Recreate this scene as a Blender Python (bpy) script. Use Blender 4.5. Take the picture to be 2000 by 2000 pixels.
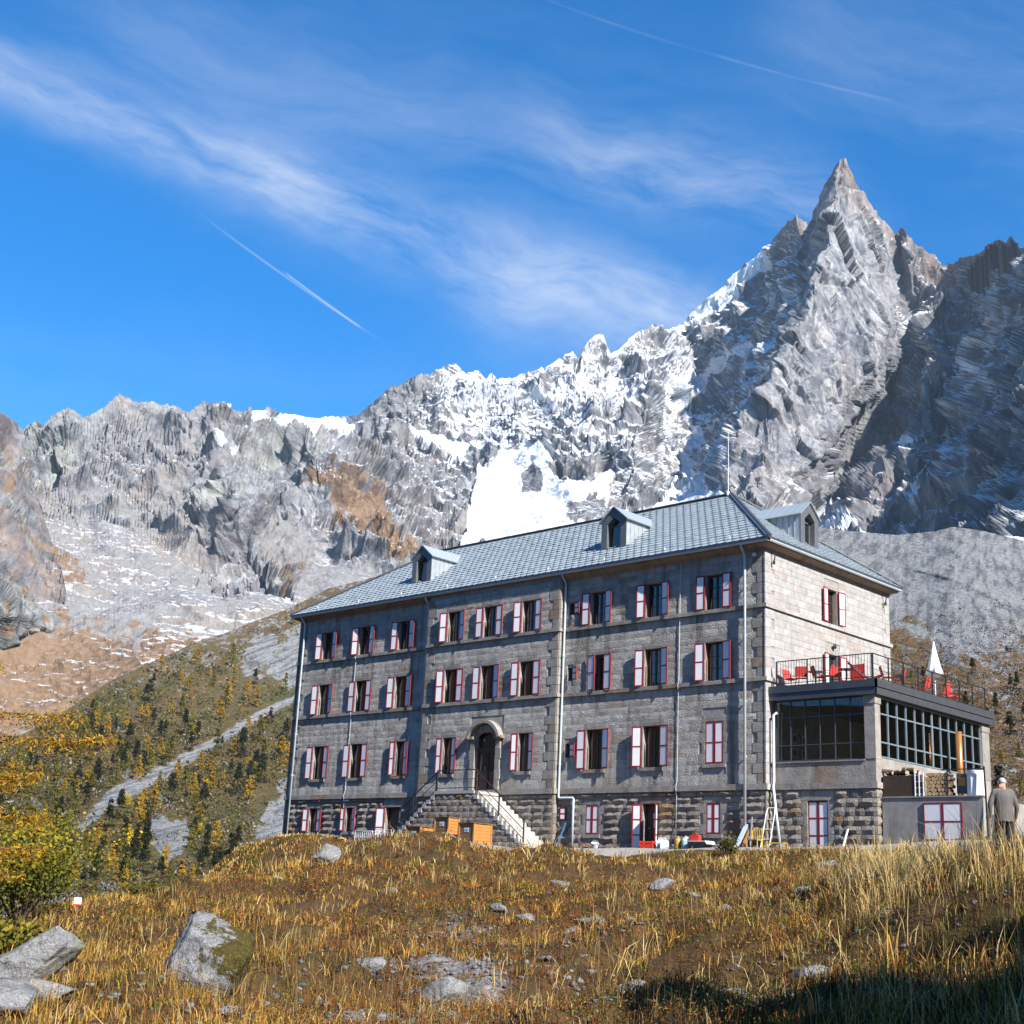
import bpy, bmesh, math, random
import numpy as np
from mathutils import Vector, Matrix
from mathutils.geometry import delaunay_2d_cdt
R = math.radians
for o in list(bpy.data.objects): bpy.data.objects.remove(o)
scene = bpy.context.scene
COL = scene.collection

# ------------------------------------------------------------------ camera
YAW, PITCH, ROLL = R(-43.8336), R(15.8558), R(2.72998)
FPX = 2659.18                      # focal length in pixels of a 2000 px wide frame
EYE = np.array([31.326, -48.454, -2.236])
fw = np.array([math.sin(YAW)*math.cos(PITCH), math.cos(YAW)*math.cos(PITCH), math.sin(PITCH)])
r0 = np.array([math.cos(YAW), -math.sin(YAW), 0.0])
u0 = np.cross(r0, fw)
CR = r0*math.cos(ROLL)+u0*math.sin(ROLL)
CU = -r0*math.sin(ROLL)+u0*math.cos(ROLL)
cd = bpy.data.cameras.new('camera'); cam = bpy.data.objects.new('camera', cd); COL.objects.link(cam)
cd.sensor_width = 36.0; cd.lens = FPX/2000*36.0
cd.clip_start = 0.5; cd.clip_end = 30000
cam.matrix_world = Matrix(((CR[0], CU[0], -fw[0], EYE[0]), (CR[1], CU[1], -fw[1], EYE[1]), (CR[2], CU[2], -fw[2], EYE[2]), (0, 0, 0, 1)))
scene.camera = cam
FH = np.array([math.sin(YAW), math.cos(YAW), 0.0])      # horizontal forward
RH = np.array([math.cos(YAW), -math.sin(YAW), 0.0])     # horizontal right

# ------------------------------------------------------------------ light
SUN_E = R(37.5)
sun_v = np.array([5.3, -1.08, 0.0]); sun_v /= np.linalg.norm(sun_v)
sun_v = np.array([sun_v[0]*math.cos(SUN_E), sun_v[1]*math.cos(SUN_E), math.sin(SUN_E)])
sl = bpy.data.lights.new('sun', 'SUN'); sl.energy = 5.0; sl.angle = R(0.55); sl.color = (1.0, 0.965, 0.905)
so = bpy.data.objects.new('sun', sl); COL.objects.link(so)
so.rotation_euler = Vector(-sun_v).to_track_quat('-Z', 'Y').to_euler()
so.location = (60, -20, 60)

world = bpy.data.worlds.new('World'); scene.world = world; world.use_nodes = True
world.cycles.sampling_method = 'NONE'
def build_world():
    nt = world.node_tree; N = nt.nodes; L = nt.links; N.clear()
    def nd(t, **k):
        n = N.new(t)
        for a, b in k.items(): setattr(n, a, b)
        return n
    def math_(op, a, b=None, c=None):
        n = nd('ShaderNodeMath', operation=op)
        for i, v in enumerate((a, b, c)):
            if v is None: continue
            if isinstance(v, (int, float)): n.inputs[i].default_value = v
            else: L.new(v, n.inputs[i])
        return n.outputs[0]
    out = nd('ShaderNodeOutputWorld'); bg = nd('ShaderNodeBackground'); bg.inputs[1].default_value = 0.110
    sky = nd('ShaderNodeTexSky', sky_type='NISHITA', sun_disc=False)
    sky.sun_elevation = SUN_E; sky.sun_rotation = math.atan2(sun_v[0], sun_v[1])
    sky.altitude = 1900; sky.air_density = 1.0; sky.dust_density = 0.25; sky.ozone_density = 3.2
    tc = nd('ShaderNodeTexCoord'); sep = nd('ShaderNodeSeparateXYZ'); L.new(tc.outputs['Generated'], sep.inputs[0])
    x, y, z = sep.outputs
    az = math_('SUBTRACT', math_('ARCTAN2', x, y), YAW)
    el = math_('ARCSINE', z)
    comb = nd('ShaderNodeCombineXYZ'); L.new(az, comb.inputs[0]); L.new(el, comb.inputs[1])
    P = comb.outputs[0]
    def warp(scale, amt, seed):
        n = nd('ShaderNodeTexNoise', noise_dimensions='3D'); n.inputs['Scale'].default_value = scale; n.inputs['Detail'].default_value = 3
        m = nd('ShaderNodeMapping'); m.inputs['Location'].default_value = (seed, seed*1.7, 0); L.new(P, m.inputs[0]); L.new(m.outputs[0], n.inputs[0])
        v = nd('ShaderNodeVectorMath', operation='MULTIPLY_ADD'); L.new(n.outputs['Color'], v.inputs[0])
        v.inputs[1].default_value = (amt, amt, 0); v.inputs[2].default_value = (-amt/2, -amt/2, 0)
        a = nd('ShaderNodeVectorMath', operation='ADD'); L.new(P, a.inputs[0]); L.new(v.outputs[0], a.inputs[1])
        return a.outputs[0]
    def streak(src, p0, p1, w_up, w_dn, stretch, nscale, seed, lo, hi, fade=0.15):
        # band of cirrus from direction p0 to p1 (azimuth, elevation in radians)
        ang = math.atan2(p1[1]-p0[1], p1[0]-p0[0]); ln = math.hypot(p1[0]-p0[0], p1[1]-p0[1])
        m = nd('ShaderNodeMapping', vector_type='TEXTURE'); m.inputs['Location'].default_value = (p0[0], p0[1], 0); m.inputs['Rotation'].default_value = (0, 0, ang)
        L.new(src, m.inputs[0]); s = nd('ShaderNodeSeparateXYZ'); L.new(m.outputs[0], s.inputs[0])
        t, d = s.outputs[0], s.outputs[1]
        up = math_('GREATER_THAN', d, 0.0)
        w = math_('ADD', math_('MULTIPLY', up, w_up-w_dn), w_dn)
        q = math_('DIVIDE', d, w)
        g = math_('POWER', 2.718, math_('MULTIPLY', math_('MULTIPLY', q, q), -1.0))
        tn = math_('DIVIDE', t, ln)
        e1 = nd('ShaderNodeMapRange', interpolation_type='SMOOTHSTEP'); L.new(tn, e1.inputs[0]); e1.inputs[1].default_value = -fade; e1.inputs[2].default_value = fade
        e2 = nd('ShaderNodeMapRange', interpolation_type='SMOOTHSTEP'); L.new(tn, e2.inputs[0]); e2.inputs[1].default_value = 1+fade; e2.inputs[2].default_value = 1-fade
        g = math_('MULTIPLY', g, math_('MULTIPLY', e1.outputs[0], e2.outputs[0]))
        if nscale:
            m2 = nd('ShaderNodeMapping'); m2.inputs['Scale'].default_value = (1/stretch, 1, 1); m2.inputs['Location'].default_value = (seed, seed, 0)
            m2.inputs['Rotation'].default_value = (0, 0, R(14))
            L.new(m.outputs[0], m2.inputs[0])
            n = nd('ShaderNodeTexNoise'); n.inputs['Scale'].default_value = nscale; n.inputs['Detail'].default_value = 8; n.inputs['Roughness'].default_value = 0.66
            L.new(m2.outputs[0], n.inputs[0])
            r = nd('ShaderNodeMapRange'); L.new(n.outputs[0], r.inputs[0]); r.inputs[1].default_value = lo; r.inputs[2].default_value = hi
            g = math_('MULTIPLY', g, r.outputs[0])
        return g
    wv = warp(9.0, 0.05, 3.1)
    wf = P
    wn = nd('ShaderNodeVectorMath', operation='ADD'); L.new(wv, wn.inputs[0]); wn.inputs[1].default_value = (0, 0, 0)
    A = lambda px, py: ang_of(px, py)
    parts = [
        (streak(wv, A(-150, 130), A(620, 370), 0.030, 0.016, 5.0, 30, 1.3, 0.32, 0.80), 0.56),
        (streak(wv, A(420, 290), A(1420, 640), 0.030, 0.030, 4.0, 30, 4.1, 0.32, 0.82), 0.64),
        (streak(wv, A(950, 500), A(1400, 690), 0.045, 0.050, 3.0, 20, 2.2, 0.34, 0.85), 0.52),
        (streak(wv, A(150, 60), A(1500, 330), 0.060, 0.040, 6.0, 20, 8.4, 0.36, 0.95), 0.34),
        (streak(wv, A(1050, 270), A(1680, 420), 0.030, 0.022, 5.0, 36, 6.3, 0.36, 0.82), 0.48),
        (streak(wv, A(1500, 40), A(2400, 320), 0.070, 0.060, 5.0, 16, 5.2, 0.36, 0.95), 0.30),
        (streak(wv, A(-500, 700), A(1300, 760), 0.050, 0.050, 6.0, 9, 2.9, 0.25, 0.95), 0.16),
        (streak(wf, A(440, 455), A(700, 637), 0.0008, 0.0008, 6.0, 0, 1, 0, 1, 0.25), 0.22),
        (streak(wf, A(560, 535), A(702, 638), 0.0006, 0.0006, 6.0, 0, 1, 0, 1, 0.06), 0.38),
        (streak(wf, A(1020, -20), A(1440, 120), 0.0009, 0.0009, 4.0, 60, 1.5, 0.40, 0.8, 0.1), 0.13),
        (streak(wf, A(1400, 108), A(1730, 193), 0.0008, 0.0008, 4.0, 60, 2.5, 0.32, 0.75, 0.06), 0.22),
        (streak(wf, A(1700, 190), A(2050, 265), 0.0008, 0.0008, 4.0, 60, 3.5, 0.38, 0.8, 0.1), 0.12),
    ]
    tot = None
    for g, k in parts:
        v = math_('MULTIPLY', g, k); tot = v if tot is None else math_('ADD', tot, v)
    tot = math_('MINIMUM', tot, 0.93)
    hsv = nd('ShaderNodeHueSaturation'); L.new(sky.outputs[0], hsv.inputs['Color']); hsv.inputs['Saturation'].default_value = 1.46; hsv.inputs['Value'].default_value = 1.0
    mix = nd('ShaderNodeMix', data_type='RGBA'); L.new(tot, mix.inputs['Factor']); L.new(hsv.outputs[0], mix.inputs[6])
    mix.inputs[7].default_value = (3.6, 3.9, 4.3, 1)
    L.new(mix.outputs[2], bg.inputs[0]); L.new(bg.outputs[0], out.inputs[0])
def ray(px, py):
    d = fw + (px-1000)/FPX*CR - (py-1000)/FPX*CU
    return d/np.linalg.norm(d)
def ang_of(px, py):
    d = ray(px, py)
    return (math.atan2(d[0], d[1])-YAW, math.asin(d[2]))
build_world()
vs = scene.view_settings; vs.view_transform = 'Standard'; vs.look = 'None'; vs.exposure = 1.14; vs.gamma = 1.0; vs.use_curve_mapping = False
scene.render.engine = 'CYCLES'
scene.cycles.use_denoising = True
scene.cycles.max_bounces = 4; scene.cycles.diffuse_bounces = 2; scene.cycles.glossy_bounces = 2; scene.cycles.transparent_max_bounces = 12; scene.cycles.volume_bounces = 0

# ------------------------------------------------------------------ helpers
rng = np.random.default_rng(11)
random.seed(5)
def at(px, py, dist):                      # a place seen along a pixel of the photo, at a horizontal distance
    d = ray(px, py); h = math.hypot(d[0], d[1]); return EYE + d/h*dist
def tag(o, label=None, cat=None, group=None, kind=None):
    if label: o['label'] = label
    if cat: o['category'] = cat
    if group: o['group'] = group
    if kind: o['kind'] = kind
    return o
def empty(name, loc=(0, 0, 0), rz=0.0, parent=None):
    o = bpy.data.objects.new(name, None); COL.objects.link(o); o.location = loc; o.rotation_euler = (0, 0, rz)
    o.empty_display_size = 0.2
    if parent: o.parent = parent
    return o
def link(name, me, parent=None, loc=None, rot=None):
    o = bpy.data.objects.new(name, me); COL.objects.link(o)
    if parent: o.parent = parent
    if loc is not None: o.location = loc
    if rot is not None: o.rotation_euler = rot
    return o
def copy_tree(o, parent=None):
    c = o.copy(); COL.objects.link(c); c.parent = parent
    for ch in o.children: copy_tree(ch, c)
    return c
class MB:
    def __init__(s): s.v = []; s.f = []; s.m = []
    def add(s, vs, fs, mi=0):
        k = len(s.v); s.v += [tuple(map(float, p)) for p in vs]; s.f += [tuple(i+k for i in f) for f in fs]; s.m += [mi]*len(fs)
    def box(s, a, b, mi=0):
        x0, y0, z0 = a; x1, y1, z1 = b
        s.add([(x0,y0,z0),(x1,y0,z0),(x1,y1,z0),(x0,y1,z0),(x0,y0,z1),(x1,y0,z1),(x1,y1,z1),(x0,y1,z1)],
              [(0,3,2,1),(4,5,6,7),(0,1,5,4),(1,2,6,5),(2,3,7,6),(3,0,4,7)], mi)
    def obox(s, c, ax, ay, az, mi=0):      # centre and three half vectors
        c, ax, ay, az = map(np.asarray, (c, ax, ay, az))
        P = [c+i*ax+j*ay+k*az for k in (-1, 1) for i, j in ((-1,-1),(1,-1),(1,1),(-1,1))]
        s.add(P, [(0,3,2,1),(4,5,6,7),(0,1,5,4),(1,2,6,5),(2,3,7,6),(3,0,4,7)], mi)
    def bar(s, p, q, w, h=None, mi=0, up=(0, 0, 1)):
        p, q = np.asarray(p, float), np.asarray(q, float); d = q-p; l = np.linalg.norm(d); d /= l
        up = np.asarray(up, float)
        if abs(d@up) > .98: up = np.array([0., 1., 0.])
        a = np.cross(d, up); a /= np.linalg.norm(a); b = np.cross(a, d); h = w if h is None else h
        s.obox((p+q)/2, d*l/2, a*w/2, b*h/2, mi)
    def tube(s, pts, r, n=8, mi=0, cap=True):
        pts = [np.asarray(p, float) for p in pts]; rs = r if hasattr(r, '__len__') else [r]*len(pts)
        V = []; prev = None
        for i, p in enumerate(pts):
            d = pts[min(i+1, len(pts)-1)]-pts[max(i-1, 0)]; d = d/(np.linalg.norm(d)+1e-9)
            if prev is None:
                t = np.array([0., 0., 1.]) if abs(d[2]) < .9 else np.array([1., 0., 0.])
            else: t = prev
            a = np.cross(d, t); a /= np.linalg.norm(a)+1e-9; b = np.cross(a, d); prev = b
            for k in range(n):
                w = 2*math.pi*k/n; V.append(p+rs[i]*(a*math.cos(w)+b*math.sin(w)))
        F = []
        for i in range(len(pts)-1):
            for k in range(n):
                F.append((i*n+k, i*n+(k+1) % n, (i+1)*n+(k+1) % n, (i+1)*n+k))
        if cap: F += [tuple(reversed(range(n))), tuple(range((len(pts)-1)*n, len(pts)*n))]
        s.add(V, F, mi)
    def prism(s, poly, off, mi=0):         # polygon (3D points) extruded by off
        poly = [np.asarray(p, float) for p in poly]; n = len(poly); off = np.asarray(off, float)
        s.add(poly+[p+off for p in poly], [tuple(range(n))[::-1], tuple(range(n, 2*n))]+[(i, (i+1) % n, n+(i+1) % n, n+i) for i in range(n)], mi)
    def lathe(s, c, prof, n=16, mi=0):
        V = [];
        for r_, z_ in prof:
            for k in range(n):
                w = 2*math.pi*k/n; V.append((c[0]+r_*math.cos(w), c[1]+r_*math.sin(w), c[2]+z_))
        m = len(prof); F = []
        for i in range(m-1):
            for k in range(n): F.append((i*n+k, i*n+(k+1) % n, (i+1)*n+(k+1) % n, (i+1)*n+k))
        F += [tuple(reversed(range(n))), tuple(range((m-1)*n, m*n))]
        s.add(V, F, mi)
    def mesh(s, name, mats, smooth=False):
        me = bpy.data.meshes.new(name); me.from_pydata(s.v, [], s.f)
        for m in (mats if isinstance(mats, (list, tuple)) else [mats]): me.materials.append(m)
        if any(s.m): me.polygons.foreach_set('material_index', s.m)
        if smooth: me.polygons.foreach_set('use_smooth', [True]*len(s.f))
        me.update(); bm = bmesh.new(); bm.from_mesh(me); bmesh.ops.recalc_face_normals(bm, faces=bm.faces); bm.to_mesh(me); bm.free()
        return me
    def build(s, name, mats, parent=None, smooth=False, loc=None, rot=None):
        return link(name, s.mesh(name, mats, smooth), parent, loc, rot)
def grid_mesh(name, V, nr, nc, mat, attrs=None, smooth=True, col=None):
    me = bpy.data.meshes.new(name); n = nr*nc
    i = np.arange((nr-1)*(nc-1)); r_ = i//(nc-1); c_ = i % (nc-1); a = r_*nc+c_
    F = np.stack([a, a+1, a+nc+1, a+nc], 1).astype(np.int32)
    me.vertices.add(n); me.vertices.foreach_set('co', np.ascontiguousarray(V, dtype=np.float32).ravel())
    me.loops.add(F.size); me.loops.foreach_set('vertex_index', F.ravel())
    me.polygons.add(len(F)); me.polygons.foreach_set('loop_start', np.arange(0, F.size, 4, dtype=np.int32)); me.polygons.foreach_set('loop_total', np.full(len(F), 4, np.int32))
    me.polygons.foreach_set('use_smooth', np.full(len(F), smooth)); me.update(calc_edges=True)
    for k, v in (attrs or {}).items():
        at_ = me.attributes.new(k, 'FLOAT', 'POINT'); at_.data.foreach_set('value', np.ascontiguousarray(v, dtype=np.float32).ravel())
    if col is not None:
        ca = me.color_attributes.new('col', 'FLOAT_COLOR', 'POINT'); c4 = np.ones((n, 4), np.float32); c4[:, :3] = col.reshape(-1, 3); ca.data.foreach_set('color', c4.ravel())
    me.materials.append(mat); return me
def raw_mesh(name, V, F, mat, col=None, smooth=False):   # numpy triangles, optional colour per vertex
    me = bpy.data.meshes.new(name); V = np.asarray(V, np.float32); F = np.asarray(F, np.int32); k = F.shape[1]
    me.vertices.add(len(V)); me.vertices.foreach_set('co', V.ravel())
    me.loops.add(F.size); me.loops.foreach_set('vertex_index', F.ravel())
    me.polygons.add(len(F)); me.polygons.foreach_set('loop_start', np.arange(0, F.size, k, dtype=np.int32)); me.polygons.foreach_set('loop_total', np.full(len(F), k, np.int32))
    if smooth: me.polygons.foreach_set('use_smooth', np.full(len(F), True))
    me.update(calc_edges=True)
    if col is not None:
        ca = me.color_attributes.new('col', 'FLOAT_COLOR', 'POINT'); c4 = np.ones((len(V), 4), np.float32); c4[:, :3] = col; ca.data.foreach_set('color', c4.ravel())
    for m in (mat if isinstance(mat, (list, tuple)) else [mat]): me.materials.append(m)
    return me
# noise -------------------------------------------------------------
_P = np.random.default_rng(3).permutation(1024)
_G = np.random.default_rng(4).uniform(0, 2*np.pi, 1024); _GX, _GY = np.cos(_G), np.sin(_G)
def noise2(x, y):
    xi = np.floor(x).astype(int); yi = np.floor(y).astype(int); xf = x-xi; yf = y-yi
    def g(i, j, a, b):
        h = _P[(_P[i & 1023]+j) & 1023]; return _GX[h]*a+_GY[h]*b
    u = xf*xf*xf*(xf*(xf*6-15)+10); v = yf*yf*yf*(yf*(yf*6-15)+10)
    n00 = g(xi, yi, xf, yf); n10 = g(xi+1, yi, xf-1, yf); n01 = g(xi, yi+1, xf, yf-1); n11 = g(xi+1, yi+1, xf-1, yf-1)
    return 1.5*((n00*(1-u)+n10*u)*(1-v)+(n01*(1-u)+n11*u)*v)
def fbm(x, y, o=5, gain=.5, lac=2.03):
    s = 0; a = 1.0; t = 0
    for k in range(o):
        s = s+a*noise2(x+17.3*k, y+9.1*k); t += a; a *= gain; x = x*lac; y = y*lac
    return s/t
def ridged(x, y, o=5, gain=.55, lac=2.05):
    s = 0; a = 1.0; t = 0; w = 1.0
    for k in range(o):
        n = (1-np.abs(noise2(x+31.7*k, y+5.3*k))*1.6); n = n*n*np.sign(n); s = s+a*n*w; w = np.clip(n*1.2, 0, 1); t += a; a *= gain; x = x*lac; y = y*lac
    return s/t
def _h3(i, j, k): return _P[(_P[(_P[i & 1023]+j) & 1023]+k) & 1023]
_U3 = np.random.default_rng(8).normal(size=(1024, 3)); _U3 /= np.linalg.norm(_U3, axis=1)[:, None]
_J3 = np.random.default_rng(6).random((1024, 3))
def noise3(x, y, z):
    xi, yi, zi = (np.floor(q).astype(int) for q in (x, y, z)); xf, yf, zf = x-xi, y-yi, z-zi
    u, v, w = (q*q*q*(q*(q*6-15)+10) for q in (xf, yf, zf)); s = 0
    for a in (0, 1):
        for b in (0, 1):
            for c in (0, 1):
                g = _U3[_h3(xi+a, yi+b, zi+c)]; s = s+(g[..., 0]*(xf-a)+g[..., 1]*(yf-b)+g[..., 2]*(zf-c))*np.where(a, u, 1-u)*np.where(b, v, 1-v)*np.where(c, w, 1-w)
    return 1.6*s
def fbm3(x, y, z, o=4, gain=.5):
    s = 0; a = 1.0; t = 0
    for k in range(o): s = s+a*noise3(x+11.3*k, y+5.1*k, z+7.7*k); t += a; a *= gain; x, y, z = x*2.03, y*2.03, z*2.03
    return s/t
def ridged3(x, y, z, o=4, gain=.55):
    s = 0; a = 1.0; t = 0; w = 1.0
    for k in range(o):
        n = 1-np.abs(noise3(x+3.3*k, y+9.1*k, z+1.7*k))*1.7; n = n*np.abs(n); s = s+a*n*w; w = np.clip(n*1.2, 0, 1); t += a; a *= gain; x, y, z = x*2.07, y*2.07, z*2.07
    return s/t
def facets(x, y, z, seed=0, edge=False):       # cleft rock: every cell of a jittered lattice is its own tilted plane
    xi, yi, zi = (np.floor(q).astype(int) for q in (x, y, z)); best = np.full(x.shape, 1e9); sec = best.copy(); out = np.zeros(x.shape)
    for a in (-1, 0, 1):
        for b in (-1, 0, 1):
            for c in (-1, 0, 1):
                h = _h3(xi+a+seed, yi+b, zi+c); j = _J3[h]; dx, dy, dz = x-(xi+a+j[..., 0]), y-(yi+b+j[..., 1]), z-(zi+c+j[..., 2]); d = dx*dx+dy*dy+dz*dz
                g = _U3[(h*7+3) & 1023]; m = d < best; sec = np.where(m, best, np.minimum(sec, d)); best = np.where(m, d, best); out = np.where(m, g[..., 0]*dx+g[..., 1]*dy+.6*g[..., 2]*dz+.35*(j[..., 2]-.5), out)
    return (out, np.sqrt(sec)-np.sqrt(best)) if edge else out
def ramp01(x, a, b): return np.clip((x-a)/(b-a), 0, 1)
def lerp3(f, a, b): return a+(np.asarray(b, float)-a)*f[..., None]
def smooth01(x): x = np.clip(x, 0, 1); return x*x*(3-2*x)
def in_poly(px, py, poly):
    c = np.zeros(np.shape(px), bool); n = len(poly)
    for i in range(n):
        x0, y0 = poly[i]; x1, y1 = poly[(i+1) % n]
        if y0 == y1: continue
        c ^= ((py > min(y0, y1)) & (py <= max(y0, y1)) & (px < (x1-x0)*(py-y0)/(y1-y0)+x0))
    return c
def cdt_interp(pts, edges, qx, qy):        # linear interpolation of values over a constrained triangulation
    pts = np.asarray(pts, float)
    vs_, es_, fs_, ov, oe, of = delaunay_2d_cdt([Vector((p[0], p[1])) for p in pts], edges, [], 0, 1e-6)
    val = np.array([pts[o[0], 2] if o else 0 for o in ov]); xy = np.array([(v.x, v.y) for v in vs_])
    out = np.full(qx.shape, np.nan)
    for f in fs_:
        a, b, c = xy[f[0]], xy[f[1]], xy[f[2]]
        det = (b[1]-c[1])*(a[0]-c[0])+(c[0]-b[0])*(a[1]-c[1])
        if abs(det) < 1e-9: continue
        x0, x1 = min(a[0], b[0], c[0]), max(a[0], b[0], c[0]); y0, y1 = min(a[1], b[1], c[1]), max(a[1], b[1], c[1])
        m = np.nonzero((qx >= x0-1) & (qx <= x1+1) & (qy >= y0-1) & (qy <= y1+1))
        if not len(m[0]): continue
        X, Y = qx[m], qy[m]
        l0 = ((b[1]-c[1])*(X-c[0])+(c[0]-b[0])*(Y-c[1]))/det; l1 = ((c[1]-a[1])*(X-c[0])+(a[0]-c[0])*(Y-c[1]))/det; l2 = 1-l0-l1
        k = (l0 >= -1e-4) & (l1 >= -1e-4) & (l2 >= -1e-4)
        out[tuple(q[k] for q in m)] = (l0*val[f[0]]+l1*val[f[1]]+l2*val[f[2]])[k]
    return out
# ------------------------------------------------------------------ materials
class NT:
    def __init__(s, name):
        s.m = bpy.data.materials.new(name); s.m.use_nodes = True; s.t = s.m.node_tree; s.N = s.t.nodes; s.L = s.t.links
        s.b = s.N['Principled BSDF']; s.out = s.N['Material Output']; s.b.inputs['Roughness'].default_value = .8
        s.geo = s.N.new('ShaderNodeNewGeometry')
        s.pos = s.geo.outputs['Position']
    def new(s, t, **k):
        n = s.N.new(t)
        for a, b in k.items(): setattr(n, a, b)
        return n
    def sock(s, inp, v):
        if v is None: return
        if isinstance(v, bpy.types.NodeSocket): s.L.new(v, inp)
        elif hasattr(v, '__len__') and inp.type == 'RGBA': inp.default_value = (*v[:3], 1)
        else: inp.default_value = v
    def coord(s, scale=(1, 1, 1), obj=False, rot=(0, 0, 0)):
        m = s.new('ShaderNodeMapping'); m.inputs['Scale'].default_value = scale; m.inputs['Rotation'].default_value = rot
        if obj: tc = s.new('ShaderNodeTexCoord'); s.L.new(tc.outputs['Object'], m.inputs[0])
        else: s.L.new(s.pos, m.inputs[0])
        return m.outputs[0]
    def noise(s, scale, detail=4, rough=.55, vec=None, dist=0):
        n = s.new('ShaderNodeTexNoise'); n.inputs['Scale'].default_value = scale; n.inputs['Detail'].default_value = detail; n.inputs['Roughness'].default_value = rough; n.inputs['Distortion'].default_value = dist
        s.L.new(vec or s.pos, n.inputs['Vector']); return n.outputs[0]
    def voro(s, scale, vec=None, feature='F1', out='Distance'):
        n = s.new('ShaderNodeTexVoronoi', feature=feature); n.inputs['Scale'].default_value = scale; s.L.new(vec or s.pos, n.inputs['Vector']); return n.outputs[out]
    def ramp(s, f, lo, hi, a=0., b=1.):
        n = s.new('ShaderNodeMapRange'); s.L.new(f, n.inputs[0]); n.inputs[1].default_value = lo; n.inputs[2].default_value = hi; n.inputs[3].default_value = a; n.inputs[4].default_value = b; return n.outputs[0]
    def mix(s, f, a, b, mode='MIX'):
        n = s.new('ShaderNodeMix', data_type='RGBA', blend_type=mode); s.sock(n.inputs[0], f); s.sock(n.inputs[6], a); s.sock(n.inputs[7], b); return n.outputs[2]
    def math(s, op, a, b=None):
        n = s.new('ShaderNodeMath', operation=op); s.sock(n.inputs[0], a); s.sock(n.inputs[1], b); return n.outputs[0]
    def attr(s, name, out='Fac'):
        n = s.new('ShaderNodeAttribute', attribute_name=name); return n.outputs[out]
    def rand(s):
        n = s.new('ShaderNodeObjectInfo'); return n.outputs['Random']
    def island(s): return s.geo.outputs['Random Per Island']
    def nz(s):
        n = s.new('ShaderNodeSeparateXYZ'); s.L.new(s.geo.outputs['Normal'], n.inputs[0]); return n.outputs[2]
    def bump(s, h, dist, strength=1.0, prev=None):
        n = s.new('ShaderNodeBump'); n.inputs['Distance'].default_value = dist; n.inputs['Strength'].default_value = strength; s.L.new(h, n.inputs['Height'])
        if prev is not None: s.L.new(prev, n.inputs['Normal'])
        s.L.new(n.outputs[0], s.b.inputs['Normal']); return n.outputs[0]
    def set(s, **k):
        mp = dict(color='Base Color', rough='Roughness', metal='Metallic', ior='IOR', trans='Transmission Weight', alpha='Alpha', spec='Specular IOR Level', coat='Coat Weight', sss='Subsurface Weight')
        for a, b in k.items(): s.sock(s.b.inputs[mp[a]], b)
        return s
def plain(name, col, rough=.7, var=.15, nscale=6, metal=0., bump=0., spec=None, obj=False):
    t = NT(name); v = t.coord(obj=obj)
    n = t.noise(nscale, 4, .6, v)
    c = t.mix(t.ramp(n, .3, .7), tuple(x*(1-var) for x in col), tuple(min(1, x*(1+var)) for x in col))
    t.set(color=c, rough=rough, metal=metal)
    if spec is not None: t.set(spec=spec)
    if bump: t.bump(n, bump)
    return t.m
M = {}
def stone_mat(name, cols, stain, warm=.5, bumpd=.012):
    t = NT(name)
    isl = t.island(); ob = t.rand()
    rr = t.math('FRACT', t.math('ADD', isl, t.math('MULTIPLY', ob, 7.13)))
    c = t.mix(rr, cols[0], cols[1])
    # a few rust coloured stones
    c = t.mix(t.math('MULTIPLY', t.ramp(t.math('FRACT', t.math('MULTIPLY', rr, 13.7)), .88, .93), warm), c, (.26, .15, .075))
    g = t.noise(3.0, 6, .65); c = t.mix(t.ramp(g, .3, .75), c, t.mix(1.0, c, (.62, .60, .58), 'MULTIPLY'))
    f = t.noise(38, 3, .7); c = t.mix(t.ramp(f, .35, .7, 0, .75), c, t.mix(1.0, c, (1.45, 1.42, 1.38), 'MULTIPLY'))
    # water stains running down
    s = t.noise(1.0, 4, .6, t.coord((1.6, 1.6, .16))); c = t.mix(t.ramp(s, .52, .72, 0, stain), c, (.085, .062, .045))
    t.set(color=c, rough=.9, spec=.25)
    h = t.math('ADD', t.math('MULTIPLY', t.noise(13, 5, .72), 1.0), t.math('MULTIPLY', t.voro(20), .5))
    t.bump(h, bumpd*3.2)
    return t.m
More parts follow.
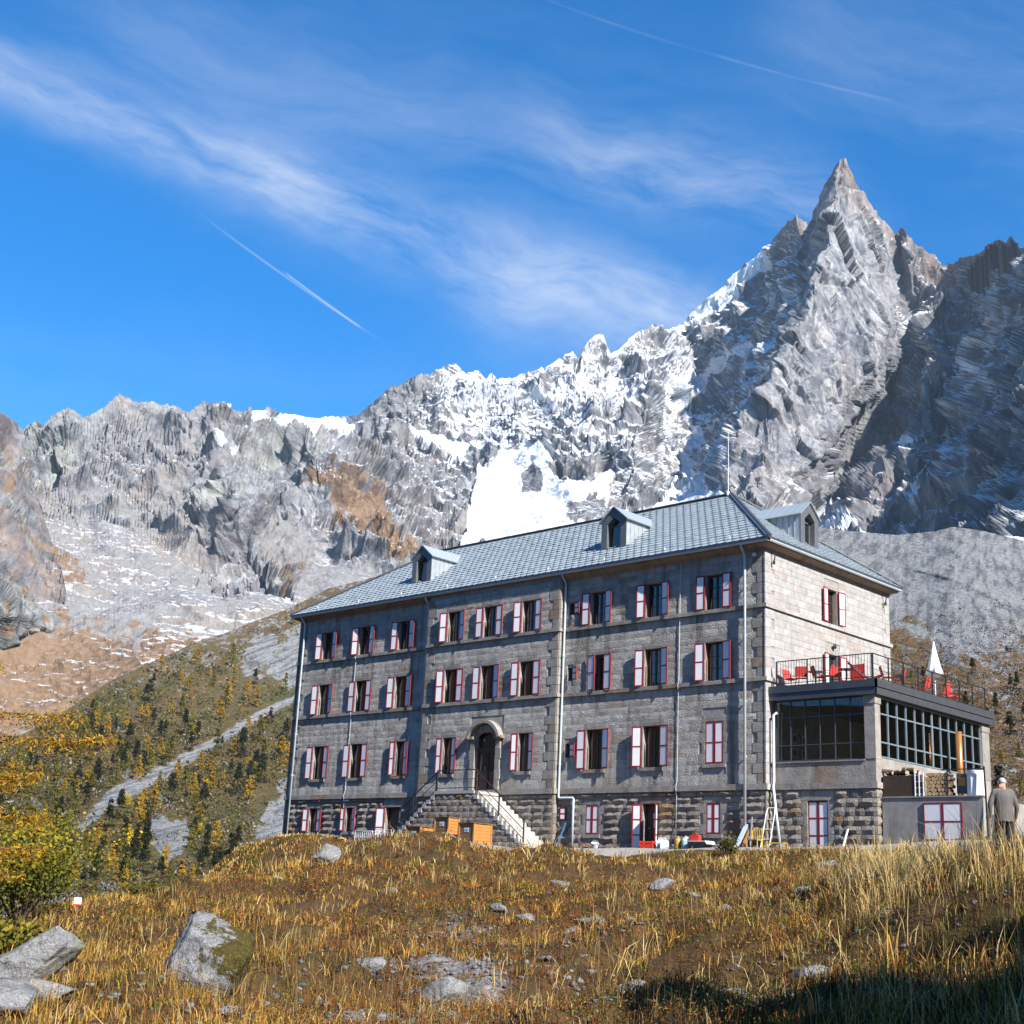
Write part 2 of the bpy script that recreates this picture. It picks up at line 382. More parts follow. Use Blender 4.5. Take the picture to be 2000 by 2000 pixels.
def make_mats():
    M['stone'] = stone_mat('granite ashlar', ((.325, .309, .286), (.465, .443, .410)), .8, .35, .016)
    M['stone_sunlit'] = stone_mat('sunlit side ashlar', ((.345, .332, .325), (.40, .386, .376)), .12, .25, .006)  # side wall only: its sunlit brightness is partly put into the stone colour
    M['stone_rough'] = stone_mat('rock faced granite', ((.22, .195, .17), (.345, .305, .265)), .35, .7, .022)
    M['stone_trim'] = stone_mat('dressed granite', ((.255, .238, .215), (.33, .305, .275)), .5, .5, .006)
    M['mortar'] = plain('lime mortar', (.27, .255, .235), .95, .25, 5, bump=.01)
    M['concrete'] = None
    t = NT('grey concrete'); n = t.noise(2.2, 6, .65); s = t.noise(1.2, 4, .6, t.coord((2, 2, .25)))
    c = t.mix(t.ramp(n, .3, .7), (.23, .215, .20), (.34, .325, .30)); c = t.mix(t.ramp(s, .5, .75, 0, .5), c, (.12, .10, .085))
    t.set(color=c, rough=.92); t.bump(t.noise(30, 4), .006); M['concrete'] = t.m
    for key, nm, ca, cb, cc in (('red', 'faded red paint', (.20, .0095, .015), (.27, .014, .018), (.24, .045, .04)), ('white', 'white painted board', (.70, .69, .70), (.82, .81, .82), (.58, .57, .55))):
        t = NT(nm); c = t.mix(t.rand(), ca, cb); c = t.mix(t.ramp(t.noise(5, 5, .7, t.coord((1, 1, .35))), .5, .75, 0, .55), c, cc); t.set(color=c, rough=.6); M[key] = t.m
    M['wood_dark'] = plain('dark brown wood', (.06, .036, .022), .6, .35, 9)
    M['door_wood'] = plain('stained door wood', (.085, .035, .02), .5, .3, 7)
    M['zinc'] = None
    t = NT('weathered zinc'); n = t.noise(4, 4); r_ = t.math('FRACT', t.math('ADD', t.island(), t.math('MULTIPLY', t.rand(), 5.3)))
    c = t.mix(r_, (.275, .318, .345), (.375, .425, .455)); c = t.mix(t.ramp(n, .4, .7, 0, .45), c, (.255, .295, .32))
    t.set(color=c, metal=.22, rough=t.ramp(n, .3, .7, .38, .52)); M['zinc'] = t.m
    t = NT('zinc cladding'); n = t.noise(3, 4); c = t.mix(t.ramp(n, .3, .7), (.33, .35, .36), (.43, .45, .46)); t.set(color=c, metal=.4, rough=.5); M['zinc_clad'] = t.m
    M['pipe'] = plain('galvanised pipe', (.50, .56, .60), .42, .10, 5, metal=.15)
    M['zinc_dark'] = plain('dark zinc trim', (.125, .132, .138), .5, .15, 4, metal=.2)
    M['anth'] = plain('anthracite metal', (.075, .08, .09), .45, .15, 3, metal=.3)
    M['anthrail'] = plain('black railing paint', (.018, .02, .022), .5, .2, 4)
    M['mull'] = plain('blue grey mullion', (.19, .235, .27), .45, .1, 3, metal=.2)
    t = NT('window glass'); t.set(color=(.012, .014, .017), rough=.03, ior=1.75, spec=.6); M['glass'] = t.m
    t = NT('clear glazing'); t.N.remove(t.b); gl = t.new('ShaderNodeBsdfGlossy'); gl.inputs['Roughness'].default_value = .01
    tr = t.new('ShaderNodeBsdfTransparent'); tr.inputs[0].default_value = (.80, .84, .84, 1); fr = t.new('ShaderNodeFresnel'); fr.inputs[0].default_value = 1.5
    mx = t.new('ShaderNodeMixShader'); t.L.new(fr.outputs[0], mx.inputs[0]); t.L.new(tr.outputs[0], mx.inputs[1]); t.L.new(gl.outputs[0], mx.inputs[2]); t.L.new(mx.outputs[0], t.out.inputs[0]); M['clear'] = t.m
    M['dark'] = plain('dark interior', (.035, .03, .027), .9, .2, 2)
    M['copper'] = plain('copper flue', (.62, .25, .08), .35, .15, 5, metal=.7)
    M['step'] = plain('pale granite step', (.36, .34, .32), .9, .15, 9, bump=.006)
    t = NT('orange larch board'); w = t.noise(3, 5, .6, t.coord((12, 12, 1.2))); c = t.mix(t.ramp(w, .3, .7), (.34, .135, .028), (.46, .205, .05)); t.set(color=c, rough=.6); M['orange_wood'] = t.m
    t = NT('weathered and shaded board'); w = t.noise(3, 5, .6, t.coord((10, 10, 1.5))); c = t.mix(t.ramp(w, .3, .7), (.13, .065, .028), (.26, .135, .06)); t.set(color=c, rough=.75); M['brown_wood'] = t.m
    M['redplastic'] = plain('red plastic', (.60, .045, .02), .4, .1, 3)
    M['redcloth'] = plain('red canvas', (.52, .035, .03), .85, .15, 5)
    M['offwhite'] = plain('white plastic', (.72, .73, .74), .45, .06, 3)
    M['blue'] = plain('blue plastic', (.05, .16, .32), .5, .15, 3)
    M['yellow'] = plain('yellow paint', (.62, .40, .03), .5, .15, 3)
    M['gasblue'] = plain('pale blue gas bottle paint', (.42, .60, .70), .4, .08, 3)
    M['ochre'] = plain('ochre gas bottle paint', (.42, .24, .045), .45, .15, 3)
    M['canvas'] = plain('white parasol cloth', (.80, .80, .79), .9, .04, 6)
    M['bark'] = plain('tree bark', (.085, .06, .045), .9, .3, 8, bump=.02)
    t = NT('split firewood'); n = t.noise(20, 3); c = t.mix(t.island(), (.40, .24, .11), (.62, .42, .22)); c = t.mix(t.ramp(n, .4, .7, 0, .5), c, (.25, .14, .07)); t.set(color=c, rough=.85); M['log'] = t.m
    # far land: the minerals and plants lie in a colour layer, a fine grain goes on top
    def land(name, s1, s2, d1, d2, amt, stretch=1.0):
        t = NT(name); n = t.noise(s1, 4, .68, t.coord((1, 1, stretch))); c = t.attr('col', 'Color')
        c = t.mix(t.ramp(n, .34, .66), t.mix(1.0, c, (1-amt,)*3, 'MULTIPLY'), t.mix(1.0, c, (1+amt,)*3, 'MULTIPLY'))
        t.set(color=c, rough=.93, spec=.12); t.bump(n, d1, .9); return t.m
    M['mountain'] = land('mountain rock and snow', .13, 0, 5.0, 0, .16, .8)
    M['slope'] = land('heath and scree', .35, 0, 4.0, 0, .30)
    # near ground
    t = NT('hillside soil')
    n1 = t.noise(.5, 6, .6); n2 = t.noise(3, 6, .7); n3 = t.noise(22, 3, .7)
    c = t.mix(t.ramp(n2, .35, .65), (.055, .034, .016), (.105, .060, .025)); c = t.mix(t.ramp(n1, .50, .68, 0, .6), c, (.052, .046, .015))
    path = t.mix(t.ramp(n2, .35, .65), (.25, .228, .205), (.34, .31, .275)); pa = t.math('ADD', t.attr('path'), t.math('MULTIPLY', t.math('SUBTRACT', n2, .5), .6)); c = t.mix(t.ramp(pa, .4, .6), c, path)
    gr = t.mix(t.voro(11, out='Color'), (.09, .085, .08), (.26, .25, .24)); ga = t.math('ADD', t.attr('gravel'), t.math('MULTIPLY', t.math('SUBTRACT', n2, .5), .9)); c = t.mix(t.ramp(ga, .42, .58), c, gr)
    t.set(color=c, rough=.95, spec=.1); b1 = t.bump(n2, .10); t.bump(n3, .02, 1, b1); M['soil'] = t.m
    # boulders
    t = NT('lichened granite boulder')
    n1 = t.noise(1.3, 7, .66, t.coord(obj=True)); n2 = t.noise(5, 6, .7, t.coord(obj=True)); n3 = t.noise(26, 4, .7, t.coord(obj=True))
    c = t.mix(t.ramp(n2, .35, .65), (.19, .19, .192), (.31, .305, .30)); c = t.mix(t.ramp(n1, .47, .33, 0, .85), c, (.06, .06, .063))
    c = t.mix(t.ramp(n3, .56, .66, 0, .8), c, (.46, .46, .45)); c = t.mix(t.ramp(t.noise(2.2, 5, .6, t.coord(obj=True, rot=(1, 2, 0))), .56, .68, 0, .55), c, (.16, .155, .075))
    ms = t.math('ADD', t.attr('moss'), t.math('MULTIPLY', t.math('SUBTRACT', t.noise(3.0, 8, .75, t.coord(obj=True)), .5), 2.6)); c = t.mix(t.ramp(ms, .45, .58), c, t.mix(t.ramp(n3, .4, .6), (.055, .046, .010), (.11, .082, .018)))
    t.set(color=c, rough=.93, spec=.2); b1 = t.bump(n1, .25); b2 = t.bump(n2, .10, 1, b1); t.bump(n3, .025, 1, b2); M['boulder'] = t.m
    def colmat(name, rough, trans=.35, var=.25):
        t = NT(name); c = t.attr('col', 'Color'); ob = t.rand()
        c = t.mix(ob, t.mix(1.0, c, (1-var,)*3, 'MULTIPLY'), t.mix(1.0, c, (1+var,)*3, 'MULTIPLY'))
        t.set(color=c, rough=rough, spec=.15)
        tl = t.new('ShaderNodeBsdfTranslucent'); t.L.new(c, tl.inputs[0]); mx = t.new('ShaderNodeMixShader'); mx.inputs[0].default_value = trans
        t.L.new(t.b.outputs[0], mx.inputs[1]); t.L.new(tl.outputs[0], mx.inputs[2]); t.L.new(mx.outputs[0], t.out.inputs[0]); return t.m
    M['blade'] = colmat('dry grass blades', .7, .35, 0.0)
    M['leaf'] = colmat('autumn foliage', .75, .35, .22)
    M['coat'] = plain('grey wool jacket', (.115, .105, .10), .95, .15, 20)
    M['trouser'] = plain('dark trousers', (.02, .019, .02), .9, .2, 10)
    M['skin'] = plain('skin', (.48, .27, .19), .6, .08, 10)
    M['hair'] = plain('grey hair', (.40, .385, .365), .8, .15, 30)
    M['shoe'] = plain('brown boot leather', (.06, .035, .02), .6, .2, 10)
make_mats()
# ------------------------------------------------------------------ mountains
S = 1.0352
def pl(pts, x):
    p = np.array(pts, float); return np.interp(x, p[:, 0], p[:, 1])
def mask(px, py, polys, soft=6.0, wob=10.0, seed=0.0):
    tot = np.zeros(px.shape); ax = fbm(px/45+seed, py/45, 4)*2; ay = fbm(px/45+50+seed, py/45+9, 4)*2; bx = fbm(px/13+seed, py/13+3, 3)*2
    for k in (.25, .7, 1.15, 1.6, 2.1):
        wx = px+wob*k*ax+wob*.5*k*bx; wy = py+wob*k*ay-wob*.5*k*bx; m = np.zeros(px.shape)
        for p in polys: m = np.maximum(m, in_poly(wx, wy, p).astype(float))
        tot += m/5
    return tot
def sheet(name, x0, x1, nc, nr, top, bot, depth, edges, disp, attrs, mat, jag=None, back=(60, 40), label=None, colour=None, crag=False):
    cx = np.linspace(x0, x1, nc); ty = pl(top, cx); by = pl(bot, cx)
    if jag: ty = ty+jag(cx)
    v = np.linspace(0, 1, nr)[:, None]
    px = np.repeat(cx[None, :], nr, 0); py = ty[None, :]*(1-v)+by[None, :]*v
    D = cdt_interp(depth, edges, px.ravel(), py.ravel()).reshape(px.shape)
    for i in range(nr-2, -1, -1): D[i] = np.where(np.isnan(D[i]), D[i+1], D[i])     # beyond the outermost points the slope carries on
    for i in range(1, nr): D[i] = np.where(np.isnan(D[i]), D[i-1], D[i])
    ok = ~np.isnan(D[0]); D = np.where(np.isnan(D), D[:, np.interp(np.arange(nc), np.nonzero(ok)[0], np.nonzero(ok)[0]).round().astype(int)], D)
    if crag:
        D = D-np.clip(px-1840, 0, 200)*1.7*(px > 1840)-70*smooth01((px-1755)/14)*smooth01((1850-px)/60)
        for i in range(int(nr*.3), -1, -1): D[i] = np.maximum(D[i], D[i+1]+.8)      # crests lean back, never out
    D = (np.pad(D, ((2, 2), (2, 2)), 'edge')); D = sum(D[i:i+nr, j:j+nc] for i in range(5) for j in range(5))/25
    X = (px-1000)/FPX*D; Z = (1722-py)/FPX*D
    if not crag: D = D+disp(px, py, X, Z, v)
    d = fw[None, None]+((px-1000)/FPX)[..., None]*CR-((py-1000)/FPX)[..., None]*CU
    d /= np.hypot(d[..., 0], d[..., 1])[..., None]
    V = EYE+d*D[..., None]
    if crag:                                 # rock stands out along the face's own normal
        q = V.copy()
        for _ in range(8): q = np.pad(q, ((4, 4), (4, 4), (0, 0)), 'edge'); q = (q[8:, 4:-4]+q[:-8, 4:-4]+q[4:-4, 8:]+q[4:-4, :-8])/4
        nn = np.cross(np.gradient(q, axis=1), np.gradient(q, axis=0)); nn /= np.linalg.norm(nn, axis=2)[..., None]+1e-9; nn *= np.sign((nn*(EYE-V)).sum(2))[..., None]
        nn = nn-.35*d; nn /= np.linalg.norm(nn, axis=2)[..., None]
        V = V+nn*disp(px, py, V, v)[..., None]; X, Z = V@RH, V[..., 2]
    A = attrs(px, py, X, Z, v)
    gx = np.gradient(V, axis=1); gz = np.gradient(V, axis=0); nn = np.cross(gx, gz); nn /= np.linalg.norm(nn, axis=2)[..., None]+1e-9
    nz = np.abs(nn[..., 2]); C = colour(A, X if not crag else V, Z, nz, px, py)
    # the far side of the crest, running down and away
    bk = []
    for k in range(1, 4):
        q = V[0].copy(); q[:, :2] += d[0][:, :2]*back[0]*k; q[:, 2] -= back[1]*k*(1+.3*k); bk.append(q)
    V = np.concatenate([np.array(bk[::-1]), V], 0)
    C = np.concatenate([np.repeat(C[:1], 3, 0), C], 0)
    o = link(name, grid_mesh(name, V.reshape(-1, 3), nr+3, nc, mat, None, True, C)); tag(o, label, None, None, 'structure'); return o

def rock_colour(A, V, Z, nz, px, py):
    x, y, z = V[..., 0], V[..., 1], V[..., 2]
    n1 = fbm3(x/180, y/180, z/180, 3); n2 = fbm3(x/30, y/30, z/80, 4, .6); n3 = fbm3(x/16, y/16, z/16, 4, .62); n4 = noise3(x/5, y/5, z/5); fc, e1 = facets(x/33, y/33, z/66, 5, True); _, e2 = facets((x+.2*z)/46+9, (y+.2*z)/46, z/150, 11, True); _, e3 = facets(x/17, y/17, (z-.3*x)/44, 3, True); f2 = facets(x/80, y/80, z/170)
    c = np.ones(x.shape+(3,))*np.array([.185, .184, .188])
    c = lerp3(ramp01(n1+f2*.4, -.25, .3)*.75, c, (.128, .131, .142))
    c = lerp3(ramp01(n2+fc*.5, .05, .5)*.85, c, (.29, .282, .274)); c = lerp3(ramp01(n2+fc*.3, -.08, -.45)*.85, c, (.058, .062, .073))
    ck = np.maximum(np.maximum(ramp01(e2, .10, .0)*.85, ramp01(e1, .09, .0)*.6), ramp01(e3, .11, .0)*.45); c = lerp3(ck, c, (.05, .053, .062))
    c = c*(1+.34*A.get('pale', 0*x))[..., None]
    c = lerp3(A['warm']*ramp01(n3+n1, -.05, .4)*.8, c, (.27, .18, .128)); c = lerp3(A['green']*ramp01(n2-n1, .05, .5)*.6, c, (.20, .205, .145))
    sc = ramp01(A['scree']+n2*.5+n4*.18, .40, .62); c = lerp3(sc, c, (.205, .197, .191)); c = lerp3(sc*ramp01(n3, .0, .45)*.7, c, (.125, .122, .121)); c = lerp3(sc*ramp01(n1+n3*.5, .1, .5)*.5, c, (.22, .165, .12))
    tf = ramp01(A['turf']+n3*.5+n2*.3, .40, .56); c = lerp3(tf*.85, c, (.20, .122, .066)); c = lerp3(tf*ramp01(n4*.6+n1+n3*.5, -.1, .5)*.8, c, (.125, .076, .040))
    s = A['snow']-.03+n3*.34+n4*.12+.25*n1+(nz-.5)*1.0; sw = np.ones(x.shape+(3,))*np.array([.60, .615, .65]); sw = lerp3(ramp01(n3+n2, .0, .6)*.5, sw, (.42, .44, .49)); c = lerp3(ramp01(s, .42, .54), c, sw)
    return c
def heath_colour(A, X, Z, nz, px, py):
    n1 = fbm(X/60, Z/60, 5); n2 = fbm(X/14, Z/14, 5, .62); n3 = fbm(X/3.5, Z/3.5, 4, .65); n4 = fbm((X-.9*Z)/5, (Z+.9*X)/30, 4, .6)
    c = np.ones(X.shape+(3,))*np.array([.105, .080, .034])
    c = lerp3(ramp01(n2, -.05, .4), c, (.150, .092, .038)); c = lerp3(ramp01(n1, 0, .35)*.75, c, (.080, .080, .026)); c = lerp3(ramp01(n3, .1, .5)*.55, c, (.032, .028, .013)); c = lerp3(ramp01(n3-n2, .35, .7)*.6, c, (.15, .092, .037))
    if px.mean() > 1200: c = lerp3(.55+0*px, c, (.135, .070, .030)); c = lerp3(ramp01(n3+n2, .2, .7)*.7, c, (.05, .034, .017))
    if px.mean() < 700: c = lerp3(smooth01((1330-py)/120)*.8, c, (.115, .075, .036))
    rk = ramp01(A['rock']+n2*.45+n3*.5, .44, .56); k = np.ones(X.shape+(3,))*np.where(px[..., None] > 1200, np.array([.20, .198, .195]), np.array([.245, .24, .232]))
    k = lerp3(ramp01(n4, -.05, .25)*.9, k, (.085, .088, .094)); k = lerp3(ramp01(n2, .15, .5)*.6, k, (.26, .255, .215)); k = lerp3(ramp01(n3, .15, .5)*.4, k, (.33, .325, .318))
    return lerp3(rk, c, k)
def main_range():
    top = [(-200,770),(0,815),(46,832),(70,813),(82,826),(109,799),(135,790),(163,808),(196,794),(233,767),(261,783),(298,780),(345,792),(365,797),(396,780),(424,776),(456,794),(489,804),(510,803),(526,791),(540,804),(577,811),(652,811),(699,808),(731,774),(783,746),(815,727),(840,728),(880,709),(895,712),(911,730),(935,722),(950,736),(962,722),(972,738),(1020,727),(1060,716),(1097,699),(1118,683),(1130,696),(1149,664),(1165,652),(1178,652),(1192,690),(1206,682),(1242,647),(1262,640),(1284,626),(1305,638),(1335,631),(1346,611),(1390,576),(1439,528),(1470,503),(1501,476),(1520,452),(1532,435),(1553,414),(1566,424),(1579,440),(1588,420),(1599,383),(1612,352),(1630,318),(1639,307),(1657,307),(1667,331),(1680,358),(1698,393),(1715,418),(1729,430),(1744,458),(1755,448),(1765,445),(1775,460),(1791,471),(1810,487),(1832,507),(1848,518),(1870,502),(1894,497),(1920,478),(1946,464),(1957,470),(1967,459),(1985,480),(2010,486),(2080,470),(2200,440)]
    bot = [(-200,1460),(0,1440),(60,1440),(300,1320),(450,1260),(600,1225),(700,1180),(850,1130),(1000,1090),(1300,1060),(1600,1075),(1750,1080),(2000,1095),(2200,1120)]
    P = [(-200,770,2300),(46,832,2500),(135,790,2480),(233,767,2550),(345,792,2640),(424,776,2600),(526,790,3000),(650,811,3100),(731,774,2950),(815,727,2850),(911,730,2900),(1020,725,2900),(1118,683,2850),(1170,652,2760),(1195,688,2960),(1242,647,3080),(1335,631,3400),(1439,528,3350),(1501,476,3250),(1553,414,3020),(1579,440,3080),(1641,300,2760),(1658,300,2760),(1698,393,2840),(1744,455,2960),(1765,445,2880),(1848,518,3000),(1894,497,2780),(1967,461,2520),(2000,487,2480),(2200,440,2100),
        # left cirque
        (-200,1200,1350),(-200,1460,1000),(0,1440,1050),(0,1100,1500),(120,1000,2000),(120,900,2230),(250,1050,1900),(250,930,2250),(300,860,2420),(200,1200,1400),(60,1300,1250),(350,1180,1450),(450,1260,1250),(300,1320,1150),
        (355,900,2280),(380,1000,2050),(440,925,2080),(470,1000,1900),(520,1080,1780),(560,1150,1600),(400,1090,1830),(390,960,2120),(600,1225,1350),
        (540,860,2480),(600,845,2330),(560,940,2250),(640,960,2080),(700,900,2300),(740,1000,2050),(840,1080,1850),(700,1120,1750),(760,900,2500),(830,900,2600),(850,1000,2300),(850,1130,1750),(620,1100,1850),
        # central snow basin
        (700,830,2950),(780,800,2780),(880,800,2780),(900,900,2650),(940,960,2450),(1000,900,2600),(1050,860,2650),(1000,1090,1850),(930,1040,2050),(1100,780,2750),(1080,870,2520),(1180,860,2540),(1150,950,2330),(1200,780,2780),(1300,1060,1750),(1130,1000,2130),
        # pillar in front of the north face
        (1285,738,2780),(1262,800,2640),(1240,900,2460),(1220,975,2330),(1335,800,2880),(1300,900,2660),(1290,960,2490),(1225,790,2820),(1195,900,2580),(1415,812,2680),(1390,800,2820),(1460,762,2680),(1485,700,2740),
        # shaded north west flank
        (1300,700,3030),(1400,640,3200),(1480,560,3180),(1380,740,3130),(1440,720,2900),(1500,640,2900),(1540,540,2880),(1360,850,2800),(1345,930,2680),(1400,860,2620),(1330,985,2330),
        # the great spire: arete, west face, foot
        (1618,430,2600),(1590,540,2480),(1560,620,2400),(1522,700,2320),(1490,770,2270),(1500,860,2200),(1440,830,2280),(1420,920,2180),(1400,985,2050),(1470,980,1980),
        (1690,520,2600),(1740,640,2580),(1700,740,2430),(1640,820,2320),(1590,900,2240),(1545,960,2130),(1560,1010,2000),(1600,1075,1750),
        # gully and the dark right-hand ridge
        (1775,560,2900),(1790,680,2860),(1730,800,2640),(1670,900,2520),(1620,990,2330),(1600,1030,2130),
        (1805,640,2600),(1850,700,2480),(1800,790,2330),(1745,880,2200),(1700,960,2080),(1680,1030,1950),(1750,1080,1720),
        (1885,650,2620),(1880,760,2460),(1850,860,2280),(1790,960,2100),(1930,640,2440),(1910,740,2260),(1900,830,2130),(1850,960,1960),(1960,800,2120),(1950,900,1980),(1930,1000,1840),(1980,640,2300),(2000,850,1950),(2000,1000,1750),(2000,1095,1550),(2200,1120,1250),(2200,800,1700)]
    idx = {(p[0], p[1]): i for i, p in enumerate(P)}
    lines = [[(1641,300),(1618,430),(1590,540),(1560,620),(1522,700),(1490,770),(1440,830),(1420,920),(1400,985)],
             [(1285,738),(1262,800),(1240,900),(1220,975)], [(1698,393),(1690,520),(1740,640),(1700,740),(1640,820),(1590,900),(1545,960)],
             [(1775,560),(1790,680),(1730,800),(1670,900),(1620,990)], [(1805,640),(1850,700),(1800,790),(1745,880),(1700,960)],
             [(1930,640),(1910,740),(1900,830),(1850,960)], [(440,925),(470,1000),(520,1080),(560,1150)], [(600,845),(700,900),(740,1000),(840,1080)],
             [(1885,650),(1880,760),(1850,860),(1790,960)], [(1335,631),(1300,700)], [(1553,414),(1540,540),(1500,640)]]
    edges = [(idx[a], idx[b]) for ln in lines for a, b in zip(ln, ln[1:])]
    def rockiness(px, py):
        r = np.ones(px.shape)
        r = np.where(px < 760, np.clip((pl([(-200,1000),(130,990),(250,1010),(360,1090),(520,1160),(640,1080),(760,1120)], px)-py)/60+.5, .12, 1), r)
        r = np.maximum(r, mask(px, py, [[(365,900),(400,915),(450,935),(500,1020),(560,1100),(575,1160),(500,1180),(430,1160),(395,1100),(370,1000)]], wob=8)*1.25)
        r = np.where(mask(px, py, GLAC, wob=4) > .5, .12, r)
        return r
    GLAC = [[(895,1075),(925,960),(938,925),(985,880),(1050,862),(1075,905),(1092,940),(1205,915),(1190,985),(1240,1010),(1335,965),(1405,955),(1425,1010),(1300,1075)],
            [(490,806),(660,812),(705,815),(650,842),(500,826)], [(780,825),(850,850),(920,870),(900,890),(820,865)]]
    SN = GLAC+[[(1346,612),(1440,530),(1512,470),(1500,512),(1440,575),(1380,625),(1345,650)], [(1330,745),(1390,690),(1430,672),(1400,745),(1345,800),(1330,790)], [(1345,800),(1362,815),(1350,900),(1340,940),(1335,860)],
          [(1300,965),(1350,905),(1385,960),(1400,985),(1310,990)], [(1585,1045),(1600,985),(1635,972),(1672,1012),(1700,1045)], [(1715,1048),(1752,1022),(1795,1048)], [(1895,1050),(1930,1012),(1925,1050)],
          [(1905,640),(1915,645),(1895,700),(1910,740),(1880,705)], [(1868,720),(1876,722),(1850,850),(1830,900),(1845,840)], [(1800,915),(1812,905),(1790,980),(1768,1020)], [(1960,755),(2010,745),(1990,780)],
          [(1745,850),(1810,830),(1790,848),(1752,866)], [(425,865),(480,858),(470,872),(430,878)], [(1420,690),(1470,655),(1450,690)]]
    TURF = [[(560,870),(625,890),(680,905),(760,990),(830,1050),(838,1095),(760,1110),(700,1030),(640,960)], [(-200,1040),(95,1060),(150,1110),(190,1145),(130,1125),(60,1080),(40,1200),(-200,1300)], [(90,1185),(150,1195),(130,1230),(80,1235)],
            [(545,1080),(590,1110),(600,1125),(560,1125)], [(-200,1260),(120,1240),(330,1260),(470,1240),(300,1330),(0,1450),(-200,1470)]]
    def disp(px, py, V, v):
        r = rockiness(px, py); x, y, z = V[..., 0]+0., V[..., 1]+0., V[..., 2]+0.
        w = 40*fbm3(x/240, y/240, z/240, 3); x, y, z = x+w, y-w, z+.6*w
        lean = (x*RH[0]+y*RH[1])*.3
        big = ridged3(x/210, y/210, (z+lean)/420, 4, .6)*95
        mid = facets(x/80, y/80, (z+lean)/150)*34
        sm = facets(x/33, y/33, (z-lean)/58, 5)*12+facets(x/15, y/15, z/24, 9)*4.2
        rib = ridged3(x/60, y/60, (z+.5*lean)/260, 3)*34
        sp = np.linalg.norm(np.gradient(V, axis=1), axis=2); sm = sm*np.clip(6.5/sp, 0, 1)**2; mid = mid*np.clip(13/sp, 0, 1)**1.3; rib = 14+(rib-14)*np.clip(10/sp, 0, 1)
        dr = mask(px, py, [[(1600,340),(1700,380),(1760,520),(1760,700),(1650,850),(1480,1000),(1400,985),(1440,820),(1560,600)]], wob=6)
        rg = smooth01((px-1745)/50)
        slab = facets((x+.12*z)/46, (y+.12*z)/46, z/330, 7)*30*np.clip(10/sp, 0, 1)
        n = (big-45)*(.85-.62*dr+.25*rg)+(mid*(.55-.35*dr)+sm*(.5-.1*dr))+(rib-14)*(.5-.1*dr+.3*rg)+slab*(.35+.5*dr)
        fade = smooth01(v*16)*.8+.2
        soft = 34*fbm3(x/200, y/200, z/200, 3)+11*fbm3(x/38, y/38, z/30, 3)+4*ridged3(x/22, y/22, z/12, 2)
        return r*n*fade+(1-r)*soft*.8
    def attrs(px, py, X, Z, v):
        sn = np.full(px.shape, .0)
        cen = np.clip(1-np.abs(px-1060)/330, 0, 1)
        sn += .72*smooth01(cen*1.6)*np.clip(1.25-(py-700)/300, 0, 1)
        sn += np.where((px > 1300) & (px < 1560), .40, 0)+np.where((px >= 560) & (px < 760), .14*np.clip(1-(py-800)/160, 0, 1), 0)
        sn += np.where(px > 1760, .22, 0)
        dru = mask(px, py, [[(1600,360),(1700,380),(1760,520),(1760,700),(1650,850),(1480,1000),(1400,985),(1440,820),(1560,600)]], wob=6)
        sn = np.where(dru > .5, .0, sn)+.06
        sn = sn-(.62+.6*smooth01((py-900)/80))*smooth01((640-px)/160)*(1-mask(px, py, SN, wob=5))
        bl = [[(1075,880),(1110,865),(1205,875),(1215,900),(1180,915),(1090,930),(1070,905)], [(1105,985),(1150,960),(1195,985),(1190,1020),(1120,1020)], [(1020,925),(1045,905),(1062,925),(1050,960),(1022,955)]]
        g = mask(px, py, SN, wob=7)*(1-mask(px, py, bl, wob=6)); sn = np.maximum(sn, g*1.15)
        sn = np.where(mask(px, py, bl, wob=6) > .5, .08, sn)
        tf = mask(px, py, TURF, wob=18, seed=3)*.78
        fl = np.where(px < 640, smooth01((py-pl([(-200,1060),(200,1120),(420,1150),(640,1190)], px))/140), 0)
        tf = np.maximum(tf, fl*(.42+.5*fbm(px/60, py/40, 4)))
        sc = np.where(px < 900, .42, .12)*np.ones(px.shape); sc = np.where((px < 800) & (py > pl([(0,960),(250,960),(330,900),(420,930),(520,1010),(800,1060)], px)), .85, sc)
        kn = mask(px, py, [[(365,900),(400,915),(450,935),(500,1020),(560,1100),(575,1160),(500,1180),(430,1160),(395,1100),(370,1000)], [(520,880),(600,850),(640,960),(740,1050),(760,1120),(640,1100),(600,1000),(530,940)], [(60,850),(200,800),(180,900),(90,930)], [(130,960),(240,980),(250,1070),(180,1060)]], wob=12)
        sc = sc*(1-kn)+.02*kn
        warm = .25+.5*smooth01((140-(py-pl([(1553,414),(1641,307),(1744,455),(1848,518),(1967,461)], px)))/140)*(px > 1500)
        green = np.where(px < 650, .7, 0.0)
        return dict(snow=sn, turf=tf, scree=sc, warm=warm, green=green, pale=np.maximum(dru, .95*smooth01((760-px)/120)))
    jag = lambda x: -(6.0*ridged(x/24, x*0+3.3, 4, .6)+1.3*noise2(x/5.5, x*0+1.1)-3)*np.where((x > 480) & (x < 700), .25, 1)*np.where((x > 1340) & (x < 1510), .35, 1)
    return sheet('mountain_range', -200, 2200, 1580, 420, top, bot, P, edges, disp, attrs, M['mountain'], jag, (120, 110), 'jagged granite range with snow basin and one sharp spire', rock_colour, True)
main_range()

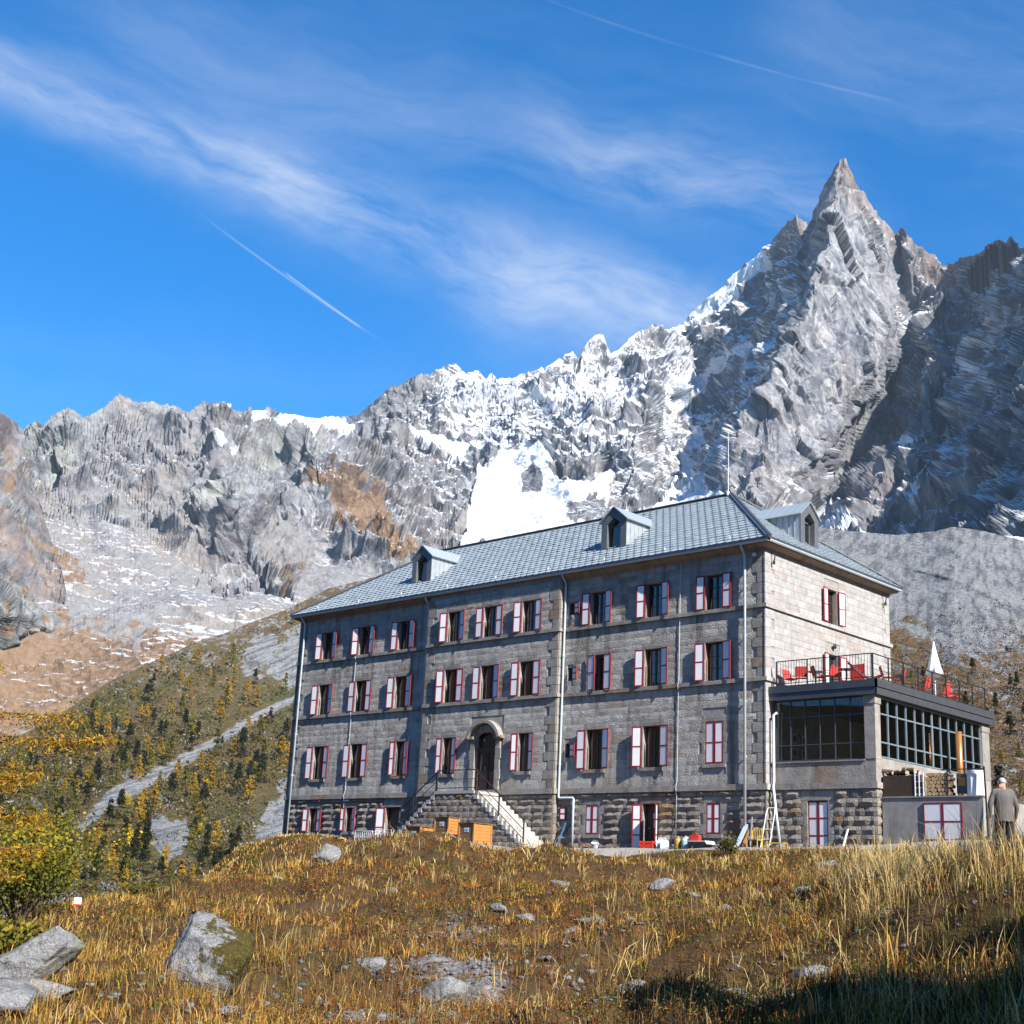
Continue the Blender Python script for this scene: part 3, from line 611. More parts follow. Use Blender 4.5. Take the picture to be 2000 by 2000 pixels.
def left_spur():
    top = [(-200,700),(-60,780),(0,806),(20,815),(36,830),(42,850),(60,930),(80,990),(95,1040),(108,1080),(120,1110),(128,1150),(132,1180)]
    bot = [(-200,1300),(132,1300)]
    P = [(-200,700,1800),(0,806,1980),(42,850,2230),(60,930,2080),(95,1040,1800),(120,1110,1590),(132,1180,1390),(-200,1190,1150),(0,1200,1200),(90,1200,1335),(132,1196,1385),(-200,1300,1130),(0,1300,1275),(132,1300,1330),(0,1000,1580),(60,1000,1830),(70,1100,1520),(-100,1000,1450),(40,1150,1330)]
    def disp(px, py, V, v):
        x, y, z = V[..., 0], V[..., 1], V[..., 2]; return (ridged3(x/130, y/130, z/260, 3)*55-25+facets(x/55, y/55, z/90)*20+facets(x/22, y/22, z/36, 4)*8+facets(x/9, y/9, z/13, 4)*2.4)*(smooth01(v*8)*.75+.25)*.6*np.clip(7/np.linalg.norm(np.gradient(V, axis=1), axis=2), .2, 1)
    def attrs(px, py, X, Z, v):
        t = .30+.35*fbm(px/40, py/60, 4); z = np.zeros(px.shape)
        return dict(snow=z-.2, turf=t, scree=z+.2, warm=z+.6, green=z+.8)
    sheet('mountain_spur', -200, 132, 170, 210, top, bot, P, [], disp, attrs, M['mountain'], lambda x: 3*ridged(x/18, x*0, 4)-2, (80, 90), 'steep rocky spur with tufts of brown turf', rock_colour, True)
left_spur()

LEFT_TOP = [(-300,1560),(-100,1490),(0,1455),(56,1428),(140,1380),(215,1330),(310,1287),(380,1255),(450,1232),(520,1205),(560,1190),(640,1150),(760,1120),(900,1090)]
def left_D(px, py):
    t = pl(LEFT_TOP, px); f = np.clip((1790-py)/(1790-t), 0, 1)
    return 300+ (pl([(-300,620),(0,760),(300,1050),(600,1300),(900,1400)], px)-300)*f**1.15
def left_disp(px, py, X, Z, v):
    return -(26*fbm(X/160, Z/90, 4)+7*fbm(X/34, Z/24, 4)+9*ridged((X-1.2*Z)/60, (Z+.6*X)/200, 4))*(smooth01(v*6)*.85+.15)
GULLY = [(585,1358),(500,1400),(420,1450),(350,1490),(300,1515),(250,1540),(215,1560),(190,1585),(160,1615)]
def left_slope():
    bot = [(-300,1840),(0,1840),(300,1840),(620,1800),(900,1750)]
    xs = np.linspace(-300, 900, 25); P = []
    for x in xs:
        t = pl(LEFT_TOP, x); b = pl(bot, x)
        for f in np.linspace(0, 1, 9): P.append((float(x), float(t+(b-t)*f), float(left_D(x, t+(b-t)*f))))
    def attrs(px, py, X, Z, v):
        g = np.array(GULLY, float); d = np.full(px.shape, 1e9)
        wx = px+6*fbm(px/20, py/20, 4); wy = py+6*fbm(px/20+5, py/20, 4)
        for a, b in zip(g, g[1:]):
            e = b-a; t = np.clip(((wx-a[0])*e[0]+(wy-a[1])*e[1])/(e@e), 0, 1); d = np.minimum(d, np.hypot(wx-a[0]-t*e[0], wy-a[1]-t*e[1]))
        rk = smooth01(1.6-d/pl([(150,7),(220,16),(280,16),(380,9),(585,6)], px))*.80
        slabs = [[(285,1610),(300,1594),(362,1600),(372,1615),(350,1672),(320,1678),(290,1640)], [(548,1525),(566,1515),(560,1580),(556,1640),(530,1690),(500,1660),(488,1640),(510,1600),(530,1560)], [(148,1665),(175,1668),(180,1705),(130,1790),(85,1790),(110,1720)],
                 [(108,1580),(122,1572),(140,1590),(156,1615),(140,1628),(120,1600)], [(232,1505),(255,1502),(258,1518),(236,1522)], [(60,1560),(75,1558),(92,1600),(88,1615)], [(200,1720),(240,1730),(230,1770),(205,1770)]]
        rk = np.maximum(rk, mask(px, py, slabs, wob=11)*.74)
        sc = [[(470,1262),(520,1240),(600,1215),(600,1335),(560,1342),(520,1330),(480,1312)]]
        rk = np.maximum(rk, mask(px, py, sc, wob=20)*.72)
        up = smooth01((1440-py)/180)*smooth01((px-150)/200); rk = np.maximum(rk, .42*up+.10*fbm(px/50, py/50, 3))
        crest = np.exp(-((py-pl(LEFT_TOP, px)-26)/9)**2)*.42; rk = np.maximum(rk, crest)
        return dict(rock=rk)
    sheet('wooded_slope', -300, 900, 560, 330, LEFT_TOP, bot, P, [], left_disp, attrs, M['slope'], lambda x: 2.5*fbm(x/30, x*0, 4), (60, 25), 'autumn hillside below the moraine crest', heath_colour)
left_slope()

MOR_TOP = [(1380,1060),(1500,1042),(1598,1031),(1659,1037),(1752,1045),(1822,1038),(1864,1029),(1915,1036),(2000,1056),(2150,1090)]
def mor_D(px, py):
    f = np.clip((1640-py)/(1640-pl(MOR_TOP, px)), 0, 1); return 190+700*f**1.5
def moraine():
    bot = [(1380,1640),(2150,1640)]; P = []
    for x in np.linspace(1380, 2150, 17):
        t = pl(MOR_TOP, x)
        for f in np.linspace(0, 1, 9): P.append((float(x), float(t+(1640-t)*f), float(mor_D(x, t+(1640-t)*f))))
    def disp(px, py, X, Z, v):
        return -(16*ridged((X+.45*Z)/70, Z/260, 4)+9*fbm(X/40, Z/40, 4)+3.0*fbm(X/8, Z/8, 3)-6)*(smooth01(v*8)*.85+.15)*np.clip(.25+(1-v)*.9, 0, 1)
    def attrs(px, py, X, Z, v):
        lim = pl([(1380,1120),(1720,1200),(1800,1190),(1900,1230),(2000,1200),(2150,1200)], px)
        rk = .95-.60*smooth01((py-lim+50+90*fbm(px/60, py/110, 4))/150)+.30*fbm(px/22, py/22, 4)
        return dict(rock=rk)
    sheet('moraine', 1380, 2150, 380, 300, MOR_TOP, bot, P, [], disp, attrs, M['slope'], lambda x: 2*fbm(x/14, x*0, 3), (50, 22), 'grey gravel moraine behind the hotel', heath_colour)
moraine()

# ------------------------------------------------------------------ near hillside
NEAR = []
def near(px, py, dist): NEAR.append(at(px, py, dist))
for px, py, d in [(-300,2080,15),(0,2060,16),(500,2060,16),(1000,2050,15.5),(1500,2050,13.5),(2000,2060,11.5),(2300,2060,10),(-200,1930,20),(0,1920,21),(300,1910,22),(600,1900,23.5),(1000,1900,23),(1400,1890,22),(1700,1880,19),(2000,1870,15.5),(2300,1860,13),
        (-200,1840,25),(0,1830,26),(200,1810,29),(400,1800,30),(700,1800,32),(1000,1800,32),(1300,1790,31),(1600,1770,28),(1850,1740,22),(2050,1730,19),(2300,1720,17),
        (130,1782,33),(300,1748,36),(430,1730,39),(520,1705,43),(600,1690,47),(700,1728,41),(1000,1735,43),(1300,1738,41),(1550,1720,38),(1800,1690,30),(2000,1682,26),(2200,1672,24),
        (640,1680,54),(720,1670,58),(850,1672,58),(1000,1673,56.5),(1150,1678,54),(1300,1683,51),(1450,1686,48),(1600,1688,45),(1750,1690,42),(1900,1684,37),(2020,1672,33),(2150,1670,30)]: near(px, py, d)
for p in [(-31.8,-.2,-1.25),(-31.8,4,-1.4),(-29.5,-.5,-.75),(-27,-.3,-.35),(-24,-.3,.0),(-20,-1.5,.08),(-16,-3.2,.03),(-12,-.6,.08),(-8,-.3,.1),(-4,-.3,.1),(0,-.2,.1),(4.7,-.1,.22),(6.5,.3,.45),(9,.3,.75),(12,.5,.7),(10,8,1.2),(14,12,1.0),(20,6,.8),(0,14,1.5),(-15,14,.5),(-32,14,-2.5),(5,16,1.8),
        (-31,-5,-1.6),(-24,-5,-.35),(-16,-6,-.25),(-8,-4.5,-.12),(0,-4,0.0),(5,-4,.1),(10,-4,.2),(-5,-2,.08),(2,-2,.12),(-12,-3,.0),(13,-8,-.3),(18,-12,-.5)]: NEAR.append(np.array(p, float))
# drop into the valley on the left of the brink
for px, py, d, z in [(100,1790,52,-9),(300,1748,58,-9),(450,1720,60,-8),(560,1700,66,-7),(-200,1800,45,-9),(0,1790,75,-18),(200,1790,80,-18),(400,1790,90,-18),(540,1790,95,-16),(-300,1800,100,-26),(100,1790,120,-28),(400,1790,130,-28)]:
    q = at(px, py, d); q[2] = z; NEAR.append(q)
NEAR += [EYE+FH*a+RH*b+np.array([0, 0, c]) for a, b, c in [(0,0,-1.65),(6,0,-1.72),(6,-4,-1.8),(6,4,-1.55),(0,-8,-1.7),(0,8,-1.4),(4,12,-1.0),(0,20,-.6),(8,20,.2),(-8,0,-1.6),(-8,16,-1.0),(-8,-16,-2),(20,22,.6),(30,30,1.5),(14,-14,-3.2),(28,-22,-6)]]
NEAR = np.array(NEAR); NC = NEAR[:, :2].copy()
def _phi(r2): return r2*np.log(r2+1e-6)*.5
def fit_rbf():
    n = len(NEAR); A = np.zeros((n+3, n+3)); d2 = ((NC[:, None]-NC[None])**2).sum(2); A[:n, :n] = _phi(d2)+np.eye(n)*.6
    A[:n, n] = 1; A[:n, n+1:] = NC; A[n, :n] = 1; A[n+1:, :n] = NC.T
    return np.linalg.solve(A, np.concatenate([NEAR[:, 2], [0, 0, 0]]))
RBW = fit_rbf()
def ground_base(x, y):
    x = np.atleast_1d(np.asarray(x, float)); y = np.atleast_1d(np.asarray(y, float)); out = np.empty(x.shape)
    xf, yf, of = x.ravel(), y.ravel(), out.reshape(-1)
    for i in range(0, len(xf), 20000):
        a = xf[i:i+20000]; b = yf[i:i+20000]; d2 = (a[:, None]-NC[None, :, 0])**2+(b[:, None]-NC[None, :, 1])**2
        of[i:i+20000] = _phi(d2)@RBW[:-3]+RBW[-3]+RBW[-2]*a+RBW[-1]*b
    return out
def ground(x, y):
    x = np.asarray(x, float); y = np.asarray(y, float); b = ground_base(x, y)
    flat = smooth01((y+6.5)/4)*smooth01((x+33)/6)
    lt = (x-EYE[0])*RH[0]+(y-EYE[1])*RH[1]; fd = (x-EYE[0])*FH[0]+(y-EYE[1])*FH[1]
    w = (1-.92*flat)*(1-.75*smooth01((lt-4)/4)*smooth01((fd-19)/6))*(1-.8*smooth01((-15-x)/5)*smooth01((y+15)/6))
    bm = .80*fbm(x/6.0, y/6.0, 3)+.42*fbm(x/2.1+3, y/2.1, 3)+.09*fbm(x/.55, y/.55, 2)
    return b+w*bm
def pathness(x, y):     # gravel walk along the front of the hotel
    d = np.abs(y+3.6-.25*np.sin(x*.35)-np.clip(x-4, 0, 40)*.12*-1*0)/2.1
    return smooth01(1.35-d)*smooth01((x+19)/4)*.95
def gravelness(px, py):
    return None
GRAV = [(-.6,17.6,2.4,2.0),(2.4,18.2,2.2,1.5),(-.6,23.0,1.6,1.6),(1.6,27.5,1.5,2.0),(-1.2,31,1.2,2.0)]
def hillside():
    nr, nc = 360, 620
    az = np.linspace(R(-33), R(33), nc); t = np.linspace(0, 1, nr)[:, None]; r_ = 3.0*(125/3.0)**t
    dx = np.sin(YAW+az)[None]*r_; dy = np.cos(YAW+az)[None]*r_
    x = EYE[0]+dx; y = EYE[1]+dy; z = ground(x, y)
    V = np.stack([x, y, z], -1)
    pn = pathness(x, y)
    # loose stones show through on the bank
    u, w, zz = pix(V.reshape(-1, 3)); u = u.reshape(x.shape); w = w.reshape(x.shape)
    gv = np.zeros(x.shape)
    dist = r_*np.ones(x.shape)
    lat = (V-EYE)@RH; fwd = (V-EYE)@FH
    for cx, cy, sx, sy in GRAV:
        gv = np.maximum(gv, np.exp(-((lat-cx)/sx)**2-((fwd-cy)/sy)**2))
    gv = gv*(.75+.8*fbm(x/1.6, y/1.6, 3))
    return link('hillside', grid_mesh('hillside', V.reshape(-1, 3), nr, nc, M['soil'], dict(path=pn, gravel=gv)))
def pix(V):
    d = np.asarray(V, float)-EYE; w = d@fw
    return 1000+FPX*(d@CR)/w, 1000-FPX*(d@CU)/w, w
tag(hillside(), 'grassy bank and gravel walk below the hotel', None, None, 'structure')
# ground that carries on under and behind everything out to the far slopes
def far_ground():
    mb = MB(); n = 48
    V = [(EYE[0], EYE[1], -45)]+[(EYE[0]+9000*math.cos(2*math.pi*k/n), EYE[1]+9000*math.sin(2*math.pi*k/n), -120) for k in range(n)]
    mb.add(V, [(0, 1+k, 1+(k+1) % n) for k in range(n)]); o = mb.build('valley_floor', M['soil']); tag(o, 'valley floor', None, None, 'structure')
far_ground()
# ------------------------------------------------------------------ hotel
XL, XC0, XC1, W = -31.8, -20.62, -11.4, 10.8       # left end, centre bay, depth
YC = -.3
hotel = tag(empty('stone_hotel', (0, 0, 0)), 'four storey grey stone hotel with zinc hip roof and red and white shutters', 'building')
BLOCKS = []          # every stone: dict(v, f, mat, owner, area)
def block(o, u, n, a, b, z0, z1, edge=.004, bulge=(.006, .02), base=.05, gap=.008, owner='hotel', mat='stone', fine=False):
    """one dressed stone on a wall face: o origin, u along, n outward"""
    o, u, n = map(lambda q: np.asarray(q, float), (o, u, n)); zz = np.array([0, 0, 1.])
    a += gap; b -= gap; z0 += gap; z1 -= gap
    if b-a < .05 or z1-z0 < .05: return
    nu = max(2, int(round((b-a)/.20))); nz = max(2, int(round((z1-z0)/.20)))
    V = []; F = []
    for j in range(nz+1):
        for i in range(nu+1):
            e = i in (0, nu) or j in (0, nz)
            d = edge+random.uniform(0, .004) if e else edge+random.uniform(*bulge)
            fu = a+(b-a)*i/nu; fz = z0+(z1-z0)*j/nz
            if not e: fu += random.uniform(-.03, .03); fz += random.uniform(-.03, .03)
            V.append(o+u*fu+zz*fz+n*d)
    L = lambda i, j: j*(nu+1)+i
    for j in range(nz):
        for i in range(nu): F.append((L(i, j), L(i+1, j), L(i+1, j+1), L(i, j+1)))
    ring = [L(i, 0) for i in range(nu)]+[L(nu, j) for j in range(nz)]+[L(i, nz) for i in range(nu, 0, -1)]+[L(0, j) for j in range(nz, 0, -1)]
    k = len(V); m = len(ring)
    V += [V[q]-n*(base+edge) for q in ring]
    for i in range(m): F.append((ring[i], k+i, k+(i+1) % m, ring[(i+1) % m]))
    c = o+u*(a+b)/2+zz*(z0+z1)/2
    dv = EYE-c; dist = np.linalg.norm(dv); vis = max(0, (dv/dist)@n)
    BLOCKS.append(dict(v=V, f=F, mat=mat, owner=owner, s=(b-a)*(z1-z0)*vis/dist**2))
def cut(iv, holes):
    out = []
    for a, b in iv:
        seg = [(a, b)]
        for h0, h1 in holes:
            ns = []
            for p, q in seg:
                if h1 <= p or h0 >= q: ns.append((p, q))
                else:
                    if h0 > p: ns.append((p, h0))
                    if h1 < q: ns.append((h1, q))
            seg = ns
        out += seg
    return out
def courses(o, u, n, a, b, zs, holes, wmin=.5, wmax=1.15, **kw):
    """rows of stones between z levels; holes are (u0,u1,z0,z1)"""
    for z0, z1 in zip(zs, zs[1:]):
        hs = [(h[0], h[1]) for h in holes if h[2] < z1-.02 and h[3] > z0+.02]
        for p, q in cut([(a, b)], hs):
            x = p
            while x < q-1e-6:
                w = random.uniform(wmin, wmax)
                if q-(x+w) < wmin*.7: w = q-x
                block(o, u, n, x, min(q, x+w), z0, z1, **kw); x += w
def levels(*parts):       # (z0, z1, count) runs
    z = [parts[0][0]]
    for a, b, k in parts: z += [a+(b-a)*(i+1)/k for i in range(k)]
    return z
UP = dict(edge=.003, bulge=(.002, .022), mat='stone', gap=.0045)
SM = dict(edge=.006, bulge=(.004, .014), mat='stone_trim', gap=.006)
RO = dict(edge=.012, bulge=(.030, .105), mat='stone_rough', gap=.014)
# openings: (name, centre, width, z0, z1, kind)
COLS = {'l': (-29.2, -26.0, -22.78), 'c': (-18.65, -16.05, -13.39), 'r': (-9.24, -5.94, -2.62)}
WIN = []
def win(sec, x, w, z0, z1, **k): WIN.append(dict(sec=sec, x=x, w=w, z0=z0, z1=z1, **k))
for sec, xs in COLS.items():
    for x in xs:
        win(sec, x, .94, 10.37, 11.95, row='T', panes=True); win(sec, x, .96, 7.23, 8.93, row='M', panes=True, ajar=(x == -9.24))
for x in COLS['l'][:2]: win('l', x, 1.0, 3.67, 5.47, row='G')
win('l', -22.48, .72, 3.69, 5.47, row='G')
for x in (-18.61, -13.39): win('c', x, .73, 3.64, 5.45, row='G')
for x in COLS['r'][:2]: win('r', x, 1.0, 3.64, 5.46, row='G')
win('r', -2.60, .92, 3.69, 5.48, row='G', closed=True)
win('l', -29.23, .80, .80, 2.08, row='B'); win('l', -26.2, .62, .84, 2.09, row='B')
win('r', -9.27, .74, .74, 2.04, row='B', closed=True); win('r', -2.63, .69, .77, 2.05, row='B', closed=True)
for z0, z1, rw in ((11.0, 11.59, 'T'), (7.82, 8.47, 'M'), (4.22, 4.87, 'G')): win('r', -10.86, .38, z0, z1, row=rw, small=True)
win('r', -10.98, .36, 1.36, 1.96, row='B', small=True, closed=True)
DOORS = [dict(sec='l', x=-22.72, w=1.15, z0=-.1, z1=2.08), dict(sec='r', x=-5.95, w=.86, z0=.02, z1=2.06)]
SEC = {'l': (XL, XC0, 0.0), 'c': (XC0, XC1, YC), 'r': (XC1, 0.0, 0.0)}
LINT = {'T': .24, 'M': .26, 'G': .28, 'B': .26}
BANDS = [levels((-1.5, -.02, 4), (-.02, .74, 2), (.74, 2.06, 4), (2.06, 2.34, 1), (2.34, 2.55, 1)), levels((2.8, 3.66, 2), (3.66, 5.46, 5), (5.46, 5.74, 1), (5.74, 7.05, 4)),
         levels((7.23, 8.93, 5), (8.93, 9.19, 1), (9.19, 10.2, 3)), levels((10.37, 11.95, 5), (11.95, 12.19, 1), (12.19, 12.7, 2))]
wall = None
core = MB()
def core_face(o, u, n, a, b, z0, z1, holes, rev=.30):
    """wall plane behind the stones with the openings left free, plus their reveals"""
    o, u, n = map(lambda q: np.asarray(q, float), (o, u, n)); zz = np.array([0, 0, 1.]); o2 = o-n*.02
    us = sorted({a, b, *[h[0] for h in holes], *[h[1] for h in holes]}); zs = sorted({z0, z1, *[h[2] for h in holes], *[h[3] for h in holes]})
    us = [q for q in us if a <= q <= b]; zs = [q for q in zs if z0 <= q <= z1]
    for i in range(len(us)-1):
        for j in range(len(zs)-1):
            um = (us[i]+us[i+1])/2; zm = (zs[j]+zs[j+1])/2
            if any(h[0] < um < h[1] and h[2] < zm < h[3] for h in holes): continue
            core.add([o2+u*us[i]+zz*zs[j], o2+u*us[i+1]+zz*zs[j], o2+u*us[i+1]+zz*zs[j+1], o2+u*us[i]+zz*zs[j+1]], [(0, 1, 2, 3)])
    for h in holes:
        p = [o2+u*h[0]+zz*h[2], o2+u*h[1]+zz*h[2], o2+u*h[1]+zz*h[3], o2+u*h[0]+zz*h[3]]; q = [k-n*rev for k in p]
        core.add(p+q, [(0, 1, 5, 4), (1, 2, 6, 5), (2, 3, 7, 6), (3, 0, 4, 7), (4, 5, 6, 7)], 1)
def face_of(sec): a, b, y = SEC[sec]; return np.array([0, y, 0.]), np.array([1., 0, 0]), np.array([0, -1., 0])
MAIN_DOOR = (-16.62, -15.20, 2.80, 5.62)
for sec, (a, b, y) in SEC.items():
    o, u, n = face_of(sec)
    holes = [(w['x']-w['w']/2, w['x']+w['w']/2, w['z0'], w['z1']) for w in WIN if w['sec'] == sec]+[(d['x']-d['w']/2, d['x']+d['w']/2, d['z0'], d['z1']) for d in DOORS if d['sec'] == sec]
    if sec == 'c': holes.append(MAIN_DOOR)
    core_face(o, u, n, a, b, -1.6, 13.0, holes)
    sur = []
    for w in WIN:
        if w['sec'] != sec: continue
        x0, x1 = w['x']-w['w']/2, w['x']+w['w']/2
        if w.get('small'): continue
        lh = LINT[w['row']]; block(o, u, n, x0-.16, x1+.16, w['z1'], w['z1']+lh, **SM); sur.append((x0-.16, x1+.16, w['z1'], w['z1']+lh))
        if w['row'] in 'GB':
            block(o, u, n, x0-.14, x1+.14, w['z0']-.17, w['z0'], edge=.055, bulge=(.0, .006), mat='stone_trim', base=.10); sur.append((x0-.14, x1+.14, w['z0']-.17, w['z0']))
        if w['row'] == 'B' or w.get('closed'):
            zz_ = levels((w['z0'], w['z1'], 4 if w['row'] == 'G' else 3))
            for k, (q0, q1) in enumerate(zip(zz_, zz_[1:])):
                e = .34 if k % 2 == 0 else .18
                block(o, u, n, x0-e, x0, q0, q1, **SM); block(o, u, n, x1, x1+e, q0, q1, **SM); sur += [(x0-e, x0, q0, q1), (x1, x1+e, q0, q1)]
    for d in DOORS:
        if d['sec'] == sec: block(o, u, n, d['x']-d['w']/2-.2, d['x']+d['w']/2+.2, d['z1'], d['z1']+.28, **SM); sur.append((d['x']-d['w']/2-.2, d['x']+d['w']/2+.2, d['z1'], d['z1']+.28))
    if sec == 'c': sur.append((-17.05, -14.78, 2.8, 6.1))
    # quoins at the ends of each part of the front
    ends = {'l': [(a, 1)], 'c': [(a, 1), (b, -1)], 'r': [(b, -1)]}[sec]
    for z0, z1 in ((2.8, 7.05), (7.23, 10.2), (10.37, 12.7)):
        k = int(round((z1-z0)/.43)); qz = levels((z0, z1, k))
        for i, (q0, q1) in enumerate(zip(qz, qz[1:])):
            for e, sg in ends:
                wq = .66 if i % 2 else .42
                x0, x1 = sorted((e, e+sg*wq)); block(o, u, n, x0, x1, q0, q1, edge=.018, bulge=(.001, .010), mat='stone_trim', base=.06, gap=.009); sur.append((x0, x1, q0, q1))
    allh = holes+sur
    for bi, zs in enumerate(BANDS):
        courses(o, u, n, a+(.0 if sec != 'r' else .05), b, zs, allh, **(RO if bi == 0 else UP))
    # string courses and plinth moulding, in lengths
    for z0, z1, pr in ((2.55, 2.80, .11), (7.05, 7.23, .10), (10.20, 10.37, .10)):
        x = a-(.10 if sec == 'l' else 0 if sec == 'c' else -.02)
        e = b+(.10 if sec == 'r' else 0)
        while x < e-1e-6:
            q = random.uniform(1.1, 1.9); q = e-x if e-x-q < .6 else q
            block(o, u, n, x, x+q, z0, z1, edge=pr, bulge=(0, .006), mat='stone_trim', base=pr+.04, gap=.004); x += q
# returns of the centre bay
for xx, nx in ((XC1, 1.), (XC0, -1.)):
    o = np.array([xx, YC if nx > 0 else 0., 0.]); u = np.array([0, 1. if nx > 0 else -1., 0]); n = np.array([nx, 0, 0])
    core_face(o, u, n, 0, .32, -1.6, 13.0, [])
    for z0, z1 in ((-1.5, 2.55), (2.8, 7.05), (7.23, 10.2), (10.37, 12.7)):
        k = int(round((z1-z0)/.43)); qz = levels((z0, z1, k))
        for q0, q1 in zip(qz, qz[1:]): block(o, u, n, 0, .31, q0, q1, edge=.04, bulge=(.0, .01), mat='stone_trim' if z0 > 0 else 'stone_rough', base=.06)
    for z0, z1, pr in ((2.55, 2.80, .11), (7.05, 7.23, .10), (10.20, 10.37, .10)): block(o, u, n, -.1 if nx > 0 else 0, .31, z0, z1, edge=pr, bulge=(0, .005), mat='stone_trim', base=pr+.03)
# side face (x = 0)
o, u, n = np.array([0., 0, 0]), np.array([0, 1., 0]), np.array([1., 0, 0])
side_holes = [(4.98, 5.92, 10.40, 12.0), (4.98, 5.92, 6.85, 9.0)]
core_face(o, u, n, 0, W, -.5, 13.0, side_holes)
sur = []
for z0, z1 in ((-.3, 2.55), (2.8, 7.05), (7.23, 10.2), (10.37, 12.7)):
    k = int(round((z1-z0)/.43)); qz = levels((z0, z1, k))
    for i, (q0, q1) in enumerate(zip(qz, qz[1:])):
        for e, sg in ((0, 1), (W, -1)):
            wq = .42 if i % 2 else .66; x0, x1 = sorted((e, e+sg*wq))
            kw = dict(edge=.014, bulge=(.002, .007), mat='stone_sunlit', gap=.006) if z0 > 0 else RO
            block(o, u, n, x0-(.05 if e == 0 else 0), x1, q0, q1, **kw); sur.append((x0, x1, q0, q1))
for h in side_holes: block(o, u, n, h[0]-.15, h[1]+.15, h[3], h[3]+.25, **SM); sur.append((h[0]-.15, h[1]+.15, h[3], h[3]+.25))
for zs in BANDS[1:]: courses(o, u, n, 0, W, [z for z in zs if z > 2.7], side_holes+sur, edge=.004, bulge=(.002, .008), mat='stone_sunlit', gap=.005)
for z0, z1, pr in ((2.55, 2.80, .11), (7.05, 7.23, .10), (10.20, 10.37, .10)):
    x = 0.0
    while x < W-1e-6:
        q = random.uniform(1.1, 1.9); q = W-x if W-x-q < .6 else q; block(o, u, n, x-(.1 if x == 0 else 0), x+q+(.1 if x+q > W-.01 else 0), z0, z1, edge=pr, bulge=(0, .005), mat='stone_sunlit', base=pr+.04, gap=.004); x += q
# far and left walls stay plain rendered masonry
core.add([(XL, 0, -1.6), (XL, W, -1.6), (XL, W, 13), (XL, 0, 13)], [(0, 1, 2, 3)]); core.add([(XL, W, -1.6), (0, W, -1.6), (0, W, 13), (XL, W, 13)], [(0, 1, 2, 3)])
wall = core.build('wall', [M['mortar'], M['stone_trim']], hotel)
# left-hand quoins turned round the corner so that the end of the house is not a knife edge
for z0, z1 in ((-1.5, 2.55), (2.8, 7.05), (7.23, 10.2), (10.37, 12.7)):
    qz = levels((z0, z1, int(round((z1-z0)/.43))))
    for i, (q0, q1) in enumerate(zip(qz, qz[1:])): block((XL, W, 0), (0, -1, 0), (-1, 0, 0), W-(.42 if i % 2 else .66), W+.05, q0, q1, edge=.045, bulge=(.002, .012), mat='stone_trim')
for z0, z1, pr in ((2.55, 2.80, .11), (7.05, 7.23, .10), (10.20, 10.37, .10)): block((XL, W, 0), (0, -1, 0), (-1, 0, 0), 0, W+.1, z0, z1, edge=pr, bulge=(0, .005), mat='stone_trim', base=.15)

# --- cornice, gutter
def sweep(prof, path, mats, name, parent, closed=False):
    """profile (out, z) carried along a horizontal path of (point, outward) corners"""
    mb = MB(); m = len(prof); V = []
    for (p, nrm) in path:
        for q, z in prof: V.append((p[0]+nrm[0]*q, p[1]+nrm[1]*q, z))
    F = []
    for i in range(len(path)-1):
        for k in range(m): F.append((i*m+k, i*m+(k+1) % m, (i+1)*m+(k+1) % m, (i+1)*m+k))
    F += [tuple(range(m)), tuple(range((len(path)-1)*m, len(path)*m))]
    mb.add(V, F); return mb.build(name, mats, parent)
PATH = [((XL, W), (-1, 1)), ((XL, 0), (-1, -1)), ((XC0, 0), (-.0, -1)), ((0, 0), (1, -1)), ((0, W), (1, 1)), ((XL, W), (-1, 1))]
sweep([(0, 12.70), (.03, 12.70), (.05, 12.76), (.05, 12.80), (.12, 12.83), (.30, 12.90), (.36, 12.93), (.36, 13.04), (0, 13.04)], PATH, M['stone_trim'], 'cornice', hotel)
sweep([(0, 13.045), (.40, 13.045), (.44, 13.08), (.44, 13.12), (0, 13.12)], PATH, M['wood_dark'], 'soffit', hotel)
for (p, q) in (((XL-.42, -.44, 13.0), (XC0, -.44, 13.0)), ((XC0+.02, -.44, 13.0), (XC1, -.44, 13.0)), ((XC1+.02, -.44, 13.0), (.44, -.44, 13.0)), ((.44, -.38, 13.0), (.44, W+.44, 13.0))):
    g = MB(); p, q = np.array(p), np.array(q); d = (q-p)/np.linalg.norm(q-p); nn = np.array([d[1], -d[0], 0]);
    V = [];
    for e in (p, q):
        for k in range(7):
            a_ = math.pi*k/6; V.append(e+nn*(-.075*math.cos(a_))+np.array([0, 0, .055-.10*math.sin(a_)]))
        for k in range(6, -1, -1):
            a_ = math.pi*k/6; V.append(e+nn*(-.066*math.cos(a_))+np.array([0, 0, .055-.088*math.sin(a_)]))
    F = [(k, (k+1) % 14, 14+(k+1) % 14, 14+k) for k in range(14)]+[tuple(range(14)), tuple(range(14, 28))]
    g.add(V, F); g.build('gutter', M['pipe'], hotel)

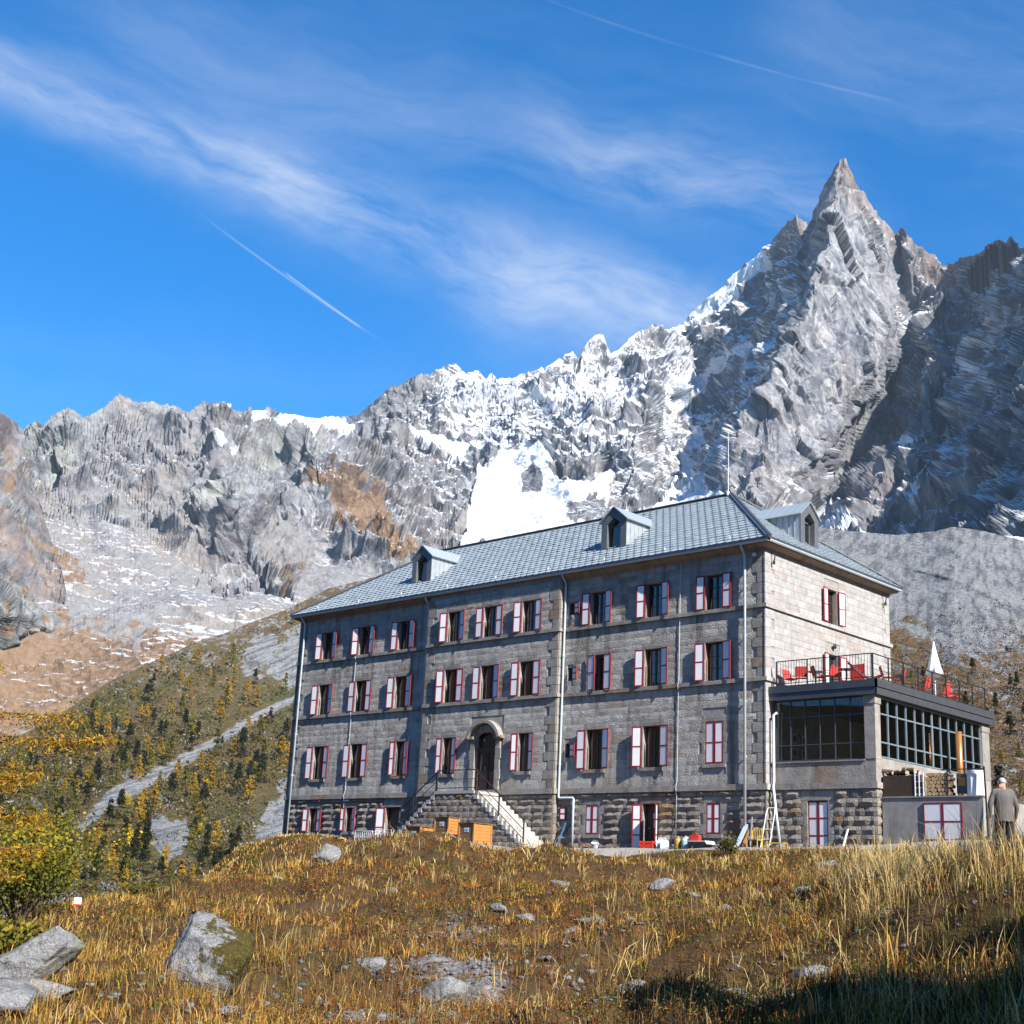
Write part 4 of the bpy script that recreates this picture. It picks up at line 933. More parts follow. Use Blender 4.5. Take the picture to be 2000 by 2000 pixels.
# --- roof
E0, EZ, RZ = .5, 13.125, 17.42
RUN = W/2+E0; PIT = (RZ-EZ)/RUN
ea, eb, ec, ed = (XL-E0, -E0, EZ), (E0, -E0, EZ), (E0, W+E0, EZ), (XL-E0, W+E0, EZ)
ra, rb = (XL-E0+RUN, W/2, RZ), (E0-RUN, W/2, RZ)
rm = MB()
rm.add([ea, eb, ec, ed, ra, rb], [(0, 1, 5, 4), (1, 2, 5), (2, 3, 4, 5), (3, 0, 4), (0, 3, 2, 1)])
roof = rm.build('roof', M['anth'], hotel)
TILES = []
def clip(poly, a, b, c):        # keep a*x+b*y+c >= 0
    out = []
    for i in range(len(poly)):
        p, q = poly[i], poly[(i+1) % len(poly)]; dp = a*p[0]+b*p[1]+c; dq = a*q[0]+b*q[1]+c
        if dp >= 0: out.append(p)
        if dp*dq < 0: t = dp/(dp-dq); out.append((p[0]+t*(q[0]-p[0]), p[1]+t*(q[1]-p[1])))
    return out
def tile_plane(o, u, vdir, ulen, vlen, hip0, hip1, tw=.42, th=.34):
    """overlapping folded metal tiles on one slope; hips cut the first and last tile of each row"""
    o, u, vdir = map(lambda q: np.asarray(q, float), (o, u, vdir)); n = np.cross(u, vdir); n /= np.linalg.norm(n)
    rows = int(math.ceil(vlen/th))
    for r_ in range(rows):
        v0, v1 = r_*th, min(vlen, (r_+1)*th+.03)
        k0 = -1 if r_ % 2 else 0
        for k in range(k0, int(ulen/tw)+2):
            x0 = k*tw+(tw/2 if r_ % 2 else 0); x1 = x0+tw-.006
            poly = [(x0, v0), (x1, v0), (x1, v1), (x0, v1)]
            poly = clip(poly, 1, -hip0, 0); poly = clip(poly, -1, -hip1, ulen) if poly else poly
            if len(poly) < 3: continue
            ar = abs(sum(poly[i][0]*poly[(i+1) % len(poly)][1]-poly[(i+1) % len(poly)][0]*poly[i][1] for i in range(len(poly))))/2
            if ar < .01: continue
            wob = random.uniform(0, .012)
            def P(p, lift):
                t = (p[1]-v0)/th; s_ = (p[0]-x0)/tw
                return o+u*p[0]+vdir*p[1]+n*(.012+wob+lift+.030*(1-t)+.010*s_)
            V = [P(p, .0) for p in poly]; m = len(V); V += [q-n*.02 for q in V]
            F = [tuple(range(m))]+[(i, m+i, m+(i+1) % m, (i+1) % m) for i in range(m)]
            if ar > .15:      # raised fold along one edge and the little hook of the interlock
                for (a0, a1, b0, b1, hgt) in ((x0+.005, x0+.03, v0+.02, v1-.02, .016), (x1-.085, x1-.035, v0+.006, v0+.06, .04)):
                    q = [P((a0, b0), hgt), P((a1, b0), hgt), P((a1, b1), hgt), P((a0, b1), hgt)]; kk = len(V); V += q+[w_-n*(hgt+.008) for w_ in q]
                    F += [(kk, kk+1, kk+2, kk+3)]+[(kk+i, kk+4+i, kk+4+(i+1) % 4, kk+(i+1) % 4) for i in range(4)]
            c = np.mean(V[:m], 0); dv = EYE-c; dist = np.linalg.norm(dv); TILES.append(dict(v=V, f=F, s=ar*max(0, (dv/dist)@n)/dist**2, c=c))
sl = math.hypot(RUN, RZ-EZ); vd = np.array([0, RUN, RZ-EZ])/sl
tile_plane((XL-E0, -E0, EZ), (1, 0, 0), vd, W*0-XL+2*E0, sl, RUN/sl, RUN/sl)
vd2 = np.array([-RUN, 0, RZ-EZ])/sl
tile_plane((E0, -E0, EZ), (0, 1, 0), vd2, W+2*E0, sl, RUN/sl, RUN/sl)
TILES.sort(key=lambda t: -t['s'])
def pour(lst, name, parent, mats, join_name):
    for t in lst[:300]:
        mb = MB(); mb.add(t['v'], t['f']); mb.build(name, t.get('m', mats), parent)
    mb = MB()
    for t in lst[300:]: mb.add(t['v'], t['f'])
    if mb.v: tag(mb.build(join_name, mats, parent), kind='stuff')
pour(TILES, 'tile', roof, M['zinc'], 'tile_field')
hp = MB()
for p, q in ((eb, rb), (ea, ra), (ra, rb), (ec, rb)):
    p, q = np.array(p)+(0, 0, .06), np.array(q)+(0, 0, .06); hp.bar(p, q, .30, .05); hp.tube([p+(0, 0, .035), q+(0, 0, .035)], .06, 8)
hp.build('ridge_cap', M['anth'], roof)
eg = MB(); eg.box((XL-E0-.02, -E0-.025, EZ-.06), (E0+.02, -E0+.0, EZ+.035)); eg.box((E0, -E0-.02, EZ-.06), (E0+.025, W+E0, EZ+.035)); eg.build('eave_trim', M['anth'], roof)
# snow guards standing on the tiles just above the eave
for k in range(9):
    x = -30+k*3.55; g = MB(); g.tube([(x, -.28, EZ+.16), (x, -.34, EZ+.27), (x, -.31, EZ+.33)], .018, 6); g.build('snow_hook', M['pipe'], roof)
mast = MB(); mast.tube([(rb[0]-.15, rb[1]-.1, RZ), (rb[0]-.15, rb[1]-.1, RZ+3.3)], [.022, .012], 8); mast.lathe((rb[0]-.15, rb[1]-.1, RZ-.02), [(.09, 0), (.09, .12), (.05, .2)], 10); mast.build('lightning_rod', M['offwhite'], hotel)

def dormer(org, ux, uy):
    """org: middle of the front sill; ux across, uy outward (unit)"""
    org, ux, uy = map(lambda q: np.asarray(q, float), (org, ux, uy)); zz = np.array([0, 0, 1.])
    P = lambda a, d, z: org+ux*a+uy*d+zz*z
    hw, he, ha = .75, 1.42, 2.06
    bk = lambda z: -(z/PIT)-.15                      # where the main slope is met
    CK = []
    for s in (-1, 1):                                # cheeks, closed bodies
        cl = MB(); cl.add([P(s*hw, 0, -.1), P(s*hw, 0, he), P(s*hw, bk(he)+0, he), P(s*(hw-.08), 0, -.1), P(s*(hw-.08), 0, he), P(s*(hw-.08), bk(he), he)], [(0, 1, 2), (3, 5, 4), (0, 3, 4, 1), (1, 4, 5, 2), (2, 5, 3, 0)]); CK.append(cl)
    # front surround: pentagon ring
    out_ = [(-hw-.02, -.1), (hw+.02, -.1), (hw+.02, he-.02), (0, ha), (-hw-.02, he-.02)]; inn = [(-.42, .08), (.42, .08), (.42, 1.28), (0, 1.62), (-.42, 1.28)]
    V = [P(a, .04, z) for a, z in out_]+[P(a, .04, z) for a, z in inn]+[P(a, -.30, z) for a, z in inn]+[P(a, .005, z) for a, z in out_]
    F = [(i, (i+1) % 5, 5+(i+1) % 5, 5+i) for i in range(5)]+[(5+i, 5+(i+1) % 5, 10+(i+1) % 5, 10+i) for i in range(5)]+[(15+i, i, (i+1) % 5, 15+(i+1) % 5)[::-1] for i in range(5)]
    cf = MB(); cf.add(V, F); d = cf.build('dormer', M['zinc_dark'], hotel)
    for cl in CK: cl.build('cheek', M['zinc_clad'], d)
    for s in (-1, 1):
        for t in (.30, .62, .94, 1.26, 1.6):
            if -t > bk(he): zlo = max(-.05, t*PIT-.1); sm = MB(); sm.obox(P(s*(hw+.012), -t, (zlo+he)/2), ux*.014, uy*.012, zz*(he-zlo)/2); sm.build('seam', M['zinc_clad'], d)
    rf = MB()
    for s in (-1, 1):
        a = [P(0, .12, ha+.06), P(s*(hw+.13), .12, he-.04), P(s*(hw+.13), bk(he)-.1, he-.04), P(0, bk(ha)-.1, ha+.06)]; nn = np.cross(a[1]-a[0], a[3]-a[0]); nn /= np.linalg.norm(nn); nn *= np.sign(nn[2])
        rf.prism(a, nn*.05)
    rf.build('dormer_roof', M['zinc'], d)
    rs = MB()
    for s in (-1, 1):
        for t in (.15, .6, 1.05, 1.5, 1.95, 2.4):
            p0 = P(0, -t, ha+.115); q0 = P(s*(hw+.13), -t, he+.015)
            lim = bk(he) if True else 0
            if -t < bk(ha): continue
            f = 1.0 if -t > bk(he) else max(.05, (-t-bk(ha))/(bk(he)-bk(ha)))
            rs.bar(p0, p0+(q0-p0)*f, .02, .03)
    rs.build('roof_seam', M['zinc'], d)
    pn = MB(); pn.add([P(a, -.26, z) for a, z in inn], [(0, 1, 2, 3, 4)]); pn.build('pane', M['glass'], d)
    fr = MB()
    for i in range(5):
        (a0, z0), (a1, z1) = inn[i], inn[(i+1) % 5]; fr.bar(P(a0*.94, -.25, z0), P(a1*.94, -.25, z1), .06, .06)
    fr.bar(P(-.4, -.25, 1.22), P(.4, -.25, 1.22), .05, .05); fr.build('frame', M['zinc_dark'], d)
    return d
ydm = 1.1
for x in (-22.92, -9.30): dormer((x, ydm, EZ+(ydm+E0)*PIT-.02), (1, 0, 0), (0, -1, 0))
dormer((-.62, 4.62, EZ+(.62+E0)*PIT-.02), (0, 1, 0), (1, 0, 0))

# --- windows and shutters (shared meshes)
CACHE = {}
def shutter_mesh(w, h, rails):
    k = ('s', round(w, 2), round(h, 2), rails)
    if k not in CACHE:
        mb = MB(); t = .045; st = .058            # hinge edge at x = 0, leaf to +x, front towards -y
        mb.box((0, -t/2, 0), (st, t/2, h)); mb.box((w-st, -t/2, 0), (w, t/2, h))
        zs = [0]+[h*(i+1)/(rails+1) for i in range(rails)]+[h]
        for i, z in enumerate(zs):
            a = 0 if i == 0 else h-st if i == len(zs)-1 else z-st/2; mb.box((st, -t/2, a), (w-st, t/2, a+st))
        pn = []
        for i in range(rails+1):
            a = st if i == 0 else zs[i]+st/2; b = h-st if i == rails else zs[i+1]-st/2
            p = MB(); p.box((st, -.014, a), (w-st, .014, b)); pn.append(p.mesh('panel', M['white']))
        CACHE[k] = (mb.mesh('shutter', M['red']), pn)
    return CACHE[k]
def shutter(px, side, w, h, ang, frame, rails=1, dy=.085, parent=hotel):
    """px hinge point (world), side +1 leaf hinged on the right jamb, ang opening angle from closed"""
    o, u, n = frame
    me, pn = shutter_mesh(w, h, rails)
    s = link('shutter', me, parent)
    # closed leaf runs from the hinge to the middle of the opening
    base = u*(-side); a = R(ang); d = base*math.cos(a)+n*math.sin(a)
    yv = np.cross([0, 0, 1.], d)
    s.matrix_local = Matrix(((d[0], yv[0], 0, px[0]+n[0]*dy), (d[1], yv[1], 0, px[1]+n[1]*dy), (0, 0, 1, px[2]), (0, 0, 0, 1)))
    for p in pn: link('panel', p, s)
    if ang > 90:                                     # holdback stay
        pass
    return s
def window_meshes(w, h, panes):
    k = ('w', round(w, 2), round(h, 2), panes)
    if k not in CACHE:
        f = MB(); t = .07
        f.box((-w/2, -.03, 0), (-w/2+t, .03, h)); f.box((w/2-t, -.03, 0), (w/2, .03, h)); f.box((-w/2+t, -.03, 0), (w/2-t, .03, t)); f.box((-w/2+t, -.03, h-t), (w/2-t, .03, h)); f.box((-.05, -.035, t), (.05, .035, h-t))
        P = []; nr = 3 if panes else 1
        for sx in (-1, 1):
            a, b = sorted((sx*.05, sx*(w/2-t)))
            for r_ in range(nr):
                z0 = t+(h-2*t)*r_/nr; z1 = t+(h-2*t)*(r_+1)/nr
                if r_: f.box((a, -.02, z0-.015), (b, .02, z0+.015))
                q = MB(); q.box((a, -.006, z0+(.015 if r_ else 0)), (b, .006, z1-(.015 if r_ < nr-1 else 0))); P.append(q.mesh('pane', M['glass']))
        CACHE[k] = (f.mesh('window', M['wood_dark']), P)
    return CACHE[k]
def window(x, w, z0, z1, frame, panes, rev=.24):
    o, u, n = frame; fm, P = window_meshes(w, z1-z0, panes)
    c = o+u*x-n*rev+np.array([0, 0, z0]); yv = -n
    q = link('window', fm, hotel); q.matrix_local = Matrix(((u[0], yv[0], 0, c[0]), (u[1], yv[1], 0, c[1]), (0, 0, 1, c[2]), (0, 0, 0, 1)))
    for p in P: link('pane', p, q)
    return q
rs = random.Random(4)
for w in WIN:
    fr = face_of(w['sec']); o, u, n = fr; x, wd, z0, z1 = w['x'], w['w'], w['z0'], w['z1']; h = z1-z0-.03
    if w.get('small'):
        if w.get('closed'): shutter(o+u*(x+wd/2)+np.array([0, 0, z0+.015]), 1, wd, h, 4, fr, dy=.04)
        else: window(x, wd, z0, z1, fr, False); shutter(o+u*(x+wd/2)+np.array([0, 0, z0+.015]), 1, wd, h, 166+rs.uniform(-3, 3), fr)
        continue
    lw = wd/2-.01
    pL = o+u*(x-wd/2)+np.array([0, 0, z0+.015]); pR = o+u*(x+wd/2)+np.array([0, 0, z0+.015])
    if w.get('closed'):
        shutter(pL, -1, lw, h, 1, fr, dy=-.02); shutter(pR, 1, lw, h, 1, fr, dy=-.02)
        continue
    window(x, wd, z0, z1, fr, bool(w.get('panes')))
    al = 176+rs.uniform(-9, 3); ar = 175+rs.uniform(-10, 4)
    if w.get('ajar') and w['row'] == 'M': al = 8
    shutter(pL, -1, lw, h, al, fr); shutter(pR, 1, lw, h, ar, fr)
side = (np.array([0., 0, 0]), np.array([0, 1., 0]), np.array([1., 0, 0]))
for z0, z1, rails in ((10.40, 12.0, 1), (6.87, 9.0, 1)):
    window(5.45, .94, z0, z1, side, True)
    shutter(np.array([0, 4.98, z0+.01]), -1, .46, z1-z0-.03, 172, side); shutter(np.array([0, 5.92, z0+.01]), 1, .46, z1-z0-.03, 170, side)
# basement doors
def leaf_door(x, w, z0, z1, y):
    d = MB(); d.box((x-w/2, y+.26, z0), (x+w/2, y+.31, z1)); q = d.build('door', M['wood_dark'], hotel)
    f = MB(); f.box((x-w/2, y+.2, z0), (x-w/2+.07, y+.258, z1)); f.box((x+w/2-.07, y+.2, z0), (x+w/2, y+.258, z1)); f.box((x-w/2+.07, y+.2, z1-.07), (x+w/2-.07, y+.258, z1)); f.build('frame', M['wood_dark'], q)
    hn = MB(); hn.tube([(x-w/2+.16, y+.22, z0+1.0), (x-w/2+.30, y+.22, z0+1.0)], .014, 6); hn.build('handle', M['pipe'], q)
    return q
for d in DOORS: leaf_door(d['x'], d['w'], d['z0'], d['z1'], 0)
fr = face_of('l')
shutter(np.array([-23.295, 0, .05]), -1, .55, 2.0, 168, fr, 1)
fr = face_of('r')
shutter(np.array([-6.38, 0, .05]), -1, .44, 1.98, 166, fr, 2); shutter(np.array([-5.52, 0, .05]), 1, .44, 1.98, 118, fr, 2)
def notice(x, z, w, h, y, lines, mats, ruled=None):
    b = MB(); b.box((x-w/2, y-.012, z-h/2), (x+w/2, y, z+h/2)); q = b.build('notice', mats, hotel)
    if lines:
        t = MB()
        for k in range(lines):
            zz_ = z+h/2-(k+1)*h/(lines+1); l = w*(.7 if k % 2 else .5); t.box((x-w*.38, y-.015, zz_-.008), (x-w*.38+l, y-.0125, zz_+.008))
        t.build('print', ruled or M['anth'], q)
notice(-5.83, 1.55, .28, .24, .25, 0, M['gasblue']); notice(-5.83, 1.20, .22, .30, .25, 2, M['offwhite'])
notice(-22.33, 1.62, .36, .62, .25, 3, M['offwhite'], M['blue']); notice(-22.40, .95, .36, .34, .25, 1, M['offwhite'], M['blue'])

# --- main door with arched hood
xm = (MAIN_DOOR[0]+MAIN_DOOR[1])/2; hw = (MAIN_DOOR[1]-MAIN_DOOR[0])/2
fo = np.array([0, YC, 0.])
for sgn in (-1, 1):                                  # jamb stones
    zs = levels((2.8, 5.26, 5))
    for i, (q0, q1) in enumerate(zip(zs, zs[1:])):
        wj = .36 if i % 2 else .30
        a, b = sorted((xm+sgn*hw, xm+sgn*(hw+wj))); block(fo, (1, 0, 0), (0, -1, 0), a, b, q0, q1, edge=.09, bulge=(0, .008), mat='stone_trim', base=.14, gap=.006)
    a, b = sorted((xm+sgn*hw, xm+sgn*(hw+.5))); block(fo, (1, 0, 0), (0, -1, 0), a, b, 5.26, 5.40, edge=.26, bulge=(0, .006), mat='stone_trim', base=.3, gap=.004)
def arch(r_in, r_out, cz, a0, n, y0, y1, nm, mat, gap=.01):
    for k in range(n):
        t0 = a0+(math.pi-2*a0)*k/n+gap; t1 = a0+(math.pi-2*a0)*(k+1)/n-gap
        poly = [(xm+r*math.cos(t), y1, cz+r*math.sin(t)) for r, t in ((r_in, t0), (r_out, t0), (r_out, (t0+t1)/2), (r_out, t1), (r_in, t1), (r_in, (t0+t1)/2))]
        mb = MB(); mb.prism(poly, (0, y0-y1, 0)); mb.build(nm, mat, hotel)
cz = 4.72; arch(.90, 1.22, cz, math.acos(.71/.90), 7, YC-.10, YC+.05, 'voussoir', M['stone_trim'])
cz2 = 4.97; arch(1.06, 1.22, cz2, R(17), 9, YC-.34, YC+.04, 'hood_stone', M['stone_trim'], .004)
dm = MB(); dm.box((MAIN_DOOR[0], YC+.22, 2.8), (MAIN_DOOR[1], YC+.27, 5.62)); door = dm.build('main_door', M['door_wood'], hotel)
dd = MB()
for x0, x1 in ((xm-.70, xm-.63), (xm-.035, xm+.035), (xm+.63, xm+.70)): dd.box((x0, YC+.15, 2.8), (x1, YC+.219, 4.72))
dd.box((xm-.70, YC+.13, 4.72), (xm+.70, YC+.219, 4.84))
for s in (-1, 1):
    a, b = sorted((xm+s*.06, xm+s*.62)); dd.box((a, YC+.18, 2.85), (b, YC+.219, 3.0)); dd.box((a, YC+.18, 3.62), (b, YC+.219, 3.72)); dd.box((a, YC+.18, 4.6), (b, YC+.219, 4.70))
dd.build('frame', M['door_wood'], door)
for s in (-1, 1):
    a, b = sorted((xm+s*.14, xm+s*.52)); g = MB(); g.box((a, YC+.195, 3.76), (b, YC+.215, 4.56)); g.build('pane', M['glass'], door)
hn = MB(); hn.tube([(xm-.10, YC+.13, 3.75), (xm-.10, YC+.10, 3.75), (xm-.10, YC+.10, 3.95), (xm-.10, YC+.13, 3.95)], .014, 6); hn.build('handle', M['pipe'], door)
fl = MB(); fl.box((xm-.62, YC+.19, 4.86), (xm+.62, YC+.215, 5.5)); fl.build('fanlight', M['glass'], door)

# --- down pipes and cables
def pipe(pts, r, nm, mat=M['pipe']):
    mb = MB(); mb.tube(pts, r, 10); q = mb.build(nm, mat, hotel, True)
    return q
def brackets(x, y, zs):
    for z in zs: b = MB(); b.lathe((x, y, z), [(.07, 0), (.07, .05)], 10); b.bar((x, y, z+.025), (x, y+.14, z+.025), .03, .03); b.build('pipe_clip', M['pipe'], hotel)
pipe([(-31.3, -.42, 12.98), (-31.3, -.40, 12.86), (-31.3, -.16, 12.62), (-31.3, -.13, 12.45), (-31.3, -.13, -1.35)], .055, 'downpipe')
pipe([(-20.85, -.42, 12.98), (-20.85, -.40, 12.86), (-20.85, -.16, 12.6), (-20.85, -.12, 12.4), (-20.85, -.12, 1.9)], .055, 'downpipe')
pipe([(-11.22, -.42, 12.98), (-11.22, -.40, 12.86), (-11.22, -.15, 12.6), (-11.22, -.12, 12.4), (-11.22, -.12, 2.42), (-11.18, -.12, 2.36), (-10.34, -.12, 2.36), (-10.30, -.12, 2.30), (-10.30, -.12, .05)], .055, 'downpipe')
pipe([(-.95, -.42, 12.98), (-.95, -.40, 12.86), (-.95, -.2, 12.62), (-.95, -.15, 12.4), (-.95, -.15, .05)], .06, 'downpipe')
for x in (-31.3, -20.85, -11.22, -.95): brackets(x, -.13, (11.2, 9.0, 6.2, 3.9))
for x, zz_ in ((-26.6, 10.3), (-4.45, 12.7)): pipe([(x, -.13 if zz_ < 11 else -.06, zz_), (x, -.045, zz_-.25), (x-.02, -.045, 7.4), (x-.02, -.13, 7.15), (x-.04, -.045, 6.9), (x-.05, -.045, 3.0), (x-.05, -.14, 2.7), (x-.05, -.06, 2.4), (x-.05, -.10, .1)], .014, 'lightning_cable')
# corner lamps
for c in ((-.45, -.16, 12.50), ):
    m = MB(); m.lathe(c, [(.02, -.05), (.10, -.03), (.11, .04), (.05, .10), (.03, .12)], 12); m.bar((c[0], c[1], c[2]+.05), (c[0], .0, c[2]+.12), .03, .03); m.build('floodlight', M['offwhite'], hotel, True)
for yy in (.45, 10.2):
    m = MB(); m.tube([(.02, yy, 12.62), (.16, yy, 12.60), (.20, yy, 12.45), (.16, yy, 12.30)], .028, 8); m.lathe((.15, yy, 12.14), [(.03, 0), (.06, .03), (.06, .13), (.03, .17)], 10); m.build('gooseneck_lamp', M['anthrail'], hotel)
m = MB(); m.lathe((0, 0, 0), [(.05, 0), (.12, .02), (.12, .06), (.05, .09)], 14); q = m.build('bulkhead_lamp', M['anthrail'], hotel); q.location = (.07, 5.47, 9.38); q.rotation_euler = (0, R(90), 0)
# ------------------------------------------------------------------ glazed annex with roof terrace
annex = tag(empty('terrace_annex', (4.8, .3, 0)), 'low stone annex with dark glazed dining room and railed roof terrace', 'annex')
annex.location = (0, 0, 0)
AY, AX = .35, 4.78           # front plane, right plane
AB = 10.6
ac = MB()
def aface(o, u, n, a, b, z0, z1, holes):
    global core
    keep = core; core = ac; core_face(o, u, n, a, b, z0, z1, holes, .2); core = keep
fA = (np.array([0, AY, 0.]), np.array([1., 0, 0]), np.array([0, -1., 0]))
sA = (np.array([AX, 0, 0.]), np.array([0, 1., 0]), np.array([1., 0, 0]))
hole = [(1.70, 2.62, .05, 2.12)]
aface(*fA, .03, AX, -.4, 3.69, hole)
aface(*sA, AY, AB, -.4, 3.77, [])
awall = ac.build('wall', [M['mortar'], M['stone_trim']], annex)
KA = dict(owner='annex')
sur = []
block(*fA, 1.42, 2.90, 2.12, 2.50, owner='annex', **SM); sur.append((1.42, 2.90, 2.12, 2.50))
for k, (q0, q1) in enumerate(zip(*(lambda z: (z, z[1:]))(levels((.05, 2.12, 4))))):
    e = .30 if k % 2 else .22
    block(*fA, 1.70-e, 1.70, q0, q1, owner='annex', **SM); block(*fA, 2.62, 2.62+e, q0, q1, owner='annex', **SM); sur += [(1.70-e, 1.70, q0, q1), (2.62, 2.62+e, q0, q1)]
courses(*fA, .05, AX+.04, levels((-.3, .1, 1), (.1, 2.55, 7)), hole+sur, .40, .85, owner='annex', **RO)
courses(*sA, AY, 1.2, levels((-.3, .1, 1), (.1, 2.55, 7)), [], .5, .9, owner='annex', **RO)
for a, b in ((.05, 1.0), (1.0, 2.2), (2.2, 3.3), (3.3, AX+.1)): block(*fA, a, b, 2.55, 2.80, edge=.09, bulge=(0, .006), mat='stone_trim', base=.13, owner='annex')
block(*sA, AY-.1, 2.0, 2.55, 2.80, edge=.09, bulge=(0, .006), mat='stone_trim', base=.13, owner='annex')
for a, b in ((.05, .95), (.95, 2.05), (2.05, 3.1), (3.1, 4.28), (4.28, AX)): block(*fA, a, b, 2.80, 3.62, edge=.005, bulge=(0, .006), mat='stone_trim', gap=.004, owner='annex')
block(*fA, .05, 4.33, 3.62, 3.70, edge=.05, bulge=(0, .004), mat='stone_trim', base=.09, owner='annex')
for a, b in ((AY, 2.4), (2.4, 4.6), (4.6, 6.8), (6.8, 9.0), (9.0, AB)): block(*sA, a, b, 2.80, 3.76, edge=.005, bulge=(0, .006), mat='stone_trim', gap=.004, owner='annex')
for nm, (x0, y0, x1, y1) in (('pillar', (4.33, AY-.02, AX+.02, .76)), ('pillar', (4.40, 9.88, AX+.02, AB))):
    pm = MB(); pm.box((x0, y0, 3.70 if y0 < 1 else 3.76), (x1, y1, 5.86)); pm.box((x0-.03, y0-.03, 5.862), (x1+.03, y1+.03, 6.20)); pm.build(nm, M['stone_trim'], annex)
# deck and fascia
dk = MB(); dk.box((.03, .22, 6.21), (4.93, AB+.1, 6.72)); deck = dk.build('roof_deck', M['anth'], annex)
fa = MB(); fa.box((.04, .14, 6.50), (5.01, .219, 6.80)); fa.box((.04, .18, 6.205), (4.97, .2195, 6.49)); fa.box((4.931, .14, 6.50), (5.01, AB+.18, 6.80)); fa.box((4.9305, .18, 6.205), (4.97, AB+.14, 6.49)); fa.build('fascia', M['anth'], annex)
dl = MB(); dl.box((.04, .30, 6.722), (4.90, AB, 6.75)); dl.build('terrace_paving', M['concrete'], annex)
# interior of the dining room
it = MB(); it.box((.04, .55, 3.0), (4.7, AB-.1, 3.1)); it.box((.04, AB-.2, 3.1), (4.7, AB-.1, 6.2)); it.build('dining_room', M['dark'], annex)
for k, (y, z) in enumerate(((.95, 4.85), (.95, 4.25), (1.75, 4.85), (1.75, 4.25))):
    p = MB(); p.box((.05, y+.9, z-.2), (.08, y+1.3, z+.2)); q = p.build('wall_picture', M['offwhite'], annex); p = MB(); p.box((.081, y+.95, z-.15), (.085, y+1.25, z+.15)); p.build('print', M['brown_wood'], q)
for (x, y) in ((1.2, 2.5), (3.0, 2.4), (1.4, 5.5), (3.2, 5.2)):
    tb = MB(); tb.box((x-.4, y-.4, 3.82), (x+.4, y+.4, 3.86)); tb.bar((x, y, 3.1), (x, y, 3.82), .06); tb.box((x-.25, y-.25, 3.1), (x+.25, y+.25, 3.13)); tb.build('dining_table', M['brown_wood'], annex)
# front glazing: six bays, three rows
nb = 6; x0, x1 = .20, 4.32; xs = [x0+(x1-x0)*i/nb for i in range(nb+1)]; zs = [3.72, 4.36, 5.50, 6.20]
gf = MB()
for x in xs: gf.box((x-.022, AY+.10, zs[0]), (x+.022, AY+.16, zs[-1]))
for z in (zs[0]+.02, zs[1], zs[2], zs[3]-.02):
    for i in range(nb): gf.box((xs[i]+.022, AY+.105, z-.02), (xs[i+1]-.022, AY+.155, z+.02))
gfr = gf.build('glazing_frame', M['anth'], annex)
for i in range(nb):
    for j in range(3):
        p = MB(); p.box((xs[i]+.022, AY+.127, zs[j]+(.04 if j == 0 else .02)), (xs[i+1]-.022, AY+.133, zs[j+1]-(.04 if j == 2 else .02))); p.build('pane', M['clear'], gfr)
nb = 12; ys = [.78+(9.86-.78)*i/nb for i in range(nb+1)]; zs = [3.80, 4.40, 5.52, 6.18]
gs = MB()
for i, y in enumerate(ys):
    w = .05 if i == 6 else .028; gs.box((AX-.14, y-w, zs[0]), (AX-.05, y+w, zs[-1]))
for z in (zs[0]+.025, zs[1], zs[2], zs[3]-.03):
    for i in range(nb): gs.box((AX-.135, ys[i]+(.05 if i == 6 else .028), z-.028), (AX-.055, ys[i+1]-(.05 if i == 5 else .028), z+.028))
gsr = gs.build('glazing_frame', M['mull'], annex)
for i in range(nb):
    for j in range(3):
        p = MB(); p.box((AX-.099, ys[i]+.05, zs[j]+.05), (AX-.092, ys[i+1]-.05, zs[j+1]-.045)); p.build('pane', M['clear'], gsr)
# cellar door in red and white
shutter(np.array([1.70, AY, .07]), -1, .455, 2.03, 1, fA, 2, dy=-.06, parent=annex); shutter(np.array([2.62, AY, .07]), 1, .455, 2.03, 1, fA, 2, dy=-.06, parent=annex)
dp = MB(); dp.tube([(.32, AY-.02, 5.72), (.22, AY-.13, 5.62), (.22, AY-.13, 2.9), (.24, AY-.22, 2.7), (.42, AY-.30, 1.6), (.66, AY-.36, .12)], .058, 10); dp.build('downpipe', M['pipe'], annex, True)
# railing
def railing(parent, pts, h, posts, bars, rail=.03, mat=None, nm='railing'):
    mat = mat or M['anthrail']
    r = MB(); pts = [np.asarray(p, float) for p in pts]; root = None
    tops = []
    for p, q in zip(pts, pts[1:]):
        r.bar(p+(0, 0, h), q+(0, 0, h), .05, .035); r.bar(p+(0, 0, .12), q+(0, 0, .12), .03, .03)
    root = r.build(nm, mat, parent)
    for p, q in zip(pts, pts[1:]):
        l = np.linalg.norm(q-p); d = (q-p)/l; n = max(1, int(round(l/posts)))
        for k in range(n+1):
            b = MB(); s = p+d*l*k/n; b.bar(s+(0, 0, -.1), s+(0, 0, h-.018), .045); b.build('post', mat, root)
        if bars:
            for k in range(int(l/bars)):
                s = p+d*(k+.5)*bars; b = MB(); b.bar(s+(0, 0, .135), s+(0, 0, h-.018), .014); b.build('baluster', mat, root)
    return root
railing(annex, [(.30, .34, 6.80), (4.72, .34, 6.80)], 1.06, 1.45, .13)
railing(annex, [(4.74, .38, 6.80), (4.74, AB-.1, 6.80)], 1.06, 1.25, None)
wr = MB()
for z in (7.05, 7.25, 7.45, 7.65): wr.tube([(4.74, .4, z), (4.74, AB-.1, z)], .006, 5, cap=False)
wr.build('wire', M['anthrail'], annex)

